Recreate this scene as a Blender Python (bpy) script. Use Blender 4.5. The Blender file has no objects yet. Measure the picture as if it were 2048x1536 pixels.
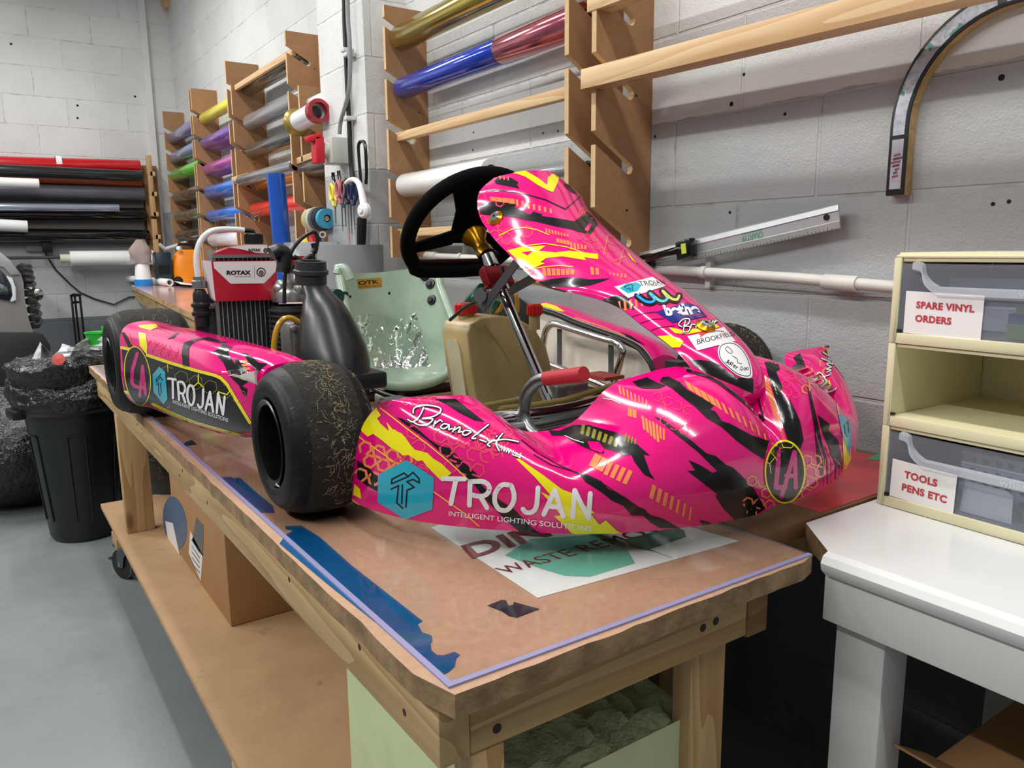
import bpy, bmesh, math, random
import numpy as np
from mathutils import Vector, Matrix
from mathutils.geometry import tessellate_polygon

random.seed(7)
sc = bpy.context.scene
PI = math.pi

# ------------------------------------------------------------------ camera
# room axes: X along the long block wall (+X toward the camera end), Y toward that wall, Z up, floor at Z = 0
CAM = np.array([0.0, 0.0, 1.25])
FPX = 1549.2                                   # focal length for a 2048 px wide frame
_pitch, _yaw, _roll = [math.radians(v) for v in (9.9065, 34.574, -0.5553)]
_h = np.array([-math.cos(_yaw), math.sin(_yaw), 0.0])
_up = np.array([0.0, 0.0, 1.0])
FW = _h * math.cos(_pitch) - _up * math.sin(_pitch)
_r = np.cross(_h, _up); _u = np.cross(_r, FW)
RT = _r * math.cos(_roll) + _u * math.sin(_roll)
UP = -_r * math.sin(_roll) + _u * math.cos(_roll)
cam_data = bpy.data.cameras.new('camera')
cam_data.sensor_width = 36.0
cam_data.sensor_fit = 'HORIZONTAL'
cam_data.lens = FPX / 2048 * 36.0
cam_data.clip_start = 0.02
cam = bpy.data.objects.new('camera', cam_data)
sc.collection.objects.link(cam)
m = Matrix.Identity(4)
for i in range(3):
    m[i][0], m[i][1], m[i][2], m[i][3] = RT[i], UP[i], -FW[i], CAM[i]
cam.matrix_world = m
sc.camera = cam

# ------------------------------------------------------------------ light and exposure
sc.view_settings.view_transform = 'Standard'
sc.view_settings.look = 'None'
sc.view_settings.exposure = 0.05
sc.view_settings.gamma = 1.0
sc.view_settings.use_curve_mapping = False
world = bpy.data.worlds.new('world'); sc.world = world
world.use_nodes = True
world.node_tree.nodes['Background'].inputs[0].default_value = (0.93, 0.97, 1.0, 1)
world.node_tree.nodes['Background'].inputs[1].default_value = 0.24

def area_light(name, loc, sx, sy, power, color=(1, 1, 1), rot=(0, 0, 0)):
    d = bpy.data.lights.new(name, 'AREA'); d.shape = 'RECTANGLE'
    d.size = sx; d.size_y = sy; d.energy = power; d.color = color
    o = bpy.data.objects.new(name, d); sc.collection.objects.link(o)
    o.location = loc; o.rotation_euler = rot
    return o
# fluorescent battens under the roof, running along the long wall
for i, (lx, ly, lw) in enumerate([(-0.9, 0.45, 25), (-2.9, 0.45, 28), (-5.2, 0.3, 46), (-0.9, -1.9, 66), (-3.2, -1.9, 70), (-5.8, -1.9, 70), (0.9, 0.3, 22)]):
    area_light('ceiling_tube_light', (lx, ly, 3.35), 1.7, 0.10, lw, (1.0, 0.985, 0.95))

# ------------------------------------------------------------------ survey helpers: where a sight line of the photo meets a plane of the room
def ray(px, py):
    return FW * FPX + RT * (px - 1024) - UP * (py - 768)
def P(px, py, ax, v):
    d = ray(px, py); i = 'xyz'.index(ax)
    return CAM + d * ((v - CAM[i]) / d[i])
def project(pts):
    q = np.asarray(pts, float) - CAM
    z = q @ FW
    return np.stack([1024 + FPX * (q @ RT) / z, 768 - FPX * (q @ UP) / z], -1), z

# ------------------------------------------------------------------ mesh builder
class MB:
    def __init__(s): s.v = []; s.f = []; s.m = []; s.sm = []
    def add(s, verts, faces, m=0, smooth=True):
        o = len(s.v); s.v += [tuple(map(float, q)) for q in verts]
        for f in faces: s.f.append(tuple(i + o for i in f)); s.m.append(m); s.sm.append(smooth)
        return s
    def box(s, x0, x1, y0, y1, z0, z1, m=0):
        c = [(x, y, z) for x in (x0, x1) for y in (y0, y1) for z in (z0, z1)]
        return s.add(c, [(0, 1, 3, 2), (4, 6, 7, 5), (0, 4, 5, 1), (2, 3, 7, 6), (0, 2, 6, 4), (1, 5, 7, 3)], m, False)
    def obox(s, c, a, b, d, m=0):
        c, a, b, d = [np.array(q, float) for q in (c, a, b, d)]
        vs = [c + i * a + j * b + k * d for i in (-1, 1) for j in (-1, 1) for k in (-1, 1)]
        return s.add(vs, [(0, 1, 3, 2), (4, 6, 7, 5), (0, 4, 5, 1), (2, 3, 7, 6), (0, 2, 6, 4), (1, 5, 7, 3)], m, False)
    def tube(s, path, r, seg=12, m=0, caps=True, closed=False):
        p = [np.array(q, float) for q in path]; n = len(p)
        rr = r if hasattr(r, '__len__') else [r] * n
        prev = None; rings = []
        for i in range(n):
            if closed: t = p[(i + 1) % n] - p[i - 1]
            else: t = p[min(i + 1, n - 1)] - p[max(i - 1, 0)]
            t = t / (np.linalg.norm(t) + 1e-12)
            if prev is None:
                g = np.array([0, 0, 1.0]) if abs(t[2]) < .9 else np.array([1.0, 0, 0])
            else: g = prev
            a = g - t * (g @ t); a /= np.linalg.norm(a) + 1e-12; prev = a
            b = np.cross(t, a)
            rings.append([p[i] + rr[i] * (math.cos(k * 2 * PI / seg) * a + math.sin(k * 2 * PI / seg) * b) for k in range(seg)])
        vs = [q for R in rings for q in R]; fs = []
        for i in range(n if closed else n - 1):
            j = (i + 1) % n
            for k in range(seg):
                l = (k + 1) % seg
                fs.append((i * seg + k, i * seg + l, j * seg + l, j * seg + k))
        if caps and not closed:
            fs.append(tuple(range(seg))[::-1]); fs.append(tuple((n - 1) * seg + k for k in range(seg)))
        return s.add(vs, fs, m)
    def lathe(s, prof, org, axis, seg=32, m=0, mats=None):
        # prof: (radius, height along axis)
        o = np.array(org, float); z = np.array(axis, float); z /= np.linalg.norm(z)
        g = np.array([0, 0, 1.0]) if abs(z[2]) < .9 else np.array([1.0, 0, 0])
        a = g - z * (g @ z); a /= np.linalg.norm(a); b = np.cross(z, a)
        vs = []
        for r, h in prof:
            for k in range(seg):
                t = 2 * PI * k / seg; vs.append(o + z * h + r * (math.cos(t) * a + math.sin(t) * b))
        for i in range(len(prof) - 1):
            fs = []
            for k in range(seg):
                l = (k + 1) % seg
                fs.append((i * seg + k, i * seg + l, (i + 1) * seg + l, (i + 1) * seg + k))
            mm = mats[i] if mats else m
            if i == 0: s.add(vs, fs, mm); base = len(s.v) - len(vs)
            else:
                for f in fs: s.f.append(tuple(q + base for q in f)); s.m.append(mm); s.sm.append(True)
        return s
    def cyl(s, p0, p1, r, seg=20, m=0, r2=None):
        p0 = np.array(p0, float); p1 = np.array(p1, float); L = np.linalg.norm(p1 - p0)
        r2 = r if r2 is None else r2
        return s.lathe([(1e-5, 0), (r, 0), (r2, L), (1e-5, L)], p0, p1 - p0, seg, m)
    def prism(s, poly, off, m=0, mside=None):
        # poly: list of 3D points (planar), off: extrusion vector
        n = len(poly); A = [np.array(q, float) for q in poly]; off = np.array(off, float)
        B = [q + off for q in A]
        nrm = sum(np.cross(A[i] - A[0], A[(i + 1) % n] - A[0]) for i in range(n))
        tri = tessellate_polygon([[Vector(q) for q in A]])
        vs = A + B; fs = []
        for t in tri:
            fs.append(tuple(t)); fs.append(tuple(i + n for i in reversed(t)))
        s.add(vs, fs, m, False); o = len(s.v) - 2 * n
        for i in range(n):
            j = (i + 1) % n
            s.f.append((o + i, o + j, o + j + n, o + i + n)); s.m.append(m if mside is None else mside); s.sm.append(False)
        return s
    def grid(s, G, m=0, closed_u=False, smooth=True):
        G = np.asarray(G, float); a, b = G.shape[:2]
        fs = []
        for i in range(a if closed_u else a - 1):
            k = (i + 1) % a
            for j in range(b - 1): fs.append((i * b + j, k * b + j, k * b + j + 1, i * b + j + 1))
        return s.add(G.reshape(-1, 3), fs, m, smooth)
    def ball(s, c, r, m=0, seg=16, sc3=(1, 1, 1)):
        vs = []; n = seg // 2
        for i in range(n + 1):
            t = PI * i / n
            for k in range(seg):
                q = 2 * PI * k / seg
                rr = max(math.sin(t), 1e-4)
                vs.append((c[0] + r * sc3[0] * rr * math.cos(q), c[1] + r * sc3[1] * rr * math.sin(q), c[2] + r * sc3[2] * math.cos(t)))
        fs = [(i * seg + k, (i + 1) * seg + k, (i + 1) * seg + (k + 1) % seg, i * seg + (k + 1) % seg) for i in range(n) for k in range(seg)]
        return s.add(vs, fs, m)
    def xform(s, fn): s.v = [tuple(map(float, fn(np.array(q)))) for q in s.v]; return s
    def build(s, name, mats, parent=None, bevel=0, angle=35, recalc=True, seg=2):
        me = bpy.data.meshes.new(name)
        me.from_pydata(s.v, [], s.f); me.update()
        if not isinstance(mats, (list, tuple)): mats = [mats]
        for q in mats: me.materials.append(q)
        me.polygons.foreach_set('material_index', s.m)
        if recalc or bevel:
            bm = bmesh.new(); bm.from_mesh(me)
            if bevel:
                bmesh.ops.remove_doubles(bm, verts=bm.verts, dist=1e-6)
                bmesh.ops.recalc_face_normals(bm, faces=bm.faces)
                ed = [e for e in bm.edges if len(e.link_faces) == 2 and e.calc_face_angle(0) > math.radians(50)]
                bmesh.ops.bevel(bm, geom=ed, offset=bevel, segments=seg, affect='EDGES', profile=.5, clamp_overlap=True)
            else: bmesh.ops.recalc_face_normals(bm, faces=bm.faces)
            bm.to_mesh(me); bm.free()
        me.polygons.foreach_set('use_smooth', [True] * len(me.polygons))
        me.set_sharp_from_angle(angle=math.radians(angle))
        o = bpy.data.objects.new(name, me); sc.collection.objects.link(o)
        if parent is not None: o.parent = parent
        return o

def tag(o, label, cat, group=None, kind=None):
    if label: o['label'] = label
    if cat: o['category'] = cat
    if group: o['group'] = group
    if kind: o['kind'] = kind
    return o
def thing(name, label, cat, loc=(0, 0, 0), rot=(0, 0, 0), group=None):
    o = bpy.data.objects.new(name, None); sc.collection.objects.link(o)
    o.location = loc; o.rotation_euler = rot; o.empty_display_size = .05
    return tag(o, label, cat, group)
def struct(o): o['kind'] = 'structure'; return o
def copy_tree(o, parent=None):
    c = o.copy(); sc.collection.objects.link(c)
    if parent is not None: c.parent = parent
    for ch in list(o.children): copy_tree(ch, c)
    return c

# ------------------------------------------------------------------ materials
def lin(c):
    if isinstance(c, str): c = [int(c[i:i + 2], 16) for i in (0, 2, 4)]
    c = [v / 255.0 for v in c]
    return tuple((v / 12.92 if v <= .04045 else ((v + .055) / 1.055) ** 2.4) for v in c) + (1.0,)
class NT:
    def __init__(s, name):
        s.mat = bpy.data.materials.new(name); s.mat.use_nodes = True
        s.t = s.mat.node_tree; s.b = s.t.nodes['Principled BSDF']; s.out = s.t.nodes['Material Output']
    def n(s, typ, **kw):
        q = s.t.nodes.new(typ)
        for k, v in kw.items(): setattr(q, k, v)
        return q
    def l(s, a, b): s.t.links.new(a, b)
    def set(s, **kw):
        for k, v in kw.items():
            s.b.inputs[k.replace('_', ' ')].default_value = v
    def math(s, op, a, b=None, clamp=False):
        q = s.n('ShaderNodeMath', operation=op); q.use_clamp = clamp
        for i, x in enumerate((a, b)):
            if x is None: continue
            if isinstance(x, (int, float)): q.inputs[i].default_value = x
            else: s.l(x, q.inputs[i])
        return q.outputs[0]
    def mix(s, fac, c1, c2, blend='MIX'):
        q = s.n('ShaderNodeMix', data_type='RGBA', blend_type=blend)
        if isinstance(fac, (int, float)): q.inputs[0].default_value = fac
        else: s.l(fac, q.inputs[0])
        for i, c in ((6, c1), (7, c2)):
            if isinstance(c, tuple): q.inputs[i].default_value = c
            else: s.l(c, q.inputs[i])
        return q.outputs[2]
    def ramp(s, fac, stops):
        q = s.n('ShaderNodeValToRGB'); cr = q.color_ramp
        while len(cr.elements) < len(stops): cr.elements.new(.5)
        for e, (p, c) in zip(cr.elements, stops): e.position = p; e.color = c if len(c) == 4 else tuple(c) + (1,)
        s.l(fac, q.inputs[0]); return q.outputs[0]
    def coord(s, kind='Object', scale=(1, 1, 1)):
        tc = s.n('ShaderNodeTexCoord'); mp = s.n('ShaderNodeMapping'); mp.inputs['Scale'].default_value = scale
        s.l(tc.outputs[kind], mp.inputs[0]); return mp.outputs[0]
    def world(s, scale=(1, 1, 1), loc=(0, 0, 0)):
        g = s.n('ShaderNodeNewGeometry'); mp = s.n('ShaderNodeMapping'); mp.inputs['Scale'].default_value = scale; mp.inputs['Location'].default_value = loc
        s.l(g.outputs['Position'], mp.inputs[0]); return mp.outputs[0]
    def noise(s, vec, scale, detail=3, rough=.5, out=0):
        q = s.n('ShaderNodeTexNoise'); q.inputs['Scale'].default_value = scale; q.inputs['Detail'].default_value = detail; q.inputs['Roughness'].default_value = rough
        s.l(vec, q.inputs['Vector']); return q.outputs[out]
    def bump(s, h, strength=.3, dist=.01):
        q = s.n('ShaderNodeBump'); q.inputs['Strength'].default_value = strength; q.inputs['Distance'].default_value = dist
        s.l(h, q.inputs['Height']); s.l(q.outputs[0], s.b.inputs['Normal'])
_mc = {}
def mat(name, rgb, rough=.5, metal=0, coat=0, spec=.5, var=0, vscale=8, bump=0, bscale=60, alpha=1, trans=0, sub=0, crough=.05, aniso=0):
    if name in _mc: return _mc[name]
    t = NT(name); c = lin(rgb)
    t.set(Roughness=rough, Metallic=metal, Coat_Weight=coat, Coat_Roughness=crough, Specular_IOR_Level=spec, Alpha=alpha, Transmission_Weight=trans)
    vec = t.coord()
    n = t.noise(vec, vscale, 4)
    k = max(var, .02)
    d = tuple(x * (1 - k) for x in c[:3]) + (1,); e = tuple(min(1, x * (1 + k)) for x in c[:3]) + (1,)
    t.l(t.ramp(n, [(.3, d), (.7, e)]), t.b.inputs['Base Color'])
    if bump: t.bump(t.noise(vec, bscale, 3), bump, .004)
    if sub: t.set(Subsurface_Weight=sub); t.b.inputs['Subsurface Radius'].default_value = (.02, .015, .01)
    _mc[name] = t.mat; return t.mat
def wood(name, light, dark, axis=0, ring=14, rough=.55, knots=True):
    if name in _mc: return _mc[name]
    t = NT(name); sc3 = [6, 6, 6]; sc3[axis] = .35
    vec = t.coord('Object', tuple(sc3))
    n1 = t.noise(vec, 1.6, 2); n2 = t.noise(vec, ring, 4, .6)
    w = t.math('FRACT', t.math('MULTIPLY', n1, 9.0))
    g = t.math('ADD', t.math('MULTIPLY', w, .5), t.math('MULTIPLY', n2, .6), True)
    col = t.ramp(g, [(.2, lin(light)), (.85, lin(dark))])
    if knots:
        vk = t.coord('Object', tuple(3.2 if i == axis else 9 for i in range(3)))
        v = t.n('ShaderNodeTexVoronoi'); v.inputs['Scale'].default_value = 1.0; t.l(vk, v.inputs['Vector'])
        kf = t.ramp(v.outputs['Distance'], [(.06, (1, 1, 1)), (.16, (0, 0, 0))])
        col = t.mix(t.math('MULTIPLY', kf, .75), col, lin('5a3a1e'))
    t.l(col, t.b.inputs['Base Color']); t.set(Roughness=rough)
    t.bump(n2, .08, .002)
    _mc[name] = t.mat; return t.mat

M_mdf = mat('mdf_board', '9c7450', .75, var=.07, vscale=40)
M_mdfedge = mat('mdf_sawn_edge', 'cfae82', .8, var=.08, vscale=60)
M_pine_x = wood('planed_pine', 'e3c59a', 'c79f6c', 0)
M_pine_y = wood('planed_pine_crosswise', 'c9a777', 'a57d4e', 1)
M_pine_z = wood('planed_pine_upright', 'cfae7e', 'ab8354', 2)
M_black = mat('black_plastic', '16171a', .35, var=.1)
M_matblack = mat('matt_black', '0e0e0f', .8, var=.1)
M_chrome = mat('chrome', 'dcdcdc', .12, 1)
M_steel = mat('dull_steel', '9a9c9e', .35, 1, var=.15)
M_alu = mat('cast_aluminium', 'a8a9a6', .45, .9, var=.25, vscale=25, bump=.15)
M_white = mat('white_plastic', 'eceded', .3)
M_paper = mat('white_paper', 'f0efec', .7)
M_grey = mat('grey_plastic', '7f8488', .4)
M_dkgrey = mat('dark_grey_plastic', '3a3c3f', .45)
M_rubber = mat('rubber', '101011', .55, var=.15, vscale=20)
M_cable_b = mat('black_cable', '121213', .4)
M_red = mat('red_plastic', 'c8102a', .35)

def text_mesh(s, bold=0, align='LEFT', spacing=1.0, res=4):
    cu = bpy.data.curves.new('tmp_text', 'FONT'); cu.body = s; cu.size = 1; cu.offset = bold; cu.resolution_u = res
    cu.space_character = spacing
    ob = bpy.data.objects.new('tmp_text', cu); sc.collection.objects.link(ob)
    dg = bpy.context.evaluated_depsgraph_get(); me = ob.evaluated_get(dg).to_mesh()
    V = np.array([v.co[:2] for v in me.vertices]) if len(me.vertices) else np.zeros((0, 2))
    F_ = [tuple(p.vertices) for p in me.polygons]
    ob.evaluated_get(dg).to_mesh_clear(); bpy.data.objects.remove(ob); bpy.data.curves.remove(cu)
    lo, hi = V.min(0), V.max(0)
    return (V - lo) / (hi - lo), F_, (hi - lo)
# ------------------------------------------------------------------ room shell
def block_wall(name, along):
    """painted concrete blocks: white above a course line, grey below, darker skirting band"""
    t = NT(name)
    g = t.n('ShaderNodeNewGeometry'); sp = t.n('ShaderNodeSeparateXYZ'); t.l(g.outputs['Position'], sp.inputs[0])
    X, Y, Z = sp.outputs
    H = {'x': X, 'y': Y}[along]
    rowh, bw, z0 = .2225, .44, 1.58
    off = 1.095 if along == 'x' else .10
    cb = t.n('ShaderNodeCombineXYZ')
    t.l(t.math('ADD', H, off + 20 * bw), cb.inputs[0]); t.l(t.math('SUBTRACT', Z, z0 - 12 * rowh + (0 if along == 'x' else 0)), cb.inputs[1])
    wob = t.noise(g.outputs['Position'], 14, 3, .6)
    br = t.n('ShaderNodeTexBrick'); t.l(cb.outputs[0], br.inputs['Vector'])
    br.offset = .5; br.offset_frequency = 2; br.squash = 1
    br.inputs['Scale'].default_value = 1; br.inputs['Brick Width'].default_value = bw; br.inputs['Row Height'].default_value = rowh
    br.inputs['Mortar Size'].default_value = .0055; br.inputs['Mortar Smooth'].default_value = .5
    br.inputs['Color1'].default_value = (1, 1, 1, 1); br.inputs['Color2'].default_value = (.93, .93, .94, 1); br.inputs['Mortar'].default_value = (1, 1, 1, 1)
    fac = br.outputs['Fac']
    fine = t.noise(g.outputs['Position'], 170, 4, .65)
    mid = t.noise(g.outputs['Position'], 38, 4, .6)
    big = t.noise(g.outputs['Position'], 2.2, 3)
    zz = t.math('ADD', Z, t.math('MULTIPLY', t.math('SUBTRACT', wob, .5), .03))
    up = t.math('GREATER_THAN', zz, 1.583)
    low = t.math('LESS_THAN', Z, .72)
    white = t.ramp(big, [(.3, lin('d3d4d1')), (.7, lin('e2e3e2'))])
    grey = t.ramp(big, [(.3, lin('a9adaf')), (.7, lin('b8bbbc'))])
    dark = t.ramp(big, [(.3, lin('5c6066')), (.7, lin('686c72'))])
    col = t.mix(up, grey, white); col = t.mix(low, col, dark)
    col = t.mix(1.0, col, br.outputs['Color'], 'MULTIPLY')
    # chipped dark specks and drill marks
    sp1 = t.ramp(mid, [(.70, (0, 0, 0)), (.76, (1, 1, 1))])
    col = t.mix(t.math('MULTIPLY', sp1, .25), col, lin('8d8f8f'))
    crack = t.math('MULTIPLY', fac, t.ramp(wob, [(.5, (0, 0, 0)), (.72, (1, 1, 1))]))
    col = t.mix(t.math('MULTIPLY', crack, .55), col, lin('77797a'))
    t.l(col, t.b.inputs['Base Color']); t.set(Roughness=.62)
    h = t.math('ADD', t.math('MULTIPLY', fac, -.9), t.math('ADD', t.math('MULTIPLY', fine, .5), t.math('MULTIPLY', mid, .6)))
    t.bump(h, .55, .008)
    return t.mat
M_wall_x = block_wall('painted_block_wall', 'x')
M_wall_y = block_wall('painted_block_wall_end', 'y')
WALLY, FARX = 1.60, -7.40
struct(MB().box(FARX - .2, 1.6, WALLY, WALLY + .2, 0, 3.9).build('wall_right', M_wall_x))
struct(MB().box(FARX - .2, FARX, -4.5, WALLY, 0, 3.9).build('wall_back', M_wall_y))
# block pier standing out from the long wall
pb = MB(); pb.box(-3.56, -3.07, 1.405, WALLY + .001, 0, 3.9)
pb.f = pb.f; o = pb.build('trim_1', [M_wall_x, M_wall_y]); struct(o)
for p_ in o.data.polygons:
    if abs(p_.normal.x) > .5: p_.material_index = 1
# narrow white boxing in the far corner
struct(MB().box(FARX, FARX + .05, P(286, 60, 'x', FARX + .05)[1] - .02, P(286, 60, 'x', FARX + .05)[1] + .03, .0, 3.9).build('trim_2', mat('white_paint', 'dcdddc', .5)))
struct(MB().box(FARX, FARX + .12, P(330, 8, 'x', FARX + .12)[1], WALLY, P(336, 13, 'x', FARX + .12)[2], P(336, 13, 'x', FARX + .12)[2] + .2).build('trim_3', M_pine_x))
# floor: grey painted concrete
t = NT('grey_floor_paint')
v = t.world()
n1 = t.noise(v, 1.3, 3); n2 = t.noise(v, 60, 3, .6); n3 = t.noise(v, 9, 5, .7)
c = t.ramp(n1, [(.3, lin('73787b')), (.7, lin('7f8487'))])
c = t.mix(t.math('MULTIPLY', t.ramp(n3, [(.66, (0, 0, 0)), (.74, (1, 1, 1))]), .35), c, lin('585d60'))
c = t.mix(t.ramp(t.noise(v, 23, 2), [(.80, (0, 0, 0)), (.82, (1, 1, 1))]), c, lin('dfe3e4'))
t.l(c, t.b.inputs['Base Color'])
t.l(t.ramp(n3, [(.3, (.28,) * 3), (.7, (.5,) * 3)]), t.b.inputs['Roughness'])
t.bump(n2, .12, .003)
struct(MB().box(FARX - .2, 1.6, -4.5, WALLY + .2, -.1, 0).build('floor', t.mat))

# drill holes in the wall: small dark plugs
# ------------------------------------------------------------------ slotted MDF racks on the long wall
def rack_board(X, ztop, zbot, slots, label, depth=.195, th=.018, group='slotted rack boards', drop=.055, reach=.105, sw=.036, yback=WALLY):
    """side board with slanting slots; slots = heights of slot mouths (upper lip) at the front edge"""
    yf = yback - depth
    pts = [(yback - .001, ztop), (yf, ztop)]
    for zs in slots:
        a = (yf, zs); n = 5
        pts.append(a)
        dy, dz = reach, -drop; L = math.hypot(dy, dz); ux, uz = dy / L, dz / L; nx, nz = -uz, ux
        hw = sw * .5 * ux * 1.0
        cx, cz = yf + dy, zs - drop - hw / ux * .0 - sw * .5
        for k in range(n + 1):
            an = PI / 2 - PI * k / n
            pts.append((cx + hw * (math.cos(an) * ux + math.sin(an) * nx), cz + hw * (math.cos(an) * uz + math.sin(an) * nz)))
        pts.append((yf, zs - sw))
    pts += [(yf, zbot), (yback - .001, zbot)]
    mb = MB().prism([(X, y, z) for y, z in pts], (th, 0, 0), 0, 1)
    o = mb.build('rack_board', [M_mdf, M_mdfedge], bevel=0)
    for q in range(4):
        hy, hz = yf + depth * random.uniform(.55, .9), zbot + (ztop - zbot) * (q + .4) / 4
        MB().cyl((X + th, hy, hz), (X + th + .0008, hy, hz), .0035, 8).build('screw_hole', M_matblack, o)
    tag(o, label, 'rack board', group)
    return o
Z0 = 1.25
RB = {}
RB['A'] = rack_board(-2.921, Z0 + .932, Z0 - .03, [Z0 + .889, Z0 + .696, Z0 + .508, Z0 + .316, Z0 + .13], 'slotted MDF rack board right of the pier, behind the black steering wheel', .182)
RB['B1'] = rack_board(-1.762, Z0 + 1.2, Z0 - .03, [Z0 + .9, Z0 + .712, Z0 + .52, Z0 + .313, Z0 + .10], 'slotted MDF rack board ending the blue and pink rolls, left of the wider board', .2, drop=.075, reach=.12)
RB['B2'] = rack_board(-1.642, Z0 + 1.2, Z0 - .02, [Z0 + .86, Z0 + .69, Z0 + .502, Z0 + .306, Z0 + .108], 'wide slotted MDF rack board carrying the end of the long pine beam', .205, drop=.075, reach=.12)
RB['L4'] = rack_board(-3.935, Z0 + 1.057, Z0 - .02, [Z0 + .992, Z0 + .812, Z0 + .62, Z0 + .43, Z0 + .24], 'slotted MDF rack board left of the pier with an upright timber against it', .22)
RB['L3'] = rack_board(-5.08, Z0 + 1.138, Z0 - .15, [Z0 + 1.013, Z0 + .815, Z0 + .655, Z0 + .46, Z0 + .27], 'slotted MDF rack board third from the far corner, tallest behind the yellow roll', .2)
RB['L2'] = rack_board(-6.13, Z0 + 1.147, Z0 - .15, [Z0 + 1.002, Z0 + .835, Z0 + .671, Z0 + .47, Z0 + .28, Z0 + .1], 'slotted MDF rack board second from the far corner, holding the yellow roll', .18)
RB['L1'] = rack_board(-7.13, Z0 + 1.143, Z0 - .15, [Z0 + 1.017, Z0 + .845, Z0 + .676, Z0 + .5, Z0 + .33, Z0 + .15], 'slotted MDF rack board nearest the far corner of the room', .165)

RB['L2b'] = rack_board(-6.07, Z0 + 1.147, Z0 - .15, [Z0 + 1.002, Z0 + .835, Z0 + .671, Z0 + .47, Z0 + .28, Z0 + .1], 'second slotted board set close beside the one holding the yellow roll', .18)
RB['L3b'] = rack_board(-4.99, Z0 + .985, Z0 - .15, [Z0 + .815, Z0 + .655, Z0 + .46, Z0 + .27], 'shorter slotted board doubled up beside the third board from the corner', .2)
RB['L4b'] = rack_board(-3.845, Z0 + .79, Z0 - .02, [Z0 + .62, Z0 + .43, Z0 + .24], 'shorter slotted board doubled up behind the tape rolls near the pier', .2)
def film(name, rgb, rough=.25, metal=0, coat=.6):
    return mat('film_' + name, rgb, rough, metal, coat, var=.05, vscale=5)
def roll(px, py, xref, x1, r, m, label, name='vinyl_roll', core=True, group='film rolls in the wall racks', tail=False, y=None, yend=None, zend=None):
    a = P(px, py, 'x', xref) if y is None else P(px, py, 'y', y)
    if y is not None: a[0] = xref
    a[1] = min(a[1], WALLY - r - .004)
    b = np.array([x1, a[1] if yend is None else yend, a[2] if zend is None else zend])
    root = thing(name, label, 'film roll', tuple(a), group=group)
    b = b - a
    mb = MB(); n = 28
    d = b / np.linalg.norm(b); L = np.linalg.norm(b)
    mb.lathe([(r * .55, 0.0), (r * .97, 0.0), (r, .003), (r, L - .003), (r * .97, L), (r * .55, L)], (0, 0, 0), d, n)
    if tail:
        mb.add([(0.06, -r * .2, -r * .98), (L * .92, -r * .2, -r * .98), (L * .8, r * .9, -r * 1.5), (.12, r * .9, -r * 1.45)], [(0, 1, 2, 3)])
    mb.build('film_wrap', m, root, recalc=not tail)
    if core:
        c = MB().lathe([(r * .45, .004), (r * .55, .001), (r * .55, .02), (r * .45, .02), (r * .45, .004)], (0, 0, 0), d, 20)
        c.lathe([(1e-4, .03), (r * .45, .03)], (0, 0, 0), d, 20, 1)
        c.build('cardboard_core', [mat('cardboard_tube', 'b89a70', .8), M_matblack], root)
    return root
# right bay
roll(795, 80, -2.88, -1.79, .048, film('gold', 'b8a24a', .16, .85, .3), 'mirror gold film roll, topmost in the right rack bay', y=1.475)
rb = roll(798, 180, -2.88, -2.18, .042, film('blue', '1038b4', .16, .35, .8), 'glossy royal blue film roll joined end to end with the metallic pink one', y=1.475)
roll(948, 122, -2.175, -1.765, .045, film('rose', 'b5606e', .16, .8, .4), 'metallic rose pink film roll right of the royal blue roll', y=1.475)
roll(806, 372, -2.88, -2.25, .046, film('white', 'f1f1ef', .22), 'thick white film roll behind the black steering wheel', y=1.475)
roll(1100, 345, -2.24, -1.765, .019, film('grey_tube', '777c80', .35), 'thin grey tube running in behind the top of the pink panel', y=1.49, core=False)
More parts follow.
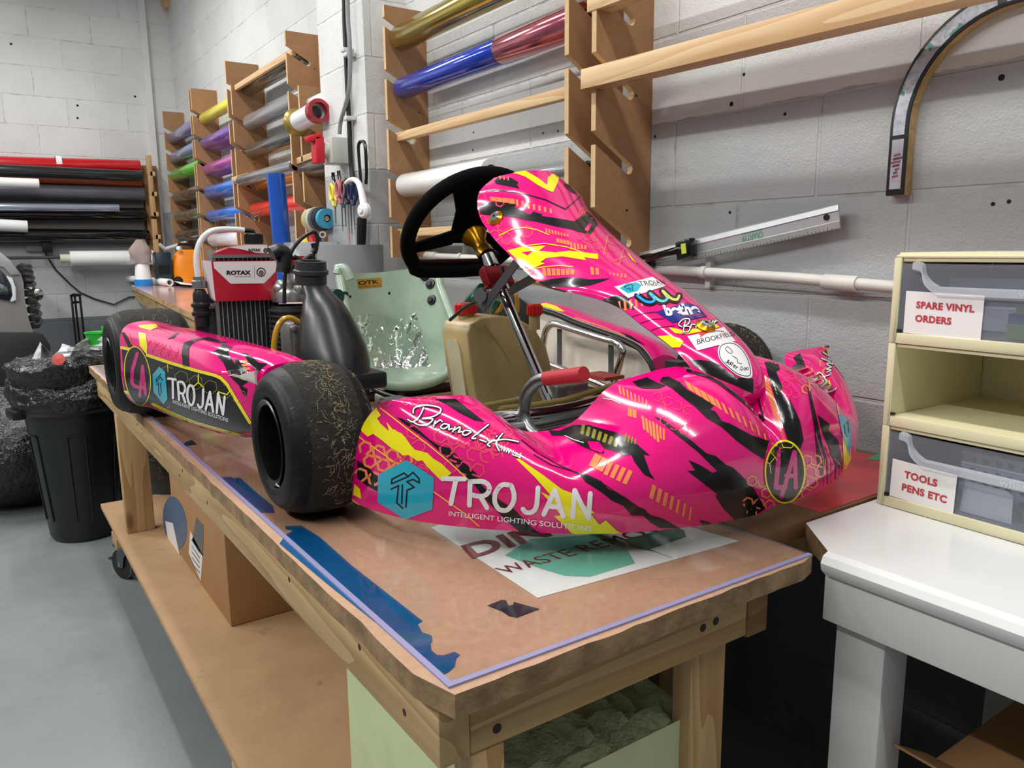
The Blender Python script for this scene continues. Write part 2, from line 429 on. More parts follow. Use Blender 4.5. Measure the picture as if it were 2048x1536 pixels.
# left bays: px of the visible left end, board plane, far end, radius
LB = [
 (370, 263, -7.10, -6.14, .050, film('slate_violet', '6f6fa0'), 'violet grey film roll, topmost in the bay by the far corner', 0),
 (372, 306, -7.10, -6.14, .048, film('steel_blue', '7183a8'), 'steel blue film roll above the green one in the corner bay', 0),
 (368, 346, -7.10, -6.14, .052, film('green', '58b82e'), 'bright green film roll in the bay by the far corner', 0),
 (376, 390, -7.10, -6.14, .050, film('brown', '54483a'), 'dark brown film roll directly below the green roll', 1),
 (374, 432, -7.10, -6.14, .048, film('olive', '66604a'), 'olive brown film roll second below the green roll', 0),
 (382, 470, -7.10, -6.14, .048, film('umber', '453a36'), 'very dark brown film roll, lowest in the corner bay', 0),
 (409, 238, -6.04, -5.10, .040, film('yellow', 'ece23c'), 'bright yellow film roll, highest in its bay', 0),
 (411, 288, -6.04, -5.10, .046, film('purple', '7248a6'), 'purple film roll below the bright yellow roll', 1),
 (419, 339, -6.04, -5.10, .042, film('mauve', 'b04fa0'), 'magenta mauve film roll below the purple roll', 1),
 (424, 384, -6.04, -5.10, .046, film('azure', '2f74d4'), 'azure blue film roll below the mauve roll', 0),
 (426, 432, -6.04, -5.10, .042, film('azure', '2f74d4'), 'azure blue film roll above the white roll in its bay', 0),
 (428, 480, -6.04, -5.10, .046, film('pale', 'e9ebf2'), 'white film roll lowest in the bay, behind the clear hose', 0),
 (486, 181, -4.96, -3.95, .052, film('bronze', '8d8268', .2, .7), 'bronze mirror film roll under a pine batten', 0),
 (500, 246, -4.96, -3.95, .048, film('mid_grey', '8d9094'), 'mid grey film roll below the bronze one', 0),
 (500, 305, -4.96, -3.95, .046, film('gunmetal', '5d6062', .2, .5), 'gunmetal film roll with a yellow strip under it', 0),
 (520, 352, -4.95, -3.99, .036, film('silver', '9da0a3', .25, .6), 'silver film roll resting on a pine batten end', 0),
 (503, 372, -4.96, -3.95, .038, film('orange', 'f0a020'), 'orange film roll hidden partly by the upright blue roll', 0),
 (505, 421, -4.96, -3.95, .046, film('scarlet', 'e0342e'), 'scarlet film roll passing behind the upright blue roll', 0),
]
for (px, py, xr, x1, r, m_, lab, tl) in LB:
    roll(px, py, xr, x1, r, m_, lab, tail=bool(tl), y={352: 1.42, 372: 1.53}.get(py, 1.50))
# white/red and gold cores on a peg beside the pier
a = P(592, 246, 'y', 1.36)
root = thing('film_dispenser', 'white film roll on a brass coloured hub with a dark red end', 'film roll', tuple(a))
d = np.array([.45, .0, .02]); d = d / np.linalg.norm(d)
MB().lathe([(.02, 0), (.062, 0), (.066, .012), (.056, .03), (.056, .045), (.04, .05)], (0, 0, 0), d, 24).build('brass_hub', mat('brass_hub', 'a08a3c', .35, .5), root)
MB().lathe([(.04, .05), (.047, .05), (.047, .26), (.03, .26)], (0, 0, 0), d, 24).build('white_wrap', film('pale', 'e9ebf2'), root)
MB().lathe([(.04, .258), (.05, .26), (.052, .31), (.036, .312), (.034, .29)], (0, 0, 0), d, 24).build('red_hub', mat('dark_red_hub', '9c2430', .35), root)
roll(624, 205, -3.93, -3.57, .024, film('pale', 'e9ebf2'), 'thin white tube above the brass hubbed roll', y=1.46, core=False)
roll(618, 338, -3.90, -3.57, .044, mat('dark_wrap', '4a4540', .25, coat=.5), 'short dark film roll under the isolator box', y=1.44)
# rolls of masking tape on a peg
a = P(624, 440, 'y', 1.38)
root = None
tapes = [(.0, .055, .045, 'd9cf8e', 'pale yellow tape roll, leftmost on the peg'), (.06, .058, .03, 'c9c9c9', 'light grey tape roll beside the pale yellow one'), (.095, .056, .03, '55585a', 'dark grey tape roll in the middle of the peg'), (.13, .05, .03, '222426', 'black tape roll beside the blue one'), (.165, .046, .035, '3d9ac0', 'light blue tape roll nearest the scissors')]
pg = MB().cyl((a[0] - .03, a[1], a[2]), (a[0] + .19, a[1], a[2]), .012, 12).cyl((a[0] + .1, a[1], a[2]), (a[0] + .1, WALLY, a[2]), .01, 10).build('tape_peg', M_pine_x); tag(pg, 'wooden peg rail carrying tape rolls by the pier', 'peg')
for (dx, r, w, c, lab) in tapes:
    o = MB().lathe([(.018, 0), (r, 0), (r, w), (.018, w), (.018, 0)], (a[0] + dx, a[1], a[2]), (1, 0, 0), 28).build('tape_roll', mat('tape_' + c, c, .5)); tag(o, lab, 'tape roll', 'tape rolls on the peg')

# battens
def batten(p, q, w, h, label, m=M_pine_x, name='pine_batten'):
    p = np.array(p); q = np.array(q); d = q - p; L = np.linalg.norm(d); d /= L
    s_ = np.cross(_up, d); s_ /= np.linalg.norm(s_); u_ = np.cross(d, s_)
    o = MB().obox((0, 0, 0), d * L / 2, s_ * w / 2, u_ * h / 2).build(name, m, bevel=.0015); o.location = (p + q) / 2
    return tag(o, label, 'timber')
y = 1.47
a = P(808, 272, 'y', y); batten((-2.93, y, a[2] + .0), (-1.75, y, a[2] - .005), .03, .032, 'thin pine batten below the royal blue roll')
a = P(800, 466, 'y', y); batten((-2.93, y, a[2]), (-1.75, y, a[2]), .03, .03, 'thin pine batten seen through the steering wheel')
batten((-1.66, 1.40, Z0 + .437), (-.20, 1.40, Z0 + .408), .055, .05, 'long pine beam jutting from the wide rack board to the right', name='pine_beam')
batten((-1.66, 1.42, Z0 + .63), (-.20, 1.42, Z0 + .605), .055, .05, 'upper pine beam almost out of the top of the frame', name='pine_beam')
a = P(478, 176, 'y', 1.43); batten((-5.1, 1.43, a[2] + .01), (-3.95, 1.43, a[2] + .01), .02, .03, 'pale pine batten lying along the bronze roll')
a = P(484, 357, 'y', 1.43); batten((-5.1, 1.43, a[2]), (-4.75, 1.43, a[2]), .06, .03, 'short pine batten end below the gunmetal roll')
a = P(618, 318, 'y', 1.42); batten((-3.95, 1.42, a[2]), (-3.58, 1.42, a[2] + .01), .04, .03, 'short pine batten under the white isolator box')
a = P(636, 80, 'x', -3.9)
o = MB().box(-3.915, -3.84, 1.54, WALLY, Z0 + .35, a[2] - .03).build('timber_upright', M_pine_z, bevel=.002); tag(o, 'upright pine timber fixed to the wall left of the pier', 'timber')
# ------------------------------------------------------------------ far wall rack
def fr(px, py, dx=.12): return P(px, py, 'x', FARX + dx)
a = fr(288, 330); 
root = thing('wall_rack', 'timber rack upright with pegs on the far wall holding long rolls', 'rack', (FARX, a[1], 0))
MB().box(.002, .09, -.01, .10, Z0 - .55, a[2]).build('upright', wood('dark_pine', 'a67a4c', '7f5833', 2), root)
for k, py in enumerate((345, 385, 425, 470, 510)):
    zz = fr(288, py)[2]
    MB().box(.0, .24, .02, .06, zz - .035, zz).build('arm', M_pine_x, root, bevel=.002)
    MB().box(.2, .24, .0, .04, zz - .035, zz + .13).build('end_stop', M_pine_z, root, bevel=.002)
def froll(py0, py1, r, m_, label, yend_px=280, y0=-.25, dx=.13, z_off=0):
    a = P(yend_px, py1, 'x', FARX + dx); b = P(0, py0, 'x', FARX + dx)
    L = a[1] - y0
    root = thing('long_film_roll', label, 'film roll', (a[0], a[1], a[2]), group='long rolls on the far wall rack')
    d = (b - a); d /= np.linalg.norm(d)
    MB().lathe([(r * .4, .0), (r * .97, .0), (r, .004), (r, L), (r * .4, L)], (0, 0, 0), d, 24).build('film_wrap', m_, root)
    return root, d, L
rr_, dd, LL = froll(327, 334, .056, film('deep_red', 'c40f1c', .2), 'glossy red long roll, topmost on the far wall rack', 280)
b = fr(118, 330); MB().lathe([(.0565, -.02), (.0575, -.02), (.0575, .02), (.0565, .02)], (0, b[1] - fr(280, 334)[1], .0), dd, 24).build('paper_band', M_paper, rr_)
froll(340, 352, .044, film('black', '1c2022', .2), 'black long roll directly under the red one', 284, dx=.24)
froll(352, 364, .042, film('burnt_orange', 'b4521c', .25), 'burnt orange long roll on the far wall rack', 284, dx=.13)
froll(364, 367, .036, film('white', 'f1f1ef', .22), 'short white roll lying under the orange roll', 78, dx=.33)
froll(381, 388, .058, film('graphite', '5a5c64', .3), 'graphite grey long roll in the middle of the far rack', 288, dx=.13)
froll(414, 416, .030, film('pearl', 'aab2c4', .15, .6), 'pearl silver roll with paper bands on the far rack', 238, dx=.25)
froll(428, 428, .05, film('gloss_black', '0c0d0f', .1), 'gloss black long roll below the pearl silver roll', 292, dx=.13)
froll(450, 453, .045, film('white_wrap', 'e6e7e8', .2), 'white wrapped roll end near the car, lower far rack', 55, dx=.28)
froll(470, 472, .052, film('gloss_black', '0c0d0f', .1), 'gloss black long roll, lowest on the far wall rack', 298, dx=.13)
sh = MB().box(FARX + .01, FARX + .06, -1.4, fr(286, 400)[1], Z0 + .06, Z0 + .60).build('rack_back_panel', mat('rack_panel', '6e6a68', .6)); tag(sh, 'grey backing panel behind the long rolls on the far wall', 'panel')
a = P(140, 517, 'x', FARX + .16); b = P(275, 515, 'x', FARX + .16)
root = thing('white_film_roll', 'thick white roll on a bar low on the far wall', 'film roll', tuple(a))
L = b[1] - a[1] + .12
MB().cyl((0, 0, 0), (0, L, 0), .062, 24).build('film_wrap', film('white', 'f1f1ef', .22), root)
MB().cyl((0, -.07, 0), (0, 0.01, 0), .035, 20).build('core_end', mat('tube_end', 'cfcdbd', .6), root)
MB().cyl((0, -.62, .01), (0, L + .04, .01), .012, 10).build('bar', M_dkgrey, root)
MB().box(-.158, .0, L, L + .03, -.02, .02).build('bracket', M_dkgrey, root)
# hanging cable and socket on the far wall
a = [P(x, y, 'x', FARX + .015) for x, y in ((85, 480), (92, 510), (112, 540), (140, 568), (160, 585), (190, 598), (228, 609), (258, 594), (275, 593))]
o = MB().tube(a, .006, 8).build('hanging_cable', M_cable_b); tag(o, 'thin black cable looping down the far wall', 'cable')
a = P(68, 490, 'x', FARX)
root = thing('wall_socket', 'grey socket box with a black plug on the far wall', 'socket', (FARX, a[1], a[2]))
MB().box(0, .05, -.06, .06, -.05, .05).build('socket_box', M_grey, root, bevel=.005)
MB().box(0.05, .11, .05, .12, -.06, .06).build('plug', M_black, root, bevel=.005)
# ------------------------------------------------------------------ conduit, ruler, arch on the wall
root = thing('wall_conduit', 'white painted conduit pipe running low along the block wall', 'pipe', (-2.0, WALLY - .03, Z0 - .045))
pts = [(-1.07, 0, .024), (-.3, 0, .006), (.61, 0, -.02), (.89, 0, -.029), (1.12, 0, -.041), (2.2, 0, -.07)]
MB().tube(pts, .013, 14).build('pipe', mat('conduit_paint', 'd2d0ca', .45, var=.1), root)
for x, z in ((-.62, .015), (.61, -.02)):
    MB().lathe([(.0135, -.009), (.016, -.009), (.016, .009), (.0135, .009)], (x, 0, z), (1, 0, 0), 16).box(x - .008, x + .008, .012, .03, z - .04, z + .04).build('saddle_clip', mat('conduit_paint', 'd2d0ca', .45), root)
for x, z in ((-.85, .02), (1.0, -.036)):
    MB().cyl((x - .04, 0, z + .0015), (x + .04, 0, z - .0015), .0175, 16).build('coupler', mat('conduit_paint', 'd2d0ca', .45), root)
# ruler
ang = math.radians(9.7)
o_ = np.array([-1.645, 1.565, Z0 - .045])
root = thing('safety_ruler', 'long aluminium safety ruler leaning on the conduit with a black handle', 'ruler', tuple(o_), (0, -ang, 0))
M_ral = mat('brushed_aluminium', 'c8cbcd', .38, .75, var=.08)
prof = [(-.027, 0), (-.026, -.004), (-.012, -.005), (-.010, -.003), (.010, -.003), (.012, -.005), (.024, -.003), (.027, 0)]
mb = MB(); mb.prism([(0, y, z) for z, y in prof], (.645, 0, 0)); mb.build('blade', M_ral, root)
mk = MB()
for i in range(62):
    L_ = .006 if i % 5 else .011
    mk.box(.015 + i * .01, .0158 + i * .01, -.0047, -.0043, -.0265, -.0265 + L_ * .7)
mk.cyl((.615, -.0052, .003), (.615, -.003, .003), .007, 16)
mk.build('scale_mark', M_matblack, root)
hb = MB(); hb.tube([(.06, -.012, -.004), (.09, -.03, .0), (.15, -.034, .003), (.2, -.03, .004), (.225, -.012, .004)], [.009, .011, .009, .011, .009], 12)
hb.obox((.215, -.02, .003), (.026, 0, .002), (0, .012, 0), (0, 0, .024)).obox((.065, -.016, -.004), (.024, 0, .0), (0, .01, 0), (0, 0, .019))
hb.build('handle', mat('gloss_black', '0b0b0c', .2), root, bevel=.004)
MB().obox((.219, -.0325, .004), (.008, 0, 0), (0, .001, 0), (0, 0, .013)).obox((.062, -.0265, -.006), (.011, 0, 0), (0, .001, 0), (0, 0, .006)).build('level_vial', mat('vial', 'c9d84a', .15), root)
uv, F_, ar = text_mesh('GRAFITYP')
tb_ = MB().add([(.445 - u * .062, -.0034, .006 - v * .0145) for u, v in uv], F_, 0, False); tb_.box(.38, .446, -.0034, -.0031, .0085, .0095)
tb_.build('blade_lettering', mat('green_ink', '2f8a5a', .5), root, recalc=False)
# curved black trim (arcade style arch) hung on the wall
cx, cz, r0, r1, zb = -.69, Z0 + .235, .185, .223, Z0 + .10
def arc(r, n=26): return [(cx - r * math.cos(PI * k / n), cz + r * math.sin(PI * k / n)) for k in range(n + 1)]
out = [(cx - r1, zb)] + arc(r1) + [(cx + r1, zb)]; inn = [(cx - r0, zb)] + arc(r0) + [(cx + r0, zb)]
root = thing('arch_trim', 'black arched trim with graffiti covered metal inlays hung on the wall', 'arch', (0, 0, 0))
poly = out + inn[::-1]
MB().prism([(x, 1.575, z) for x, z in poly], (0, .024, 0)).build('plywood_back', wood('plywood', 'c8a878', 'a88855', 0, knots=False), root)
MB().prism([(x, 1.571, z) for x, z in poly], (0, .004, 0)).build('black_face', mat('arch_black', '202226', .4), root, bevel=.0015)
M_inlay = None
t = NT('graffiti_metal'); v = t.coord('Object', (1, 1, 1))
n = t.noise(v, 55, 4, .7); n2 = t.noise(v, 28, 3, .6)
c = t.ramp(n, [(.35, lin('9a9ca8')), (.6, lin('c3c5d0'))])
c = t.mix(t.ramp(n2, [(.56, (0, 0, 0)), (.6, (1, 1, 1))]), c, lin('5f8f84'))
t.l(c, t.b.inputs['Base Color']); t.set(Roughness=.4, Metallic=.3); M_inlay = t.mat
def inlay(a0, a1, name, m_, w=.012):
    rm = (r0 + r1) / 2; pts_o, pts_i = [], []
    n = 20
    for k in range(n + 1):
        q = a0 + (a1 - a0) * k / n
        for (L_, s_) in ((pts_o, w), (pts_i, -w)):
            rr = rm + s_
            if q >= 0: L_.append((cx - rr * math.cos(q), 1.5705, cz + rr * math.sin(q)))
            else: L_.append((cx - rr, 1.5705, cz + q * rm))
    MB().prism(pts_o + pts_i[::-1], (0, .001, 0)).build(name, m_, root)
inlay(-.08, 1.38, 'metal_inlay', M_inlay); inlay(1.46, 3.2, 'metal_inlay', M_inlay)
inlay(-.60, -.12, 'metal_inlay', mat('inlay_silver', 'b6b7c2', .4, .3, var=.15, vscale=50))
st = MB()
for k in range(7):
    st.obox((cx - .204 + .002 * math.sin(k * 2), 1.5702, cz - .055 - k * .007), (.007 + .003 * math.sin(k), 0, .001), (0, .0003, 0), (0, 0, .0022), k % 2)
st.build('emblem', [mat('emblem_red', 'a04a52', .4), mat('emblem_dark', '4a4550', .4)], root)
for k, zz in enumerate((-.068, -.075, -.082, -.089, -.045, -.037, -.03)): pass
# small anchor holes and plugs in the blocks
hb = MB()
for px, py in ((1463, 208), (1570, 228), (1594, 35), (1573, 46), (1321, 113), (1310, 273), (2003, 155), (2018, 403), (1986, 408), (1488, 149), (1086, 266), (1116, 262), (946, 300), (947, 265), (1460, 425), (22, 88), (155, 211), (155, 236), (270, 193)):
    if px > 900:
        q = P(px, py, 'y', WALLY); hb.cyl((q[0], WALLY - .0006, q[2]), (q[0], WALLY + .002, q[2]), .006 if px in (1463, 2003) else .004, 10)
    else:
        q = P(px, py, 'x', FARX); hb.cyl((FARX + .001, q[1], q[2]), (FARX - .002, q[1], q[2]), .009, 10)
o = hb.build('trim_4', M_matblack); struct(o)
# ------------------------------------------------------------------ main workbench
TZ = 0.82
TX0, TX1, TY0, TY1 = -3.36, -0.606, 0.334, 0.936
t = NT('bench_hardboard')
v = t.world()
n1 = t.noise(v, 3.5, 5, .65); n2 = t.noise(v, 90, 3, .7); n3 = t.noise(v, 16, 4, .7)
c = t.ramp(n1, [(.25, lin('a68468')), (.5, lin('b79478')), (.75, lin('bf9a84'))])
c = t.mix(t.math('MULTIPLY', t.ramp(n2, [(.4, (0, 0, 0)), (.75, (1, 1, 1))]), .35), c, lin('9a7350'))
c = t.mix(t.math('MULTIPLY', t.ramp(n3, [(.62, (0, 0, 0)), (.72, (1, 1, 1))]), .35), c, lin('d0ac98'))
c = t.mix(t.ramp(t.noise(v, 11, 2), [(.76, (0, 0, 0)), (.79, (1, 1, 1))]), c, lin('5d4638'))
t.l(c, t.b.inputs['Base Color']); t.set(Roughness=.6)
M_bench = t.mat
M_benchedge = mat('worn_board_edge', '8a7050', .85, var=.35, vscale=30, bump=.4, bscale=120)
M_shelf = mat('shelf_chipboard', 'b8946a', .7, var=.12, vscale=7)
t = NT('shelf_board'); v = t.world()
n1 = t.noise(v, 5, 5, .6); n2 = t.noise(v, 55, 3, .7); n3 = t.noise(v, 13, 3, .6)
c = t.ramp(n1, [(.3, lin('ab8861')), (.7, lin('c09c74'))])
c = t.mix(t.math('MULTIPLY', t.ramp(n3, [(.66, (0, 0, 0)), (.72, (1, 1, 1))]), .5), c, lin('7c6044'))
c = t.mix(t.ramp(t.noise(v, 21, 1), [(.815, (0, 0, 0)), (.82, (1, 1, 1))]), c, lin('f5efe4'))
c = t.mix(t.math('MULTIPLY', n2, .25), c, lin('8c6b49'))
t.l(c, t.b.inputs['Base Color']); t.set(Roughness=.65); t.bump(n2, .1, .002); M_shelf = t.mat
wb = thing('workbench', 'long timber workbench on castors carrying the pink kart', 'workbench', (-2.0, .63, 0))
def loc(mb, root): 
    L = np.array(root.location); return mb.xform(lambda q: q - L)
def part(mb, name, m_, root, **k): return loc(mb, root).build(name, m_, root, **k)
mb = MB(); rng = random.Random(3)
# worn top board: slightly ragged outline
outl = []
def side(p, q, n, amp):
    for k in range(n):
        f = k / n; e = 0 if k == 0 else rng.uniform(-amp, amp)
        d = (q[1] - p[1], -(q[0] - p[0])); L = math.hypot(*d)
        outl.append((p[0] + (q[0] - p[0]) * f + d[0] / L * e, p[1] + (q[1] - p[1]) * f + d[1] / L * e))
side((TX0, TY0), (TX1 - .012, TY0 - .002), 60, .002); side((TX1, TY0 + .012), (TX1, TY1 - .008), 24, .0015); side((TX1 - .008, TY1), (TX0, TY1), 10, .001); side((TX0, TY1), (TX0, TY0), 4, .001)
mb.prism([(x, y, TZ) for x, y in outl], (0, 0, -.027), 0, 1)
part(mb, 'top_board', [M_bench, M_benchedge], wb)
M_pine_rail = wood('worn_pine', 'c4a878', '9c7d50', 0)
M_pine_end = wood('worn_pine_crosswise', 'c0a070', '9a774a', 1)
part(MB().box(TX0 + .09, TX1 - .035, TY0 + .012, TY0 + .05, TZ - .105, TZ - .028), 'front_rail', M_pine_rail, wb, bevel=.003)
part(MB().box(TX0 + .09, TX1 - .08, TY1 - .09, TY1 - .05, TZ - .105, TZ - .028), 'back_rail', M_pine_rail, wb, bevel=.003)
part(MB().box(TX1 - .075, TX1 - .037, TY0 + .0505, TY1 - .10, TZ - .105, TZ - .028), 'end_rail', M_pine_end, wb, bevel=.003)
part(MB().box(TX1 - .076, TX1 - .036, TY1 - .0995, TY1 - .055, TZ - .110, TZ - .0285), 'rail_block', wood('dark_end_grain', '8d6a42', '6d4e2c', 1), wb, bevel=.004)
part(MB().box(TX0 + .10, TX0 + .14, TY0 + .0505, TY1 - .0905, TZ - .105, TZ - .028), 'end_rail', M_pine_end, wb, bevel=.003)
def leg(x0, x1, y0, y1, z0=.29, name='leg'):
    part(MB().box(x0, x1, y0, y1, z0, TZ - .1055), name, M_pine_z, wb, bevel=.003)
leg(TX0 + .46, TX0 + .502, TY0 + .015, TY0 + .105)
leg(TX1 - .077, TX1 - .037, TY0 + .052, TY0 + .095, .05)
leg(TX1 - .112, TX1 - .077, TY1 - .165, TY1 - .092, .05)
leg(TX0 + .46, TX0 + .502, TY1 - .16, TY1 - .07)
SZ = .29
part(MB().box(-3.285, -.80, .318, TY1 - .06, SZ - .02, SZ), 'shelf', [M_shelf], wb, bevel=.002)
part(MB().box(-3.265, -.82, .345, .385, SZ - .1, SZ - .021), 'shelf_rail', M_pine_rail, wb, bevel=.003)
part(MB().box(-3.265, -3.22, .3855, TY1 - .1, SZ - .1, SZ - .021), 'shelf_rail', M_pine_end, wb, bevel=.003)
part(MB().box(-3.24, -3.12, .34, .46, .145, .189), 'castor_block', M_pine_end, wb, bevel=.003)
part(MB().box(-1.50, -1.42, .335, .40, .145, .189), 'castor_block', M_pine_end, wb, bevel=.003)
part(MB().box(-1.475, -1.435, .325, .345, .16, .269), 'brace', M_pine_z, wb, bevel=.002)
# screws in the rails
def screw(p, q, r): part(MB().cyl(p, q, r, 10), 'screw_head', mat('screw_hole', '2a1d12', .7), wb, recalc=False)
for x in (-3.05, -2.95, -2.4, -2.33, -1.86, -1.82, -1.6, -1.1, -.84, -.72):
    z_ = TZ - .05 - .03 * ((x * 7) % 1); screw((x, TY0 + .0118, z_), (x, TY0 + .0121, z_), .0045)
for y_, z_ in ((TY0 + .085, TZ - .048), (TY0 + .085, TZ - .085), (TY1 - .19, TZ - .066), (TY1 - .165, TZ - .064)): screw((TX1 - .0372, y_, z_), (TX1 - .0368, y_, z_), .006)
def castor(x, y, yawdeg):
    R_ = .0605; w = .032
    a = math.radians(yawdeg); f = np.array([math.cos(a), math.sin(a), 0]); s_ = np.array([-math.sin(a), math.cos(a), 0])
    c0 = np.array([x, y, R_]) + f * .03
    mb = MB().lathe([(.02, -w / 2), (.045, -w / 2), (R_ - .003, -w / 2), (R_, -w / 2 + .004), (R_, w / 2 - .004), (R_ - .003, w / 2), (.045, w / 2), (.02, w / 2)], c0, s_, 30, mats=[1, 1, 0, 0, 0, 1, 1])
    mb.cyl(c0 - s_ * .024, c0 + s_ * .024, .008, 10, 2)
    wm = part(mb, 'castor_wheel', [mat('grey_rubber', '6d7170', .55), M_rubber, M_steel], wb)
    hb = MB()
    for sg in (-1, 1):
        o1 = c0 + s_ * sg * .020
        hb.prism([o1 + f * dx + _up * dz for dx, dz in ((-.018, -.012), (.016, -.012), (.012, .05), (-.035, .078), (-.062, .078), (-.03, .03))], s_ * .003 * sg)
    hb.obox((x, y, .141), f * .042, s_ * .035, _up * .003); hb.cyl((x, y, .138), (x, y, .122), .028, 16)
    hb.obox(c0 + f * .06 + _up * .004, f * .03, s_ * .012, _up * .003)
    part(hb, 'castor_fork', mat('castor_steel', '5e6468', .35, .8), wb)
castor(-3.18, .385, 205); castor(-1.46, .375, 200); castor(-.95, .72, 170); castor(-3.18, .80, 190)

# second table against the wall
bt = thing('back_table', 'dark topped table against the wall behind the workbench', 'table', (-2.3, 1.2, 0))
part(MB().box(-3.05, -.705, TY1 + .004, 1.525, TZ - .028, TZ), 'table_top', [mat('brown_board', '7c5a3d', .5, var=.25, vscale=9)], bt, bevel=.002)
part(MB().box(-2.9, -.75, TY1 + .03, TY1 + .07, TZ - .1, TZ - .0285), 'apron', M_pine_rail, bt)
part(MB().box(-.79, -.75, TY1 + .071, 1.5, TZ - .1, TZ - .0285), 'apron', M_pine_end, bt)
for lx in (-2.9, -1.35):
    part(MB().box(lx, lx + .07, 1.4, 1.47, 0, TZ - .1005), 'leg', M_pine_z, bt)
    part(MB().box(lx, lx + .07, TY1 + .075, TY1 + .145, 0, TZ - .1005), 'leg', M_pine_z, bt)
# flat things lying on the tables, under the clear sheet
def flat(name, pts, z, m_, label, cat, th=.0006, group=None):
    o = MB().prism([(x, y, z) for x, y in pts], (0, 0, th)).build(name, m_, recalc=True)
    o.location.z = 0
    return tag(o, label, cat, group)
def tp(lst, z=TZ): return [tuple(P(x, y, 'z', z)[:2]) for x, y in lst]
LZ = TZ + .0003
M_bluev = mat('blue_vinyl', '004f80', .35, var=.1, vscale=30)
flat('vinyl_strip', tp([(559, 1088), (572, 1070), (587, 1062), (572, 1059), (570, 1053), (603, 1052), (640, 1075), (700, 1129), (845, 1243), (835, 1249), (845, 1266), (863, 1272), (865, 1283), (861, 1288), (863, 1302), (874, 1311), (887, 1312), (909, 1305), (920, 1311), (913, 1317), (909, 1334), (897, 1345), (886, 1350), (872, 1343), (825, 1308), (760, 1253), (650, 1165)]), LZ, M_bluev, 'long torn strip of blue vinyl along the bench edge', 'vinyl strip')
flat('vinyl_strip', tp([(437, 955), (463, 954), (466, 957), (480, 956), (510, 983), (545, 1012), (549, 1026), (519, 1026), (480, 994)]), LZ, M_bluev, 'shorter blue vinyl strip beside the front tyre', 'vinyl strip')
flat('vinyl_offcut', tp([(362, 893), (372, 884), (384, 880), (394, 889), (374, 892)]), LZ, mat('navy_vinyl', '1f4456', .4), 'tiny dark blue vinyl offcut under the side pod', 'vinyl offcut')
flat('vinyl_offcut', tp([(975, 1212), (1003, 1201), (1012, 1202), (1017, 1212), (1026, 1211), (1028, 1205), (1079, 1219), (1034, 1236), (1018, 1233), (1005, 1224)]), LZ, mat('charcoal_vinyl', '2c2a33', .4), 'small black offcut near the middle of the bench end', 'vinyl offcut')
poster_pts = tp([(862, 1056), (1000, 1000), (1335, 1000), (1480, 1082), (1075, 1197), (975, 1136)])
ps = flat('printed_sheet', tp([(862, 1056), (960, 1020), (1260, 1020), (1478, 1083), (1300, 1134), (1075, 1197)]), LZ, mat('white_vinyl', 'dde0dc', .4), 'white printed vinyl sheet with maroon lettering under the nose', 'printed sheet')
fl = flat('red_sheet', [(-1.3, 1.1), (-.712, 1.1), (-.712, 1.50), (-1.3, 1.50)], LZ, mat('red_print', 'c2383c', .3, var=.35, vscale=9), 'red printed sheet at the back table end beside the drawers', 'printed sheet')
flat('green_offcut', tp([(1730, 921), (1765, 905), (1800, 905), (1800, 922)], TZ), LZ + .0008, mat('green_vinyl', '2f9a6d', .35), 'green vinyl piece by the foot of the drawer tower', 'vinyl offcut')
# lettering helpers ------------------------------------------------------------
def quad_map(uv, bl, br, tr, tl):
    """perspective map of the unit square onto a quad"""
    src = [(0, 0), (1, 0), (1, 1), (0, 1)]; A = []; b = []
    for (x, y), (X, Y) in zip(src, (bl, br, tr, tl)):
        A += [[x, y, 1, 0, 0, 0, -X * x, -X * y], [0, 0, 0, x, y, 1, -Y * x, -Y * y]]; b += [X, Y]
    h = np.linalg.solve(np.array(A, float), np.array(b, float))
    x, y = uv[:, 0], uv[:, 1]; w = h[6] * x + h[7] * y + 1
    return np.stack([(h[0] * x + h[1] * y + h[2]) / w, (h[3] * x + h[4] * y + h[5]) / w], -1)
def ribbon(path, w, cap=True, n=8):
    """list of 2D polygons (quads and round ends) covering a stroke of width w"""
    p = np.array(path, float); out = []
    for i in range(len(p) - 1):
        d = p[i + 1] - p[i]; L = np.hypot(*d)
        if L < 1e-9: continue
        nn = np.array([-d[1], d[0]]) / L * w / 2
        out.append([p[i] + nn, p[i + 1] + nn, p[i + 1] - nn, p[i] - nn])
    if cap:
        for q in p: out.append([q + w / 2 * np.array([math.cos(2 * PI * k / n), math.sin(2 * PI * k / n)]) for k in range(n)])
    return out
def smooth(path, n=6):
    p = np.array(path, float); out = []
    for i in range(len(p) - 1):
        p0, p1, p2, p3 = p[max(i - 1, 0)], p[i], p[i + 1], p[min(i + 2, len(p) - 1)]
        for k in range(n):
            t_ = k / n
            out.append(.5 * ((2 * p1) + (p2 - p0) * t_ + (2 * p0 - 5 * p1 + 4 * p2 - p3) * t_ ** 2 + (3 * p1 - p0 - 3 * p2 + p3) * t_ ** 3))
    out.append(p[-1]); return np.array(out)
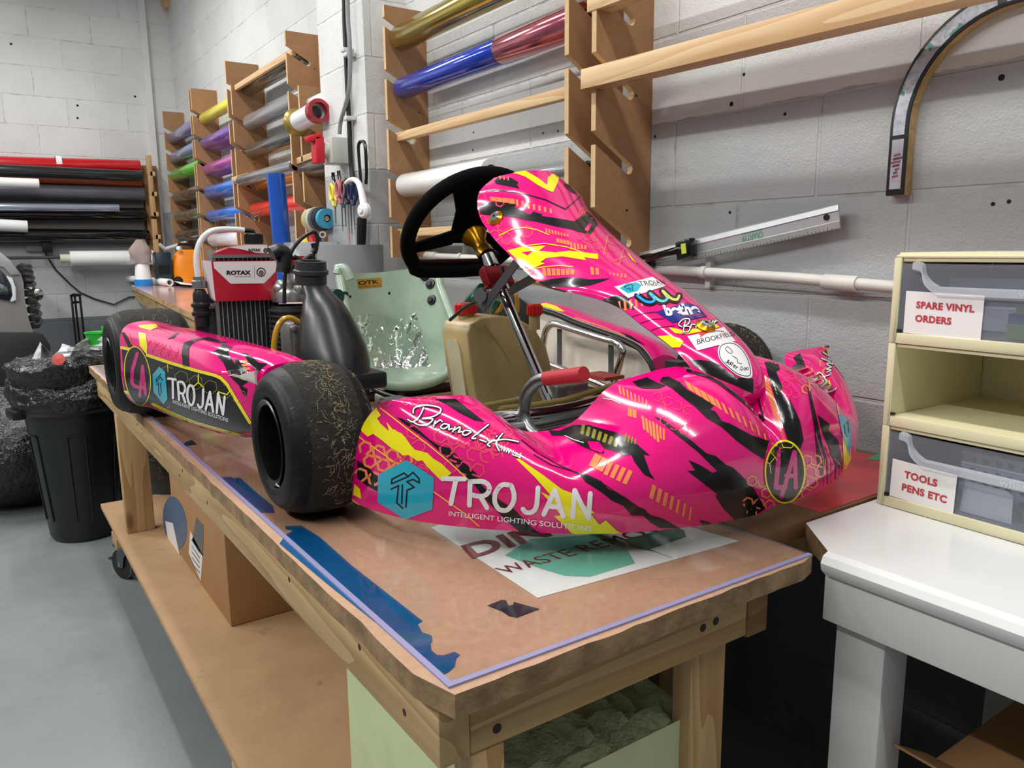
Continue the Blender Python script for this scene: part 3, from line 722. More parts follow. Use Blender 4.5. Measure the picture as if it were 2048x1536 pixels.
# maroon lettering and green leaves on the printed sheet
mb = MB(); zt = LZ + .0009
def table_poly(px, m_, z=zt): 
    q = tp(px, TZ); mb.prism([(x, y, z) for x, y in q], (0, 0, .0002), m_)
def table_text(s, bl, br, tr, tl, m_, bold=0):
    uv, F_, _ = text_mesh(s, bold); xy = quad_map(uv, bl, br, tr, tl)
    mb.add([tuple(P(x, y, 'z', TZ)[:2]) + (zt + .0006,) for x, y in xy], F_, m_, False)
table_poly([(1010, 1112), (1060, 1080), (1200, 1070), (1245, 1085), (1270, 1128), (1180, 1155), (1130, 1153), (1085, 1140)], 1)
table_poly([(1250, 1080), (1350, 1055), (1368, 1062), (1372, 1075), (1300, 1100), (1345, 1118), (1310, 1105), (1262, 1096)], 2)
table_text('DIN', (945, 1119), (1105, 1072), (1075, 1050), (920, 1094), 0, .03)
table_text('WASTE REMOVAL', (1013, 1150), (1395, 1046), (1362, 1035), (988, 1139), 0, .0)
mb.build('printing', [mat('maroon_ink', '7a2a2e', .45), mat('sage_ink', '6fb5a0', .45), mat('dark_green_ink', '2f6a55', .45)], ps, recalc=False)
# clear protective sheet over the bench top
t = NT('clear_sheet')
gl = t.n('ShaderNodeBsdfGlossy'); gl.inputs['Roughness'].default_value = .06
tr = t.n('ShaderNodeBsdfTransparent'); tr.inputs[0].default_value = (.97, .96, .97, 1)
lw = t.n('ShaderNodeFresnel'); lw.inputs['IOR'].default_value = 1.35
mx = t.n('ShaderNodeMixShader'); t.l(lw.outputs[0], mx.inputs[0]); t.l(tr.outputs[0], mx.inputs[1]); t.l(gl.outputs[0], mx.inputs[2]); t.l(mx.outputs[0], t.out.inputs[0])
M_clear = t.mat
M_clearedge = mat('tinted_sheet_edge', '8f8db4', .25, spec=.6)
cs = MB(); zc = TZ + .0022
c4 = tp([(208, 742), (905, 1391), (1626, 1103), (1440, 1050)], TZ + .002)
c4 = [(TX0 + .03, TY0 + .012), (TX1 - .012, TY0 + .012), (TX1 - .005, TY1 - .004), (TX0 + .03, TY1 - .004)]
cs.add([(x, y, zc) for x, y in c4], [(0, 1, 2, 3)], 0, False)
w_ = .0075
for i in range(4):
    p, q = np.array(c4[i]), np.array(c4[(i + 1) % 4]); d = (q - p) / np.linalg.norm(q - p); nn = np.array([-d[1], d[0]]) * w_
    if i in (0, 1):
        p_ = p + (d * w_ if i == 1 else 0); cs.add([(*p_, zc + .0003), (*q, zc + .0003), (*(q + nn), zc + .0003), (*(p_ + nn), zc + .0003)], [(0, 1, 2, 3)], 1, False)
    cs.add([(*p, TZ), (*q, TZ), (*q, zc), (*p, zc)], [(0, 1, 2, 3)], 1, False)
o = cs.build('clear_cover_sheet', [M_clear, M_clearedge], recalc=False)
tag(o, 'clear plastic sheet with lilac edges covering the workbench top', 'plastic sheet')
# ------------------------------------------------------------------ things on the shelf
M_card = mat('brown_cardboard', 'a67c50', .75, var=.05, vscale=12)
cb_ = thing('cardboard_box', 'large cardboard carton with blue round print on the bench shelf', 'box', (0, 0, 0))
q1 = P(462, 1255, 'z', SZ); q2 = P(600, 1195, 'z', SZ)
q1 = np.array([q1[0], q1[1]]); bxf = q1[0]; byf = q1[1]
print('BOX', q1, q2, P(325, 930, 'y', byf))
bx0 = -2.62
mb = MB().box(bx0, bxf, byf, byf + .34, SZ + .0005, SZ + .42, 0); mb.build('carton', M_card, cb_, bevel=.004)
mb = MB()
def on_front(pts, m_, dz=.0006): mb.prism([(P(x, y, 'y', byf)[0], byf - dz, P(x, y, 'y', byf)[2]) for x, y in pts], (0, -.0003, 0), m_)
el = [(350 + 24 * math.cos(k * PI / 12), 1046 + 52 * math.sin(k * PI / 12) + 12 * math.cos(k * PI / 12)) for k in range(24)]
on_front(el, 0)
on_front([(331, 1042), (346, 1046), (360, 1110), (348, 1100), (336, 1075)], 1, .0008)
on_front([(393, 1035), (407, 1050), (406, 1113), (385, 1080)], 2); on_front([(381, 1062), (406, 1110), (402, 1162), (378, 1105)], 1)
for k in range(5): on_front([(384 + k * .2, 1078 + k * 12), (400, 1104 + k * 10), (400, 1107 + k * 10), (384 + k * .2, 1080 + k * 12)], 2, .0011)
mb.build('printed_label', [mat('label_blue', '3c5a7c', .4), mat('label_white', 'dfe0e2', .4), mat('label_slate', '4c5a5c', .4)], cb_)
mb = MB()
for k, s_ in enumerate(('Color', 'Size', 'Carton', 'Contains')):
    uv, F_, ar = text_mesh(s_, .02); h_ = .028
    mb.add([(bxf + .0006, byf + .10 + u * ar[0] * h_, SZ + .235 - k * .036 + w * h_ * ar[1]) for u, w in uv], F_, 0, False)
mb.build('box_print', mat('box_ink', '3a2818', .7), cb_, recalc=False)
mb = MB().box(bxf - .001, bxf + .0005, byf + .03, byf + .31, SZ + .30, SZ + .34, 0)
# green foam block
fz = SZ + .0005
t = NT('green_foam'); v = t.coord('Object'); n = t.noise(v, 30, 4, .7)
t.l(t.ramp(n, [(.3, lin('8f9d79')), (.7, lin('b3c09a'))]), t.b.inputs['Base Color']); t.set(Roughness=.9); t.bump(n, .8, .02); M_foam = t.mat
M_foam_s = mat('foam_cut_face', 'c0cc9e', .85, var=.06, vscale=14)
ft = SZ + .2
pp = [P(692, 1306, 'y', .42)]
g = thing('foam_block', 'pale green foam block with a rough chewed top on the shelf', 'foam block', (0, 0, 0))
fx0, fx1, fy0, fy1 = -1.06, -.82, .43, .80
fx0 = P(692, 1400, 'y', fy0)[0]
print('FOAM', P(692, 1310, 'y', fy0), P(700, 1450, 'y', fy0))
fx0 = float(P(692, 1310, 'y', fy0)[0]); ftop = float(P(692, 1310, 'y', fy0)[2])
n = 24; G = np.zeros((n, n, 3)); rg = random.Random(5)
for i in range(n):
    for j in range(n):
        G[i, j] = (fx0 + (.40) * i / (n - 1), fy0 + (fy1 - fy0) * j / (n - 1), ftop - (.006 + .02 * rg.random() if 0 < i < n - 1 and 0 < j < n - 1 else 0) - .03 * i / (n - 1))
mb = MB().grid(G, 0)
mb.add([(fx0, fy0, SZ), (fx0 + .4, fy0, SZ), (fx0 + .4, fy0, ftop - .03), (fx0, fy0, ftop), (fx0, fy1, SZ), (fx0 + .4, fy1, SZ), (fx0 + .4, fy1, ftop - .03), (fx0, fy1, ftop)], [(0, 1, 2, 3), (4, 7, 6, 5), (0, 3, 7, 4), (1, 5, 6, 2), (0, 4, 5, 1)], 1, False)
mb.build('foam_body', [M_foam, M_foam_s], g, recalc=True)
q = P(600, 1220, 'z', SZ)
o = MB().lathe([(1e-4, 0), (.05, 0), (.052, .01), (.052, .3), (1e-4, .3)], (bxf + .03, byf + .40, SZ + .0005), (0, 0, 1), 24).build('brown_bottle', mat('dark_tin', '4e4224', .4)); tag(o, 'dark olive tin standing behind the carton on the shelf', 'tin')
o = MB().box(-1.35, -.92, .86, .872, .1, .62).build('leaning_board', mat('grey_white_board', 'c9cccd', .5), bevel=.002); tag(o, 'white board leaning upright under the bench, behind the leg', 'board')
o.location.z = -.05

# ------------------------------------------------------------------ white desk and drawer tower at the right
wd = thing('white_desk', 'white laminate desk with clipped corner at the right', 'desk', (-.3, 1.2, 0))
wz = TZ + .004
xs, prof = None, []
# rounded post formed front edge profile (y, z)
yf = .948
M_lam = mat('white_laminate', 'e9eae9', .28, coat=.2)
pr = [(yf + .02, wz - .036), (yf + .004, wz - .034), (yf - .006, wz - .024), (yf - .008, wz - .014), (yf - .003, wz - .004), (yf + .008, wz)]
# plan outline: clipped corner
G = []
for k, (yy, zz) in enumerate(pr):
    G.append([(-.604 + .0, yy, zz), (.55, yy, zz)])
mb = MB().grid(np.array([[(-.603, y_, z_), (.55, y_, z_)] for y_, z_ in pr]), 0)
mb.add([(-.603, yf + .008, wz), (.55, yf + .008, wz), (.55, 1.585, wz), (-.690, 1.585, wz), (-.690, 1.03, wz)], [(0, 1, 2, 3, 4)], 0, False)
mb.add([(-.603, yf + .008, wz), (-.690, 1.03, wz), (-.690, 1.03, wz - .036), (-.603, yf + .02, wz - .036)], [(0, 1, 2, 3)], 1, False)
mb.add([(-.690, 1.03, wz), (-.690, 1.585, wz), (-.690, 1.585, wz - .036), (-.690, 1.03, wz - .036)], [(0, 1, 2, 3)], 1, False)
mb.add([(-.603, y_, z_) for y_, z_ in pr], [tuple(range(len(pr)))], 1, False)
mb.add([(-.603, yf + .02, wz - .036), (.55, yf + .02, wz - .036), (.55, 1.585, wz - .036), (-.690, 1.585, wz - .036), (-.690, 1.03, wz - .036)], [(4, 3, 2, 1, 0)], 0, False)
part(mb, 'worktop', [M_lam, mat('chipboard_end', '8a6c4a', .9, var=.3, vscale=80)], wd, recalc=True)
M_wpaint = mat('grey_white_paint', 'c9cac8', .5, var=.08, vscale=9)
part(MB().box(-.608, .55, yf + .012, yf + .034, wz - .106, wz - .0365), 'apron', mat('apron_white', 'd7d8d5', .35), wd, bevel=.002)
part(MB().box(-.60, -.525, yf + .035, yf + .10, 0, wz - .0365), 'leg', M_wpaint, wd, bevel=.004)
part(MB().box(-.60, -.53, 1.49, 1.56, 0, wz - .0365), 'leg', M_wpaint, wd, bevel=.004)
part(MB().box(.46, .53, yf + .035, yf + .10, 0, wz - .0365), 'leg', M_wpaint, wd, bevel=.004)
# drawer tower
M_cream = mat('cream_plastic', 'dcd6b0', .38)
t = NT('translucent_plastic')
t.set(Base_Color=lin('dfe4ee'), Roughness=.12, Transmission_Weight=0.0)
tr = t.n('ShaderNodeBsdfTransparent'); tr.inputs[0].default_value = (.92, .93, .96, 1)
fr_ = t.n('ShaderNodeFresnel'); fr_.inputs['IOR'].default_value = 1.45
fa = t.math('ADD', t.math('MULTIPLY', fr_.outputs[0], .8), .10, True)
mx = t.n('ShaderNodeMixShader'); t.l(fa, mx.inputs[0]); t.l(tr.outputs[0], mx.inputs[1]); t.l(t.b.outputs[0], mx.inputs[2]); t.l(mx.outputs[0], t.out.inputs[0])
M_trans = t.mat
t = NT('frosted_plastic'); t.set(Base_Color=lin('e6eaf2'), Roughness=.3)
tr = t.n('ShaderNodeBsdfTransparent'); mx = t.n('ShaderNodeMixShader'); mx.inputs[0].default_value = .45
t.l(tr.outputs[0], mx.inputs[1]); t.l(t.b.outputs[0], mx.inputs[2]); t.l(mx.outputs[0], t.out.inputs[0]); M_frost = t.mat
dz = wz + .0004
dt = thing('drawer_tower', 'three tier cream plastic drawer tower on the white desk', 'drawer unit', (-.678, 1.206, dz), (0, 0, math.radians(-2.0)))
W, D, H3 = .40, .285, .135; th = .012
for k in range(3):
    z0 = k * (H3 + .0003); mb = MB()
    tp_ = .004 * (k == 2)
    mb.box(0, th, 0, D, z0, z0 + H3).box(W - th, W, 0, D, z0, z0 + H3).box(th, W - th, 0, D, z0, z0 + .017).box(th, W - th, D - .004, D, z0 + .017, z0 + H3)
    mb.box(th, W - th, 0.004, D, z0 + H3 - .006, z0 + H3)
    mb.build('drawer_frame', M_cream, dt, bevel=.0015)
    MB().box(th + .0005, th + .007, -.0006, .004, z0 + .019, z0 + .0225).build('slot', M_matblack, dt)
zt_ = 3 * H3 + .001
MB().box(.005, W - .005, .004, D, zt_, zt_ + .008).box(.002, W - .002, .001, D, zt_ - .0005, zt_ + .0045).build('lid', mat('cream_lid', 'e2dcb4', .35), dt, bevel=.002)
def drawer(z0):
    """clear drawer: front panel, floor, sides, scooped grip"""
    x0, x1, zb, zt = th + .001, W - th - .001, z0 + .0172, z0 + H3 - .009
    mb = MB().box(x0, x1, .004, .0055, zb, zt).box(x0, x0 + .0015, .0055, D - .02, zb, zt - .012).box(x1 - .0015, x1, .0055, D - .02, zb, zt - .012).box(x0 + .0015, x1 - .0015, .0055, D - .02, zb, zb + .0015).box(x0 + .0015, x1 - .0015, D - .022, D - .02, zb, zt - .012)
    d = mb.build('drawer', M_trans, dt)
    gx0, gx1 = x0 + .035, x1 - .035; gz = zt - .038
    path = [(gx0 - .014, 0, zt), (gx0, 0, zt - .004), (gx0 + .006, 0, gz + .016), (gx0 + .024, 0, gz + .002), (gx0 + .05, 0, gz), (gx1 - .05, 0, gz), (gx1 - .024, 0, gz + .002), (gx1 - .006, 0, gz + .016), (gx1, 0, zt - .004), (gx1 + .014, 0, zt)]
    s3 = smooth([(p[0], p[2]) for p in path], 4)
    mb = MB(); pts = []
    A = np.array([[(x, .0035, z + .004), (x, -.006, z + .002), (x, -.007, z - .008), (x, .0035, z - .012)] for x, z in s3])
    mb.grid(A, 0); mb.build('grip', M_frost, d, recalc=True)
    return d
d1 = drawer(0.0); d3 = drawer(2 * (H3 + .0003))
def note(x0, z0, w, h, lines, tilt, parent, name='paper_label'):
    root = MB().box(0, w, 0, .0004, 0, h).build(name, M_paper, parent); root.location = (x0, .0026, z0); root.rotation_euler = (math.radians(2), math.radians(tilt), 0)
    for s_, lx, lz, lh in lines:
        uv, F_, ar = text_mesh(s_, .045, spacing=1.08); lw_ = lh * ar[0] / ar[1]
        mb = MB().add([(lx + u * lw_, -.0004, lz + v_ * lh) for u, v_ in uv], F_, 0, False)
        mb.build('red_lettering', mat('red_marker', 'c23a46', .7), root, recalc=False)
    return root
note(.022, 2 * H3 + .0185, .118, .066, [('SPARE VINYL', .018, .040, .0112), ('ORDERS', .018, .019, .0112)], 1.0, d3)
note(.020, .0185, .104, .064, [('TOOLS', .022, .037, .0125), ('PENS ETC', .020, .015, .0125)], 2.0, d1)
for d_, z_ in ((d1, 0), (d3, 2 * H3)):
    uv, F_, ar = text_mesh('wham', .0); mb = MB().add([(.19 + u * .042, -.0078, z_ + .082 + v_ * .010) for u, v_ in uv], F_, 0, False)
    mb.build('embossed_word', M_frost, d_, recalc=False)
# contents of the drawers
rt = np.array(dt.location); ca, sa = math.cos(dt.rotation_euler[2]), math.sin(dt.rotation_euler[2])
def inunit(o, x, y, z): o.location = (rt[0] + ca * x - sa * y, rt[1] + sa * x + ca * y, rt[2] + z); o.rotation_euler[2] = dt.rotation_euler[2]; return o
o = inunit(MB().box(0, .19, 0, .08, 0, .022).box(.0, .19, .004, .08, .022, .036, 1).box(.01, .18, .002, .08, .036, .046, 0).build('folder_stack', [mat('folder_green', '7a9a4a', .5), mat('folder_blue', '3c5a86', .5), M_paper]), .165, .02, 2 * H3 + .0205)
tag(o, 'stack of blue and green folders inside the top drawer', 'folders')
o = inunit(MB().box(0, .33, 0, .003, 0, .082).build('white_sheet', mat('lilac_paper', 'd9dae8', .6)), .03, .11, 2 * H3 + .0205); tag(o, 'pale sheet standing at the back of the top drawer', 'paper')
t = NT('heart_basket'); v = t.coord('Object', (55, 55, 55)); vo = t.n('ShaderNodeTexVoronoi'); t.l(v, vo.inputs['Vector']); vo.inputs['Randomness'].default_value = .15; vo.inputs['Scale'].default_value = 1
t.l(t.ramp(vo.outputs['Distance'], [(.22, lin('5f666c')), (.3, lin('a5acb2'))]), t.b.inputs['Base Color']); t.set(Roughness=.5)
mb = MB().box(0, .24, 0, .004, 0, .085).box(0, .004, .004, .15, 0, .085).box(.236, .24, .004, .15, 0, .085).box(.004, .236, .004, .15, 0, .004)
o = inunit(mb.build('pierced_basket', t.mat, bevel=.001), .10, .06, .0195); tag(o, 'grey pierced basket inside the bottom drawer', 'basket')
o = inunit(MB().prism([(0, 0, 0), (.075, 0, 0), (.070, .008, .04), (.062, .01, .045), (0, .01, .047)], (0, .0012, 0)).build('white_card', mat('card_white', 'e3e4e6', .6)), .125, .018, .0195); tag(o, 'white card standing beside the TOOLS label in the bottom drawer', 'card')
# carton under the desk
cx0 = thing('cardboard_box', 'open cardboard carton in the shadow under the white desk', 'box', (0, 0, 0))
mb = MB().box(-.50, .1, 1.10, 1.45, .0005, .50); mb.build('carton', M_card, cx0, bevel=.004)
mb = MB().prism([(-.51, 1.095, .50), (.1, 1.095, .50), (.1, 1.0, .53), (-.52, 1.02, .54)], (0, 0, .004)); mb.build('flap', M_card, cx0)
# ------------------------------------------------------------------ black bins
M_bag = None
t = NT('bin_bag'); v = t.coord('Object'); n = t.noise(v, 14, 5, .65); n2 = t.noise(v, 45, 3, .6)
t.set(Base_Color=lin('050506'), Roughness=.14, Specular_IOR_Level=.7); t.bump(t.math('ADD', n, t.math('MULTIPLY', n2, .25)), .8, .03); M_bag = t.mat
M_binp = mat('bin_plastic', '101418', .38, var=.1)
def crumple(base_fn, nu, nv, amp, seed, closed=True):
    rg = np.random.RandomState(seed); ph = rg.rand(6, 3) * 6.28; G = np.zeros((nu, nv, 3))
    for i in range(nu):
        for j in range(nv):
            u = 2 * PI * i / nu; v = j / (nv - 1); q, nrm = base_fn(u, v)
            d = sum(math.sin((k + 2) * u + ph[k, 0] + 5 * v * math.sin(ph[k, 1])) * math.cos((k + 1) * 3 * v + ph[k, 2]) / (k + 1.3) for k in range(6)) + rg.uniform(-.35, .35)
            G[i, j] = np.array(q) + np.array(nrm) * amp * d
    return G
bin_ = thing('dustbin', 'tall black plastic dustbin behind the left end of the bench', 'bin', (-3.86, .31, 0))
pr = [(1e-4, .0), (.135, .0), (.145, .02), (.19, .565), (.192, .575), (.21, .578), (.222, .592), (.222, .61), (.214, .625), (.198, .63), (.188, .61), (.14, .04), (1e-4, .04)]
MB().lathe(pr, (0, 0, .001), (0, 0, 1), 40).build('bin_body', M_binp, bin_)
mb = MB()
for a in (-2.3, -1.2, -.1, 1.0, 2.1):
    for da in (-.2, .2):
        path = [((.146 + (.19 - .146) * s_ + .001) * math.cos(a + da * (1 - .1 * s_)), (.146 + (.19 - .146) * s_ + .001) * math.sin(a + da * (1 - .1 * s_)), .02 + .545 * s_) for s_ in (.15, .5, .85)]
        mb.tube(path, .004, 6)
    mb.tube([((.186) * math.cos(a + q), .186 * math.sin(a + q), .485) for q in (-.18, 0, .18)], .004, 6)
mb.build('moulded_rib', M_binp, bin_)
for sg in (-1, 1):
    q = math.radians(100) if sg > 0 else math.radians(-80)
    mb = MB().obox((.222 * math.cos(q), .222 * math.sin(q), .585), (.025 * math.cos(q), .025 * math.sin(q), 0), (-.06 * math.sin(q), .06 * math.cos(q), 0), (0, 0, .02)); mb.build('handle', M_binp, bin_, bevel=.006)
def bagf(u, v):
    hs = [(.225, .60), (.245, .645), (.238, .69), (.222, .715), (.235, .755), (.25, .785), (.19, .805), (.09, .81), (.02, .805)]
    x = v * (len(hs) - 1); i = min(int(x), len(hs) - 2); f = x - i
    r = hs[i][0] * (1 - f) + hs[i + 1][0] * f; z = hs[i][1] * (1 - f) + hs[i + 1][1] * f
    return (r * math.cos(u), r * math.sin(u), z), (.5 * math.cos(u), .5 * math.sin(u), .8)
bg = MB().grid(crumple(bagf, 64, 26, .022, 4), 0, closed_u=True).build('bin_bag', M_bag, recalc=True)
bg.location = bin_.location
tag(bg, 'crumpled shiny black bag bulging over the tall dustbin', 'bin bag')
b2 = thing('dustbin', 'smaller dark bin half hidden behind the bench leg', 'bin', (-3.36, .62, 0))
MB().lathe([(1e-4, 0), (.11, 0), (.14, .45), (.15, .46), (.14, .47), (1e-4, .44)], (0, 0, .001), (0, 0, 1), 30).build('bin_body', mat('bin_grey', '26292c', .4), b2)
def bag2(u, v):
    hs = [(.15, .36), (.165, .42), (.17, .5), (.16, .56), (.12, .6), (.02, .6)]
    x = v * (len(hs) - 1); i = min(int(x), len(hs) - 2); f = x - i
    r = hs[i][0] * (1 - f) + hs[i + 1][0] * f; z = hs[i][1] * (1 - f) + hs[i + 1][1] * f
    return (r * math.cos(u), r * math.sin(u), z), (.8 * math.cos(u), .8 * math.sin(u), .5)
o = MB().grid(crumple(bag2, 48, 18, .018, 9), 0, closed_u=True).build('bin_bag', M_bag); o.location = b2.location
tag(o, 'black bag folded over the smaller bin behind the bench leg', 'bin bag')
def bag3(u, v):
    t_ = PI * v; return (.32 * math.sin(t_) * math.cos(u), .36 * math.sin(t_) * math.sin(u), .29 - .30 * math.cos(t_)), (math.sin(t_) * math.cos(u), math.sin(t_) * math.sin(u), .4)
o = MB().grid(crumple(bag3, 48, 24, .03, 12), 0, closed_u=True).build('bin_bag', M_bag); o.location = (-4.55, .10, 0.0)
tag(o, 'full black rubbish bag on the floor between the car and the dustbin', 'bin bag')
def bag4(u, v):
    t_ = PI * v; return (.30 * math.sin(t_) * math.cos(u), .30 * math.sin(t_) * math.sin(u), .33 - .34 * math.cos(t_)), (math.sin(t_) * math.cos(u), math.sin(t_) * math.sin(u), .4)
o = MB().grid(crumple(bag4, 40, 20, .03, 15), 0, closed_u=True).build('bin_bag', M_bag); o.location = (-3.95, .92, 0.0)
tag(o, 'dark rubbish bag in the shadow beyond the bench leg', 'bin bag')
# waste film sticking out of the bag
def film_sheet(name, pts_px, X, thick, m_, label, cat, wave=.03, seed=1):
    q = [P(x, y, 'x', X) for x, y in pts_px]; c = sum(q) / len(q); rg = random.Random(seed)
    n = 7; mb = MB(); A, B, C_, D = q
    G = np.array([[(A * (1 - i / n) + B * i / n) * (1 - j / n) + (D * (1 - i / n) + C_ * i / n) * j / n + np.array([rg.uniform(-1, 1) * wave + .05 * math.sin(i), 0, rg.uniform(-.3, .3) * wave]) for j in range(n + 1)] for i in range(n + 1)])
    mb.grid(G); mb.v = mb.v + [tuple(np.array(v) + np.array([-thick, 0, 0])) for v in mb.v]
    k = (n + 1) ** 2; mb.f += [tuple(i + k for i in reversed(f)) for f in mb.f]; mb.m += mb.m; mb.sm += mb.sm
    o = mb.build(name, m_); return tag(o, label, cat)
M_foil = mat('silver_backing', 'd4d6d8', .3, .2, var=.12, vscale=12)
film_sheet('waste_film', [(64, 718), (116, 718), (84, 688), (80, 684)], -3.64, .002, M_foil, 'silvery triangle of waste film poking out of the bin bag', 'waste film', .006)
film_sheet('waste_film', [(104, 716), (212, 702), (212, 672), (125, 690)], -3.68, .002, M_foil, 'crumpled silver waste film along the top of the bin bag', 'waste film', .02, 4)
a = P(118, 719, 'x', -3.60); o = MB().lathe([(1e-4, 0), (.022, .0), (.024, .008), (1e-4, .010)], (a[0], a[1], a[2]), (.9, -.3, .3), 20).build('red_disc', mat('faded_red', 'c8453e', .4)); tag(o, 'small round red lid among the waste in the bin bag', 'lid')
a = P(196, 688, 'x', -3.74)
g = thing('green_tub', 'bright green plastic tub standing on the waste behind the tyre', 'tub', tuple(a))
MB().lathe([(1e-4, 0), (.036, 0), (.046, .045), (.05, .047), (.05, .052), (.042, .05), (.033, .01), (1e-4, .01)], (0, 0, 0), (0, 0, 1), 24).build('tub', mat('lime_plastic', '2fae3a', .35), g)
MB().lathe([(1e-4, 0), (.014, 0), (.014, .03), (1e-4, .03)], (.02, .03, .045), (0, 0, 1), 16).build('spout', mat('lime_plastic', '2fae3a', .35), g)
# ------------------------------------------------------------------ silver car nose, facing the long wall
car = thing('car', 'silver car parked nose in at the far left of the workshop', 'car')
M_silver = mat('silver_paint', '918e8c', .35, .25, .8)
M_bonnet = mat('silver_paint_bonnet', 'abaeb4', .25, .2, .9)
X = -5.15
def cpt(px, py, x=X): q = P(px, py, 'x', x); return q
# body silhouette stations across the width (x): right flank curves into the nose
prof = [(-80, 470), (-30, 490), (0, 503), (25, 525), (42, 548), (47, 565), (50, 600), (58, 640), (68, 668), (75, 690), (70, 708), (66, 745)]
mb = MB(); G = []
for xi, dyf, dz in ((X, 0, 0), (X - .04, -.012, 0), (X - .25, -.03, .02), (X - .6, -.03, .03), (X - 1.1, -.03, .04), (X - 1.6, -.03, .02), (X - 1.85, -.1, 0)):
    G.append([(xi, cpt(px, py)[1] + (dyf if px > -20 else 0), cpt(px, py)[2] + (dz if py < 560 else 0)) for px, py in prof])
mb.grid(np.array(G), 0)
mb.add([G[0][i] for i in range(len(prof))] + [(X, -3.2, G[0][-1][2]), (X, -3.2, G[0][0][2] + .35)], [tuple(range(len(prof) + 2))], 0, False)
mb.build('body', M_silver, car, recalc=True, angle=60)
def cpoly(px, m_, name, off=.012, th=.01, parent=car):
    return MB().prism([(X + off, cpt(x, y)[1], cpt(x, y)[2]) for x, y in px], (-th, 0, 0)).build(name, m_, parent, bevel=.002)
cpoly([(-40, 500), (0, 505), (20, 520), (40, 549), (22, 550), (8, 535), (-40, 520)], M_bonnet, 'bonnet')
hl = cpoly([(-40, 540), (0, 539), (10, 551), (20, 570), (24, 596), (18, 601), (-40, 592)], mat('lamp_glass', '20262c', .08, coat=1), 'headlight', .016)
cpoly([(12, 551), (24, 556), (31, 575), (32, 600), (24, 603), (20, 602), (25, 590), (22, 570)], mat('daytime_strip', 'dfe6ea', .2), 'light_strip', .022, .008, hl)
cpoly([(-40, 560), (-5, 563), (15, 575), (18, 590), (-40, 585)], mat('lamp_reflector', '8fa0ae', .12, .9), 'reflector', .02, .006, hl)
cpoly([(-60, 664), (66, 664), (86, 668), (100, 690), (101, 720), (66, 800), (-60, 812)], mat('bumper_plastic', '232527', .55), 'bumper', .02, .06)
gm = MB()
for k, (px, py) in enumerate(((44, 536), (47, 547), (50, 559), (53, 572), (56, 587), (60, 603), (63, 620), (66, 637), (68, 652))):
    q = cpt(px, py); gm.tube([(X - .02, q[1] - .01, q[2]), (X - .1, q[1] + .02, q[2] - .005), (X - .5, q[1] + .06, q[2] - .005), (X - 1.3, q[1] + .06, q[2] - .005)], .019, 10)
gm.build('grille_bar', mat('grille_dark', '2c2e30', .3, .4), car)
q = cpt(70, 592); MB().lathe([(1e-4, .035), (.022, .03), (.034, .018), (.036, 0), (1e-4, 0)], (X - .2, q[1] + .02, q[2]), (.3, 1, 0), 24).build('badge', M_chrome, car)
for yy, xx in ((-2.2, X - .12), (-2.2, X - 1.72)):
    MB().lathe([(.12, -.1), (.3, -.1), (.33, -.06), (.33, .06), (.3, .1), (.12, .1), (.12, -.1)], (xx, yy, .3305), (1, 0, 0), 32).build('wheel', M_rubber, car)
# ------------------------------------------------------------------ bar stool frame by the far wall
st = thing('bar_stool', 'thin black metal stool frame standing by the far wall', 'stool', (-6.9, .64, 0))
zt_ = P(150, 590, 'x', -6.9)[2]; ys = [P(x, 590, 'x', -6.9)[1] - .64 for x in (139, 151, 159)]
for i, (yy, xx) in enumerate(((ys[0], .1), (ys[1] + .005, -.12), (ys[2], .05))):
    MB().tube([(xx, yy, .0), (xx * .9, yy * .9, zt_)], .008, 8).build('leg', M_matblack, st)
MB().tube([(xx, yy, zt_) for yy, xx in ((ys[0], .1), (ys[1], -.12), (ys[2], .05))], .009, 8, closed=True).tube([(xx * .95, yy * .95, zt_ - .055) for yy, xx in ((ys[0], .1), (ys[1], -.12), (ys[2], .05))], .007, 8, closed=True).build('ring', M_matblack, st)
# ------------------------------------------------------------------ far work bench with its clutter
BZ = 1.00
fb = thing('far_bench', 'far timber bench with a shiny stained top along the block wall', 'workbench', (-5.0, 1.3, 0))
A_ = P(262, 571, 'z', BZ); B_ = P(405, 636, 'z', BZ)
dirv = (B_ - A_)[:2]; dirv /= np.linalg.norm(dirv); B2 = A_[:2] + dirv * ((-3.30 - A_[0]) / dirv[0])
ends = [(A_[0], A_[1]), (B2[0], B2[1]), (B2[0], 1.39), (-3.57, 1.39), (-3.57, 1.590), (A_[0], 1.590)]
t = NT('stained_bench_top'); v = t.world(); n = t.noise(v, 6, 3); t.l(t.ramp(n, [(.3, lin('a78c90')), (.5, lin('c9a9a0')), (.62, lin('d98f86')), (.72, lin('b7a9c4'))]), t.b.inputs['Base Color']); t.set(Roughness=.12)
part(MB().prism([(x, y, BZ) for x, y in ends], (0, 0, -.028), 0, 1), 'top_board', [t.mat, M_pine_rail], fb)
def railp(p, q, inset, zt, zb):
    p = np.array(p); q = np.array(q); d = (q - p) / np.linalg.norm(q - p); n_ = np.array([-d[1], d[0]])
    pts = [p + n_ * inset, q + n_ * inset, q + n_ * (inset + .04), p + n_ * (inset + .04)]
    return MB().prism([(x, y, zt) for x, y in pts], (0, 0, zb - zt))
part(railp(ends[0], ends[1], .02, BZ - .0285, BZ - .11), 'front_rail', M_pine_rail, fb)
part(MB().box(A_[0] + .30, A_[0] + .38, A_[1] + .06, A_[1] + .12, 0, BZ - .11), 'leg', M_pine_z, fb)
part(MB().box(A_[0] + .30, A_[0] + .38, 1.5, 1.56, 0, BZ - .0285), 'leg', M_pine_z, fb)
part(MB().box(-3.42, -3.36, B2[1] + .08, B2[1] + .14, 0, BZ - .0285), 'leg', M_pine_z, fb)
def on_bench(px, py): return P(px, py, 'z', BZ)
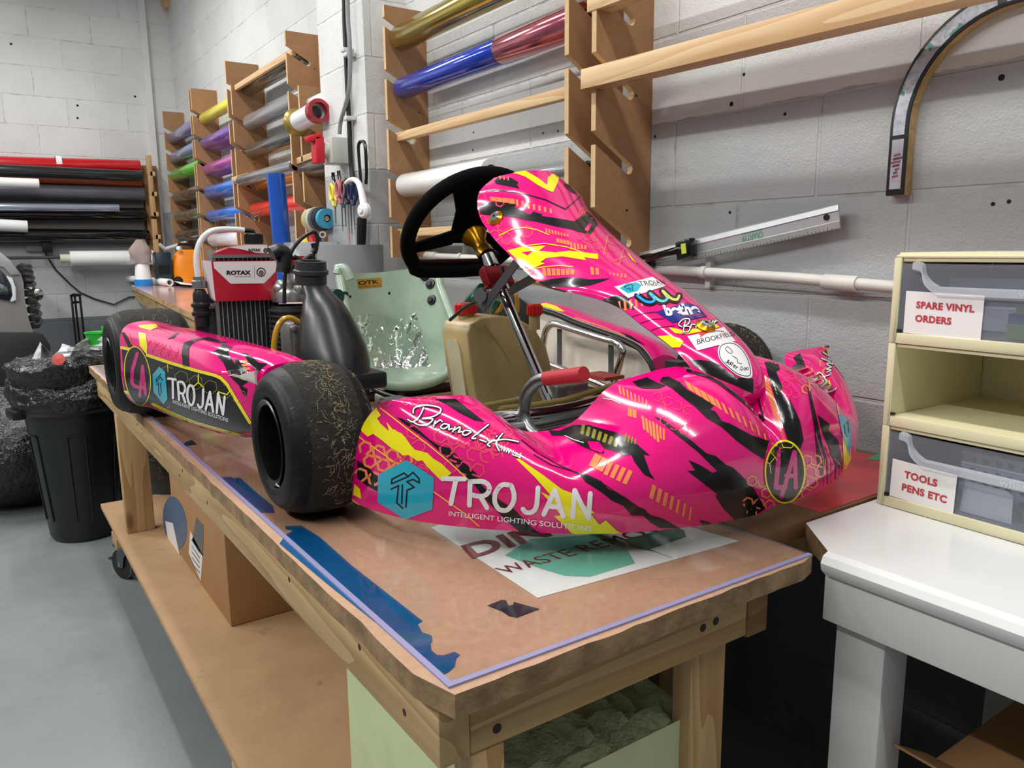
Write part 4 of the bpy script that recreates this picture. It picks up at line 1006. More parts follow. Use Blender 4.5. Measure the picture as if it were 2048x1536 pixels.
# spray bottle under a cloth
a = on_bench(288, 572)
sp = thing('spray_bottle', 'white spray bottle with a blue base under a draped cloth', 'bottle', (a[0], a[1], BZ + .0005))
k_ = np.linalg.norm(a - CAM) / FPX
MB().lathe([(1e-4, 0), (15 * k_, 0), (15.5 * k_, 2 * k_), (15.5 * k_, 11 * k_), (14 * k_, 12 * k_)], (0, 0, 0), (0, 0, 1), 24).build('blue_base', mat('blue_base', '2a86d0', .35), sp)
MB().lathe([(14 * k_, 12 * k_), (11 * k_, 45 * k_), (8 * k_, 55 * k_), (1e-4, 56 * k_)], (0, 0, 0), (0, 0, 1), 24).build('bottle', M_white, sp)
MB().box(-.01, .01, -12 * k_, -2 * k_, 45 * k_, 56 * k_).build('trigger', mat('navy_plastic', '2c3e5c', .4), sp, bevel=.003)
def clo(u, v):
    h = v; r = (6 + 11 * min(h * 2.2, 1)) * k_ * (1 + .12 * math.sin(3 * u)); return (r * math.cos(u) * .8, r * math.sin(u), (82 - 42 * h) * k_), (math.cos(u), math.sin(u), .2)
o = MB().grid(crumple(clo, 30, 10, 2.0 * k_, 3), 0, closed_u=True)
o.add([o.v[i * 10] for i in range(30)], [tuple(range(30))], 0)
o = o.build('cleaning_cloth', mat('mauve_cloth', '9b8b88', .95)); o.location = sp.location; tag(o, 'greyish pink cloth draped over the spray bottle', 'cloth')
# paper roll and papers
a = P(247, 554, 'y', 1.10); a[2] = BZ + .028
b = np.array([a[0] + 1.5, a[1] + .10, a[2]])
root = thing('paper_roll', 'white paper roll lying across the far bench end', 'paper roll', tuple(a))
MB().lathe([(.018, 0), (.027, .0), (.027, 1.45), (.018, 1.45), (.018, 0)], (0, 0, 0), b - a, 20).build('paper', M_paper, root)
q = [on_bench(x, y) for x, y in ((300, 562), (340, 562), (362, 576), (352, 580), (320, 572))]
G = np.array([[(x, y, BZ + .002 + .04 * math.sin(i * .9) ** 2 * (1 - j / 4)) for j, (x, y) in enumerate([(q[0][0] + (q[2][0] - q[0][0]) * i / 6 + .0 * j, q[0][1] + (q[2][1] - q[0][1]) * i / 6 + .05 * j) for j in range(5)])] for i in range(7)])
mb = MB().grid(G); kk = len(mb.v); mb.v += [(x, y, z - .001) for x, y, z in mb.v]; mb.f += [tuple(i + kk for i in reversed(f)) for f in mb.f]; mb.m += mb.m; mb.sm += mb.sm
o = mb.build('loose_paper', M_paper, recalc=False); tag(o, 'curled loose white papers on the far bench by the machine', 'papers')
# orange machine
a = on_bench(386, 568); k_ = np.linalg.norm(a - CAM) / FPX
om = thing('orange_machine', 'orange and black portable machine on the far bench', 'machine', (a[0], min(a[1], 1.45), BZ + .0005))
G = []
for z_, w1, d1 in ((0, .8, .8), (.08, .98, 1), (.35, 1, 1), (.7, .92, .95), (.92, .72, .8), (1.0, .55, .6)):
    G.append([(.09 * d1 * math.copysign(abs(math.cos(u)) ** .55, math.cos(u)), .15 * w1 * math.copysign(abs(math.sin(u)) ** .55, math.sin(u)), z_ * 62 * k_) for u in [2 * PI * k / 28 for k in range(29)]])
mb = MB().grid(np.array(G)); mb.add(G[-1][:-1], [tuple(range(28))]); mb.build('orange_shell', mat('orange_shell', 'f08a12', .4, var=.05), om)
MB().box(-.06, .07, -.27, -.155, .012, 58 * k_).build('control_box', mat('teal_black', '20303a', .35), om, bevel=.012)
MB().box(.0702, .073, -.255, -.175, .08, .15).build('dial_panel', mat('dial_panel', '12181c', .25), om)
MB().tube([(.0, -.10, 60 * k_), (.0, -.08, 72 * k_), (.0, .02, 72 * k_), (.0, .04, 60 * k_)], .012, 8).build('carry_handle', M_matblack, om)
MB().lathe([(1e-4, .0), (.03, 0), (.03, .03), (1e-4, .032)], (.085, .09, .14), (1, 0, 0), 20).build('knob', M_matblack, om)
MB().lathe([(1e-4, .0), (.014, 0), (.012, .02), (1e-4, .022)], (.116, .09, .14), (1, 0, 0), 16).ball((.08, -.1, 64 * k_), .02).build('white_cap', M_white, om)
MB().ball((.07, -.12, .03), .035).ball((.07, .12, .03), .035).build('foot', M_matblack, om)
MB().tube([P(x, y, 'x', -6.6) - np.array(om.location) for x, y in ((318, 488), (330, 498), (345, 494), (372, 486))], .016, 10).build('grab_rail', mat('pale_grip', 'c6cac8', .4), om)
# grey backing sheet, upright blue roll, tool tub, tube, hook clutter by the pier
a = P(430, 497, 'y', 1.52); b = P(540, 600, 'y', 1.52)
o = MB().box(-5.4, -4.3, 1.5, 1.515, BZ + .0005, BZ + .27).build('grey_sheet', mat('mauve_grey_sheet', '9a9095', .3)); tag(o, 'mauve grey plastic sheet leaning at the back of the far bench', 'sheet')
a = P(551, 348, 'x', -3.75)
root = thing('upright_film_roll', 'tall glossy blue film roll standing upright behind the radiator', 'film roll', (a[0], a[1], BZ + .0005))
H_ = a[2] - BZ
lean = np.array([.0, .055, -H_]); lean0 = np.array([0, 0, H_])
b0 = np.array([0, .02, 0.0]); top = np.array([0, 0, H_ - .002])
MB().lathe([(.02, 0), (.043, 0), (.043, np.linalg.norm(top - b0)), (.02, np.linalg.norm(top - b0))], b0 + np.array([0, 0, .002]), top - b0, 28).build('film_wrap', film('blue_upright', '0b4cae', .2, 0, .8), root)
MB().prism([(.0425, -.02, .18), (.0425, .018, .178), (.0425, .016, .25), (.0425, -.022, .252)], (.001, 0, 0)).build('white_sticker', M_paper, root)
a = P(583, 480, 'x', -3.72)
TB = np.array([-3.70, 1.02, BZ + .0005])
XF = -3.36
y0_, y1_ = P(598, 480, 'x', XF)[1], P(672, 474, 'x', XF)[1]; zt0 = P(600, 484, 'x', XF)[2]
h_ = .105; tz_ = zt0 - h_; wy = y1_ - y0_; TD = .2
tb = thing('tool_tub', 'pale grey plastic tub full of hand tools beside the pier', 'tub', (XF - TD, y0_, tz_))
mb = MB()
for (x_0, x_1, y_0, y_1) in ((0, .004, 0, wy), (TD - .004, TD, 0, wy), (.004, TD - .004, 0, .004), (.004, TD - .004, wy - .004, wy)): mb.box(x_0, x_1, y_0, y_1, 0, h_)
mb.box(.004, TD - .004, .004, wy - .004, 0, .004); mb.build('tub', mat('pale_grey_tub', 'b9bec4', .4), tb, bevel=.001)
MB().box(TD, TD + .001, wy * .42, wy * .66, .03, .06).box(TD, TD + .001, wy * .74, wy * .9, .035, .065).build('tub_label', mat('label_grey', '8d949a', .6), tb)
o = MB().box(XF - TD - .01, XF + .01, y0_ - .012, y1_ + .0, BZ + .0005, tz_ - .0005).build('white_box', mat('white_box', 'e2dfdf', .4), bevel=.008); tag(o, 'white box supporting the tub of tools on the far bench', 'box')
ox, wx = XF - .1, 0
tools = [('tape_measure', mat('tool_yellow', 'e6cf1e', .4), (.05, .04), .095, 'yellow tape measure on top of the tool tub', 'tape measure'), ('glue_bottle', M_red, (.03, .085), .13, 'small bottle with a red cap in the tool tub', 'bottle')]
for nme, m_, (dx, dy), zz, lab, cat in tools:
    if nme == 'tape_measure': o = MB().lathe([(1e-4, -.02), (.03, -.02), (.033, -.015), (.033, .015), (.03, .02), (1e-4, .02)], (0, 0, 0), (.3, 1, .4), 22).build(nme, m_)
    else: o = MB().lathe([(1e-4, -.13), (.02, -.13), (.02, -.03), (.013, -.02), (.013, .01), (1e-4, .012)], (0, 0, 0), (0, 0, 1), 18).build(nme, m_)
    o.location = (ox + dx, y0_ + dy, tb.location[2] + zz); tag(o, lab, cat)
o = MB().cyl((ox + .02, y1_ - .04, tb.location[2] + .01), (ox + .03, y1_ - .035, tb.location[2] + .13), .006, 12).lathe([(.009, -.004), (.016, -.004), (.016, .004), (.009, .004), (.009, -.004)], (ox + .031, y1_ - .035, tb.location[2] + .138), (1, -.5, .2), 18).build('ring_spanner', M_steel); tag(o, 'steel ring spanner standing in the tool tub', 'spanner')
o = MB().cyl((ox - .02, y1_ - .06, tb.location[2] + .01), (ox - .03, y1_ - .025, tb.location[2] + .15), .012, 12).build('screwdriver', M_black); tag(o, 'black handled tool leaning in the tool tub', 'tool')
# grey tube bin with rulers on the pier
a = P(706, 490, 'y', 1.36); r_ = abs(P(731, 490, 'y', 1.36)[0] - P(678, 490, 'y', 1.36)[0]) / 2
tubebin = thing('tube_holder', 'grey open pipe fixed to the pier holding rulers and blades', 'holder', (a[0], 1.35, a[2]))
MB().lathe([(r_, -.20), (r_, 0), (r_ - .004, 0), (r_ - .004, -.196), (1e-4, -.196), (1e-4, -.2), (r_, -.2)], (0, 0, 0), (0, 0, 1), 32).build('pipe', mat('pipe_grey', '8b9095', .35), tubebin)
for (dx, dy, w, h, m_, lab) in ((-.02, .0, .022, .17, M_ral, 'steel ruler standing in the grey pipe holder'), (.004, .015, .018, .12, mat('pale_strip', 'd8d6cc', .5), 'pale strip standing in the grey pipe holder'), (.018, -.012, .008, .075, mat('pink_pen', 'c86a80', .4), 'pink pen standing in the grey pipe holder')):
    o = MB().box(-w / 2, w / 2, -.001, .001, -.18, h).build('ruler_strip', m_); o.location = (a[0] + dx, 1.35 + dy, a[2]); tag(o, lab, 'strip')
# isolator box, cables
a = P(712, 300, 'y', 1.37)
iso = thing('isolator_switch', 'grey isolator box with a red rotary switch on the pier', 'switch', (a[0], 1.404, a[2]))
c0 = P(664, 275, 'y', 1.30); c1 = P(697, 325, 'y', 1.30)
x1 = P(697, 300, 'y', 1.404)[0]; x0 = x1 - .11; yfr = P(664, 300, 'x', x1)[1] - 1.404
z0_, z1_ = P(680, 326, 'x', x1)[2], P(680, 274, 'x', x1)[2]
lx, lz = a[0], a[2]
MB().box(x0 - lx, x1 - lx, yfr, 0, z0_ - lz, z1_ - lz).build('enclosure', mat('enclosure_grey', 'c4c6c0', .45), iso, bevel=.004)
cxx = (x0 + x1) / 2 - lx; czz = (z0_ + z1_) / 2 - lz
MB().lathe([(.034, 0), (.034, .018), (.028, .022), (1e-4, .022)], (cxx, yfr, czz), (0, -1, 0), 24).build('collar', mat('enclosure_grey', 'c4c6c0', .45), iso)
MB().obox((cxx, yfr - .042, czz), (.03, 0, .0), (0, .02, 0), (0, 0, .056)).obox((cxx, yfr - .06, czz + .05), (.03, 0, .0), (0, .03, .01), (0, -.004, .012)).build('rotary_handle', mat('switch_red', 'cf2030', .4), iso, bevel=.005)
def cable(pts, r, m_, label): o = MB().tube([tuple(q) for q in smooth3(pts)], r, 10).build('wall_cable', m_); return tag(o, label, 'cable', 'cables on the pier')
def smooth3(pts, n=6):
    p = [np.array(q, float) for q in pts]; out = []
    for i in range(len(p) - 1):
        p0, p1, p2, p3 = p[max(i - 1, 0)], p[i], p[i + 1], p[min(i + 2, len(p) - 1)]
        for k in range(n):
            t_ = k / n; out.append(.5 * ((2 * p1) + (p2 - p0) * t_ + (2 * p0 - 5 * p1 + 4 * p2 - p3) * t_ ** 2 + (3 * p1 - p0 - 3 * p2 + p3) * t_ ** 3))
    out.append(p[-1]); return out
cable([P(x, y, 'y', 1.390) for x, y in ((688, -40), (689, 40), (692, 110), (695, 180), (699, 260), (702, 330), (706, 362))], .010, M_cable_b, 'thick black cable running straight down the pier face')
cable([P(x, y, 'y', 1.372) for x, y in ((694, -40), (696, 40), (699, 80), (700, 130), (698, 180), (688, 220), (681, 245), (679, 268))], .009, mat('grey_cable', '8a8d90', .45), 'grey cable curving down into the isolator box')
for (x, y), lab in zip(((699, 110), (694, 101), (700, 237)), ('pale clip holding the grey cable to the pier', 'small clip on the black cable near the top of the pier', 'clip on the black cable just above the isolator box')):
    q = P(x, y, 'y', 1.383); o = MB().box(q[0] - .018, q[0] + .018, q[1] - .022, 1.404, q[2] - .008, q[2] + .008).build('cable_clip', mat('clip_white', 'c9c9c5', .5), bevel=.002); tag(o, lab, 'clip')
# wire hooks and hanging scissors
q = [P(x, y, 'y', 1.375) for x, y in ((722, 365), (717, 300), (719, 286), (724, 283), (730, 290), (733, 340), (732, 368))]
o = MB().tube([tuple(v) for v in smooth3(q)], .007, 8).build('wire_hook', mat('black_coated_wire', '0e0e0e', .2)); tag(o, 'long black coated wire loop hanging on the pier edge', 'hook')
q = [P(x, y, 'y', 1.34) for x, y in ((666, 345), (667, 358), (672, 370), (678, 372))] ; q2 = [P(x, y, 'y', 1.34) for x, y in ((677, 342), (678, 352), (680, 362))]
o = MB().tube([tuple(v) for v in smooth3(q)], .008, 8).tube([tuple(v) for v in q2], .008, 8).tube([tuple(P(672, 370, 'y', 1.34)), tuple(P(672, 370, 'y', 1.34) + np.array([0, .06, 0]))], .008, 8).build('double_hook', mat('black_coated_wire', '0e0e0e', .2)); tag(o, 'black double hook holding the scissors below the isolator', 'hook')
def scissors(px, py, col, blade, lab, y=1.345, lean=0.):
    a = P(px, py, 'y', y); g = thing('scissors', lab, 'scissors', tuple(a), group='scissors on the double hook')
    for sg in (-1, 1):
        loop = [(sg * .019 + .018 * math.cos(u), .004 * sg, -.026 + .034 * math.sin(u)) for u in [2 * PI * k / 18 for k in range(18)]]
        MB().tube(loop, .008, 8, closed=True).tube([(sg * .017, .004 * sg, -.056), (sg * .003, .003 * sg, -.085)], [.008, .006], 8).build('handle_loop', col, g)
        MB().prism([(sg * .006, .002 * sg, -.07), (-sg * .004, .002 * sg, -.07), (-sg * .006 + lean, .002 * sg, -.07 - blade), (-sg * .003 + lean, .002 * sg, -.07 - blade)], (0, .0015, 0)).build('blade', M_steel, g)
    return g
scissors(668, 372, mat('yellow_handle', 'e8d85a', .4), .09, 'yellow handled scissors on the hook', 1.33)
scissors(681, 366, mat('dusty_pink', 'b86a78', .4), .13, 'dusty pink handled scissors next to the yellow pair', 1.325)
scissors(694, 366, mat('black_handle', '17181c', .4), .13, 'black handled scissors in the middle of the hook', 1.33)
scissors(699, 362, mat('black_handle', '17181c', .4), .15, 'larger black scissors hung behind the navy pair', 1.36)
scissors(688, 374, mat('teal_handle', '2a7f9a', .4), .10, 'small teal scissors tucked between the pink and black pairs', 1.355)
scissors(705, 368, mat('navy_handle', '22305c', .4), .12, 'navy handled scissors behind the white headset band', 1.335)
hs = thing('headset', 'white curved headset band with a round earpiece hung on the pier', 'headset', tuple(P(712, 380, 'y', 1.33)))
L_ = np.array(hs.location)
path = [P(x, y, 'y', 1.31) - L_ for x, y in ((692, 366), (700, 360), (710, 360), (718, 368), (723, 385), (726, 400), (728, 412))]
MB().tube([tuple(v) for v in smooth3(path)], [.008 + .008 * k / (len(smooth3(path)) - 1) for k in range(len(smooth3(path)))], 12).build('head_band', M_white, hs)
q = P(728, 421, 'y', 1.30) - L_; MB().lathe([(1e-4, .022), (.011, .022), (.014, .018), (.015, .014), (.024, .014), (.030, .006), (.030, -.01), (1e-4, -.012)], q, (.3, -1, 0), 30).build('earpiece', M_white, hs)
a = P(722, 440, 'y', 1.36); b = P(718, 575, 'y', 1.37)
o = MB().tube([P(724, 436, 'y', 1.372), P(723, 470, 'y', 1.372), P(722, 500, 'y', 1.376)], [.020, .020, .018], 12).tube([P(722, 480, 'y', 1.376), P(719, 560, 'y', 1.385)], .012, 10).tube([P(719, 560, 'y', 1.385), P(716, 572, 'y', 1.38)], .006, 8).build('hanging_strap', mat('black_strap', '121315', .7)); tag(o, 'black strap handle hanging down the pier edge', 'strap')
# ------------------------------------------------------------------ the kart
KTH = .0163
KO = np.array([-1.2246, .9498, TZ + .0032])
KF = np.array([math.cos(KTH), math.sin(KTH), 0]); KS = np.array([-math.sin(KTH), math.cos(KTH), 0])
kart = thing('racing_kart', 'pink, black and yellow racing kart standing on the workbench', 'kart', tuple(KO), (0, 0, KTH))
# kart axes: a forward, b toward the wall, c up from the bench top, origin under the middle of the front axle
def k2w(q): q = np.asarray(q, float); return KO + q[..., 0:1] * KF + q[..., 1:2] * KS + q[..., 2:3] * _up
def K(px, py, ax, v):
    d = ray(px, py); e = {'a': KF, 'b': KS, 'c': _up}[ax]; o = CAM - KO
    q = o + d * ((v - o @ e) / (d @ e)); return np.array([q @ KF, q @ KS, q @ _up])
# bodywork axes: the nose and front panel are turned a little across the chassis
DL = .1; FM = np.array([.25, 0.0])
def f2k(p, q, c): return np.array([FM[0] + p * math.cos(DL) + q * math.sin(DL), -p * math.sin(DL) + q * math.cos(DL), c])

class Surf:
    """smooth skin through a net of points (kart axes); knows where the photo sees each spot"""
    def __init__(s, net, nu, nv, flip=1):
        net = np.asarray(net, float); s.nu, s.nv = nu, nv
        A = np.array([smooth3(row, nv_ := max(2, int(math.ceil(nv / (net.shape[1] - 1))))) for row in net])
        s.nv = A.shape[1]
        B = [smooth3(A[:, j], max(2, int(math.ceil(nu / (net.shape[0] - 1))))) for j in range(s.nv)]
        s.G = np.swapaxes(np.array(B), 0, 1); s.nu = s.G.shape[0]
        du = np.gradient(s.G, axis=0); dv = np.gradient(s.G, axis=1)
        n = np.cross(du, dv); s.N = flip * n / (np.linalg.norm(n, axis=2, keepdims=True) + 1e-12)
        W = k2w(s.G.reshape(-1, 3)); s.px, s.z = project(W)
        Nw = s.N.reshape(-1, 3); Nw = Nw[:, :1] * KF + Nw[:, 1:2] * KS + Nw[:, 2:] * _up
        s.face = ((CAM - W) * Nw).sum(1) > 0
    def ev(s, u, v):
        u = np.clip(u, 0, s.nu - 1.0001); v = np.clip(v, 0, s.nv - 1.0001)
        i = u.astype(int); j = v.astype(int); f = (u - i)[:, None]; g = (v - j)[:, None]
        def b(T): return (T[i, j] * (1 - f) + T[i + 1, j] * f) * (1 - g) + (T[i, j + 1] * (1 - f) + T[i + 1, j + 1] * f) * g
        n = b(s.N); return b(s.G), n / np.linalg.norm(n, axis=1, keepdims=True)
    def find(s, q):
        q = np.asarray(q, float); U = np.zeros(len(q)); V = np.zeros(len(q))
        cost = np.where(s.face, 0, 1e7)
        zmin = s.z
        for k in range(len(q)):
            d = ((s.px - q[k]) ** 2).sum(1) + cost
            near = d < max(d.min() * 1.0, 0) + 160
            i = np.where(near)[0]; zb = s.z[i]; i = i[zb < zb.min() + .06]
            b = i[d[i].argmin()]; U[k], V[k] = divmod(int(b), s.nv)
        e = .5
        for it in range(5):
            P0, _ = s.ev(U, V); p0, _ = project(k2w(P0))
            u1 = np.clip(U + e, 0, s.nu - 1.001); u0 = np.clip(U - e, 0, s.nu - 1.001); v1 = np.clip(V + e, 0, s.nv - 1.001); v0 = np.clip(V - e, 0, s.nv - 1.001)
            pu = (project(k2w(s.ev(u1, V)[0]))[0] - project(k2w(s.ev(u0, V)[0]))[0]) / (u1 - u0 + 1e-9)[:, None]
            pv = (project(k2w(s.ev(U, v1)[0]))[0] - project(k2w(s.ev(U, v0)[0]))[0]) / (v1 - v0 + 1e-9)[:, None]
            r = q - p0; det = pu[:, 0] * pv[:, 1] - pu[:, 1] * pv[:, 0]; ok = np.abs(det) > 1e-3
            det = np.where(ok, det, 1)
            dU = np.where(ok, (r[:, 0] * pv[:, 1] - r[:, 1] * pv[:, 0]) / det, 0); dV = np.where(ok, (pu[:, 0] * r[:, 1] - pu[:, 1] * r[:, 0]) / det, 0)
            U = np.clip(U + np.clip(dU, -2, 2), 0, s.nu - 1.001); V = np.clip(V + np.clip(dV, -2, 2), 0, s.nv - 1.001)
        return U, V
    def shell(s, mb, th, m_out, m_in):
        n = s.nu * s.nv; o = len(mb.v)
        mb.grid(s.G, m_out); mb.add((s.G - s.N * th).reshape(-1, 3), [], m_in)
        def fs(i, j): return (i * s.nv + j)
        for i in range(s.nu - 1):
            for j in range(s.nv - 1):
                a = [fs(i, j), fs(i, j + 1), fs(i + 1, j + 1), fs(i + 1, j)]
                mb.f.append(tuple(o + n + k for k in a)); mb.m.append(m_in); mb.sm.append(True)
        rim = [fs(i, 0) for i in range(s.nu)] + [fs(s.nu - 1, j) for j in range(1, s.nv)] + [fs(i, s.nv - 1) for i in range(s.nu - 2, -1, -1)] + [fs(0, j) for j in range(s.nv - 2, 0, -1)]
        for k in range(len(rim)):
            a, b = rim[k], rim[(k + 1) % len(rim)]
            mb.f.append((o + a, o + n + a, o + n + b, o + b)); mb.m.append(m_in); mb.sm.append(False)

class Decals:
    """vinyl graphics: flat shapes traced on the photo and wrapped onto a skin, layer by layer"""
    def __init__(s, surf, mb): s.s = surf; s.mb = mb; s.k = 0
    def tri2d(s, loops, step):
        tri = tessellate_polygon([[Vector((x, y, 0)) for x, y in lp] for lp in loops])
        V = [q for lp in loops for q in lp]
        bm = bmesh.new(); vs = [bm.verts.new((x, y, 0)) for x, y in V]
        for t_ in tri:
            try: bm.faces.new([vs[i] for i in t_])
            except ValueError: pass
        if step: s.cut(bm, step)
        return bm
    def cut(s, bm, step):
        if not bm.verts: return
        xs = [v.co.x for v in bm.verts]; ys = [v.co.y for v in bm.verts]
        for ax, lo, hi in ((0, min(xs), max(xs)), (1, min(ys), max(ys))):
            k = math.floor(lo / step) + 1
            while k * step < hi - .01:
                no = Vector((1, 0, 0)) if ax == 0 else Vector((0, 1, 0)); co = no * (k * step)
                bmesh.ops.bisect_plane(bm, geom=bm.verts[:] + bm.edges[:] + bm.faces[:], dist=1e-5, plane_co=co, plane_no=no); k += 1
    def put(s, bm, m_, layer):
        bm.verts.ensure_lookup_table(); bm.verts.index_update()
        q = np.array([v.co[:2] for v in bm.verts])
        if len(q) == 0: return
        U, V = s.s.find(q); Pp, Nn = s.s.ev(U, V)
        s.mb.add(Pp + Nn * (.0006 + .00022 * layer), [tuple(v.index for v in f.verts) for f in bm.faces], m_, True); bm.free()
    def poly(s, pts, m_, layer=0, step=9): s.put(s.tri2d([list(map(tuple, pts))], step), m_, layer)
    def ring(s, out, inn, m_, layer=0, step=12): s.put(s.tri2d([list(map(tuple, out)), list(map(tuple, inn))[::-1]], step), m_, layer)
    def strokes(s, paths, w, m_, layer=0, step=7):
        bm = bmesh.new()
        for p in paths:
            for pl in ribbon(p, w):
                vs = [bm.verts.new((x, y, 0)) for x, y in pl]
                bm.faces.new(vs)
        if step: s.cut(bm, step)
        s.put(bm, m_, layer)
    def text(s, t_, bl, br, tr, tl, m_, layer=0, bold=0, spacing=1.0):
        uv, F_, _ = text_mesh(t_, bold, spacing=spacing); xy = quad_map(uv, bl, br, tr, tl)
        bm = bmesh.new(); vs = [bm.verts.new((x, y, 0)) for x, y in xy]
        for f in F_:
            try: bm.faces.new([vs[i] for i in f])
            except ValueError: pass
        s.put(bm, m_, layer)
    def bars(s, p0, p1, n, h0, h1, w, m_, layer=0, taper=1.0):
        """row of dashes from p0 to p1; h0,h1 bar vectors at the ends; w share of the pitch covered"""
        p0, p1, h0, h1 = [np.array(q, float) for q in (p0, p1, h0, h1)]
        for i in range(n):
            f = i / n; g = (i + w * (1 - (1 - taper) * f)) / n
            a = p0 + (p1 - p0) * f; b = p0 + (p1 - p0) * g; h = h0 + (h1 - h0) * f
            s.poly([a, b, b + h, a + h], m_, layer, 14)
    def hexes(s, c, r, w, m_, nx=3, ny=2, d1=(1.8, .5), d2=(-.3, 1.8), layer=0, rot=.35, seed=1, drop=.2):
        """patch of open honeycomb: nx by ny cells stepping along d1 and d2 (in cell radii)"""
        rg = random.Random(seed)
        for i in range(nx):
            for j in range(ny):
                if rg.random() < drop: continue
                x = c[0] + r * (d1[0] * i + d2[0] * j) + (r * .9 * (j % 2)); y = c[1] + r * (d1[1] * i + d2[1] * j)
                n = rg.choice((4, 5, 6, 6)); st_ = rg.randint(0, 5)
                s.strokes([[(x + .84 * r * math.cos(rot + PI / 3 * (k + st_)), y + .84 * r * math.sin(rot + PI / 3 * (k + st_))) for k in range(n + 1)]], w, m_, layer)
def cr(ox, oy, sc_): return lambda *pts: [(ox + x / sc_, oy + y / sc_) for x, y in pts]

# vinyl finishes
def vin(name, rgb, rough=.13): return mat('vinyl_' + name, rgb, rough, coat=.4, var=.0, crough=.03)
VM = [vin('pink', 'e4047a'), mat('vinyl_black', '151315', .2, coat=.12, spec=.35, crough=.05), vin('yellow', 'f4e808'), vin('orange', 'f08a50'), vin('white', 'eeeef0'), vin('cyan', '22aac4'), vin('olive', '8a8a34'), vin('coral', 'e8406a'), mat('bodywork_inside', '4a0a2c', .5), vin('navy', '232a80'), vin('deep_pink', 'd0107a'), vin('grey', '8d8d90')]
PINK, BLK, YEL, ORG, WHT, CYA, OLV, COR, INS, NVY, DPK, GRY = range(12)

# ---- front fairing ---------------------------------------------------------------
half = [
 [(-.09, -.508, .037), (-.085, -.507, .08), (-.07, -.504, .125), (-.05, -.50, .163), (-.025, -.495, .19), (-.008, -.49, .203), (0, -.488, .208)],
 [(-.02, -.487, .036), (-.01, -.49, .08), (-.005, -.488, .125), (0, -.483, .165), (.005, -.475, .194), (.007, -.467, .208), (.003, -.462, .212)],
 [(.045, -.45, .035), (.055, -.452, .08), (.06, -.452, .125), (.055, -.447, .165), (.04, -.44, .193), (.02, -.432, .208), (.001, -.43, .211)],
 [(.105, -.40, .035), (.118, -.403, .08), (.122, -.403, .12), (.112, -.40, .156), (.085, -.395, .184), (.045, -.39, .203), (.002, -.385, .209)],
 [(.152, -.35, .035), (.168, -.352, .075), (.172, -.352, .11), (.160, -.35, .14), (.125, -.348, .167), (.07, -.346, .191), (.01, -.344, .204)],
 [(.182, -.315, .035), (.198, -.316, .07), (.203, -.316, .10), (.193, -.315, .125), (.165, -.315, .144), (.11, -.315, .162), (.04, -.315, .178)],
 [(.206, -.28, .035), (.224, -.281, .068), (.23, -.281, .095), (.222, -.28, .115), (.195, -.28, .131), (.14, -.28, .143), (.063, -.278, .152)],
 [(.237, -.22, .035), (.258, -.221, .07), (.266, -.221, .10), (.26, -.22, .126), (.235, -.22, .147), (.18, -.219, .16), (.093, -.217, .164)],
 [(.256, -.165, .035), (.28, -.166, .075), (.29, -.166, .11), (.283, -.165, .146), (.258, -.165, .18), (.2, -.165, .203), (.109, -.165, .213)],
 [(.266, -.125, .035), (.292, -.126, .08), (.303, -.126, .12), (.296, -.125, .16), (.268, -.125, .198), (.21, -.125, .223), (.119, -.125, .229)],
 [(.274, -.075, .035), (.302, -.075, .08), (.315, -.075, .125), (.308, -.073, .17), (.284, -.07, .21), (.235, -.066, .237), (.165, -.06, .247)],
 [(.276, -.03, .035), (.304, -.03, .08), (.316, -.03, .125), (.305, -.029, .166), (.28, -.028, .194), (.255, -.026, .213), (.222, -.024, .222)],
]
mid = [[(.277, 0, .035), (.304, 0, .08), (.313, 0, .12), (.297, 0, .15), (.268, 0, .167), (.252, 0, .176), (.240, 0, .183)]]
net = half + mid + [[(p, -q, c + (.006 if c < .1 else .012)) for p, q, c in row] for row in half[::-1]]
net = [[f2k(*q) for q in row] for row in net]
SF = Surf(net, 120, 42, 1)
if SF.N[SF.nu // 2, 5, 0] < 0: SF.N *= -1; SF.face = ~SF.face
print('FAIR', project(k2w(np.array([SF.G[0, 0], SF.G[0, -1], SF.G[-1, -1], SF.G[SF.nu // 2, 0], SF.G[SF.nu // 2, -1]])))[0].round(0))
mb = MB(); SF.shell(mb, .004, PINK, INS); D = Decals(SF, mb)
c4 = cr(680, 680, 3.2); c5 = cr(1100, 680, 3.2)
# black bands
D.poly(c4((112, 768), (180, 815), (240, 872), (242, 970), (170, 930), (112, 885)), BLK, 0)
D.poly(c4((360, 493), (400, 503), (500, 570), (560, 625), (620, 668), (645, 680), (700, 690), (790, 780), (870, 850), (900, 920), (960, 985), (1110, 1080), (1230, 1200), (1290, 1250), (1180, 1252), (1080, 1170), (960, 1050), (840, 905), (760, 830), (690, 760), (560, 640), (450, 565)), BLK, 0)
D.poly(c4((605, 380), (740, 378), (830, 450), (925, 525), (860, 515), (760, 465), (680, 412)), BLK, 0)
D.poly(c5((-10, 578), (60, 582), (150, 545), (250, 545), (330, 568), (420, 590), (480, 622), (560, 670), (640, 740), (600, 735), (640, 850), (672, 895), (600, 860), (540, 780), (520, 735), (470, 742), (420, 715), (330, 690), (350, 725), (310, 725), (200, 680), (90, 615), (10, 612)), BLK, 0)
D.poly(c5((240, 650), (310, 655), (350, 700), (330, 725), (260, 700)), PINK, 1)
D.poly(c5((185, 855), (240, 862), (330, 905), (370, 950), (480, 1005), (560, 1065), (605, 1082), (640, 1120), (720, 1142), (780, 1175), (830, 1205), (700, 1200), (640, 1165), (600, 1125), (520, 1120), (470, 1060), (400, 1030), (330, 975), (230, 912)), BLK, 0)
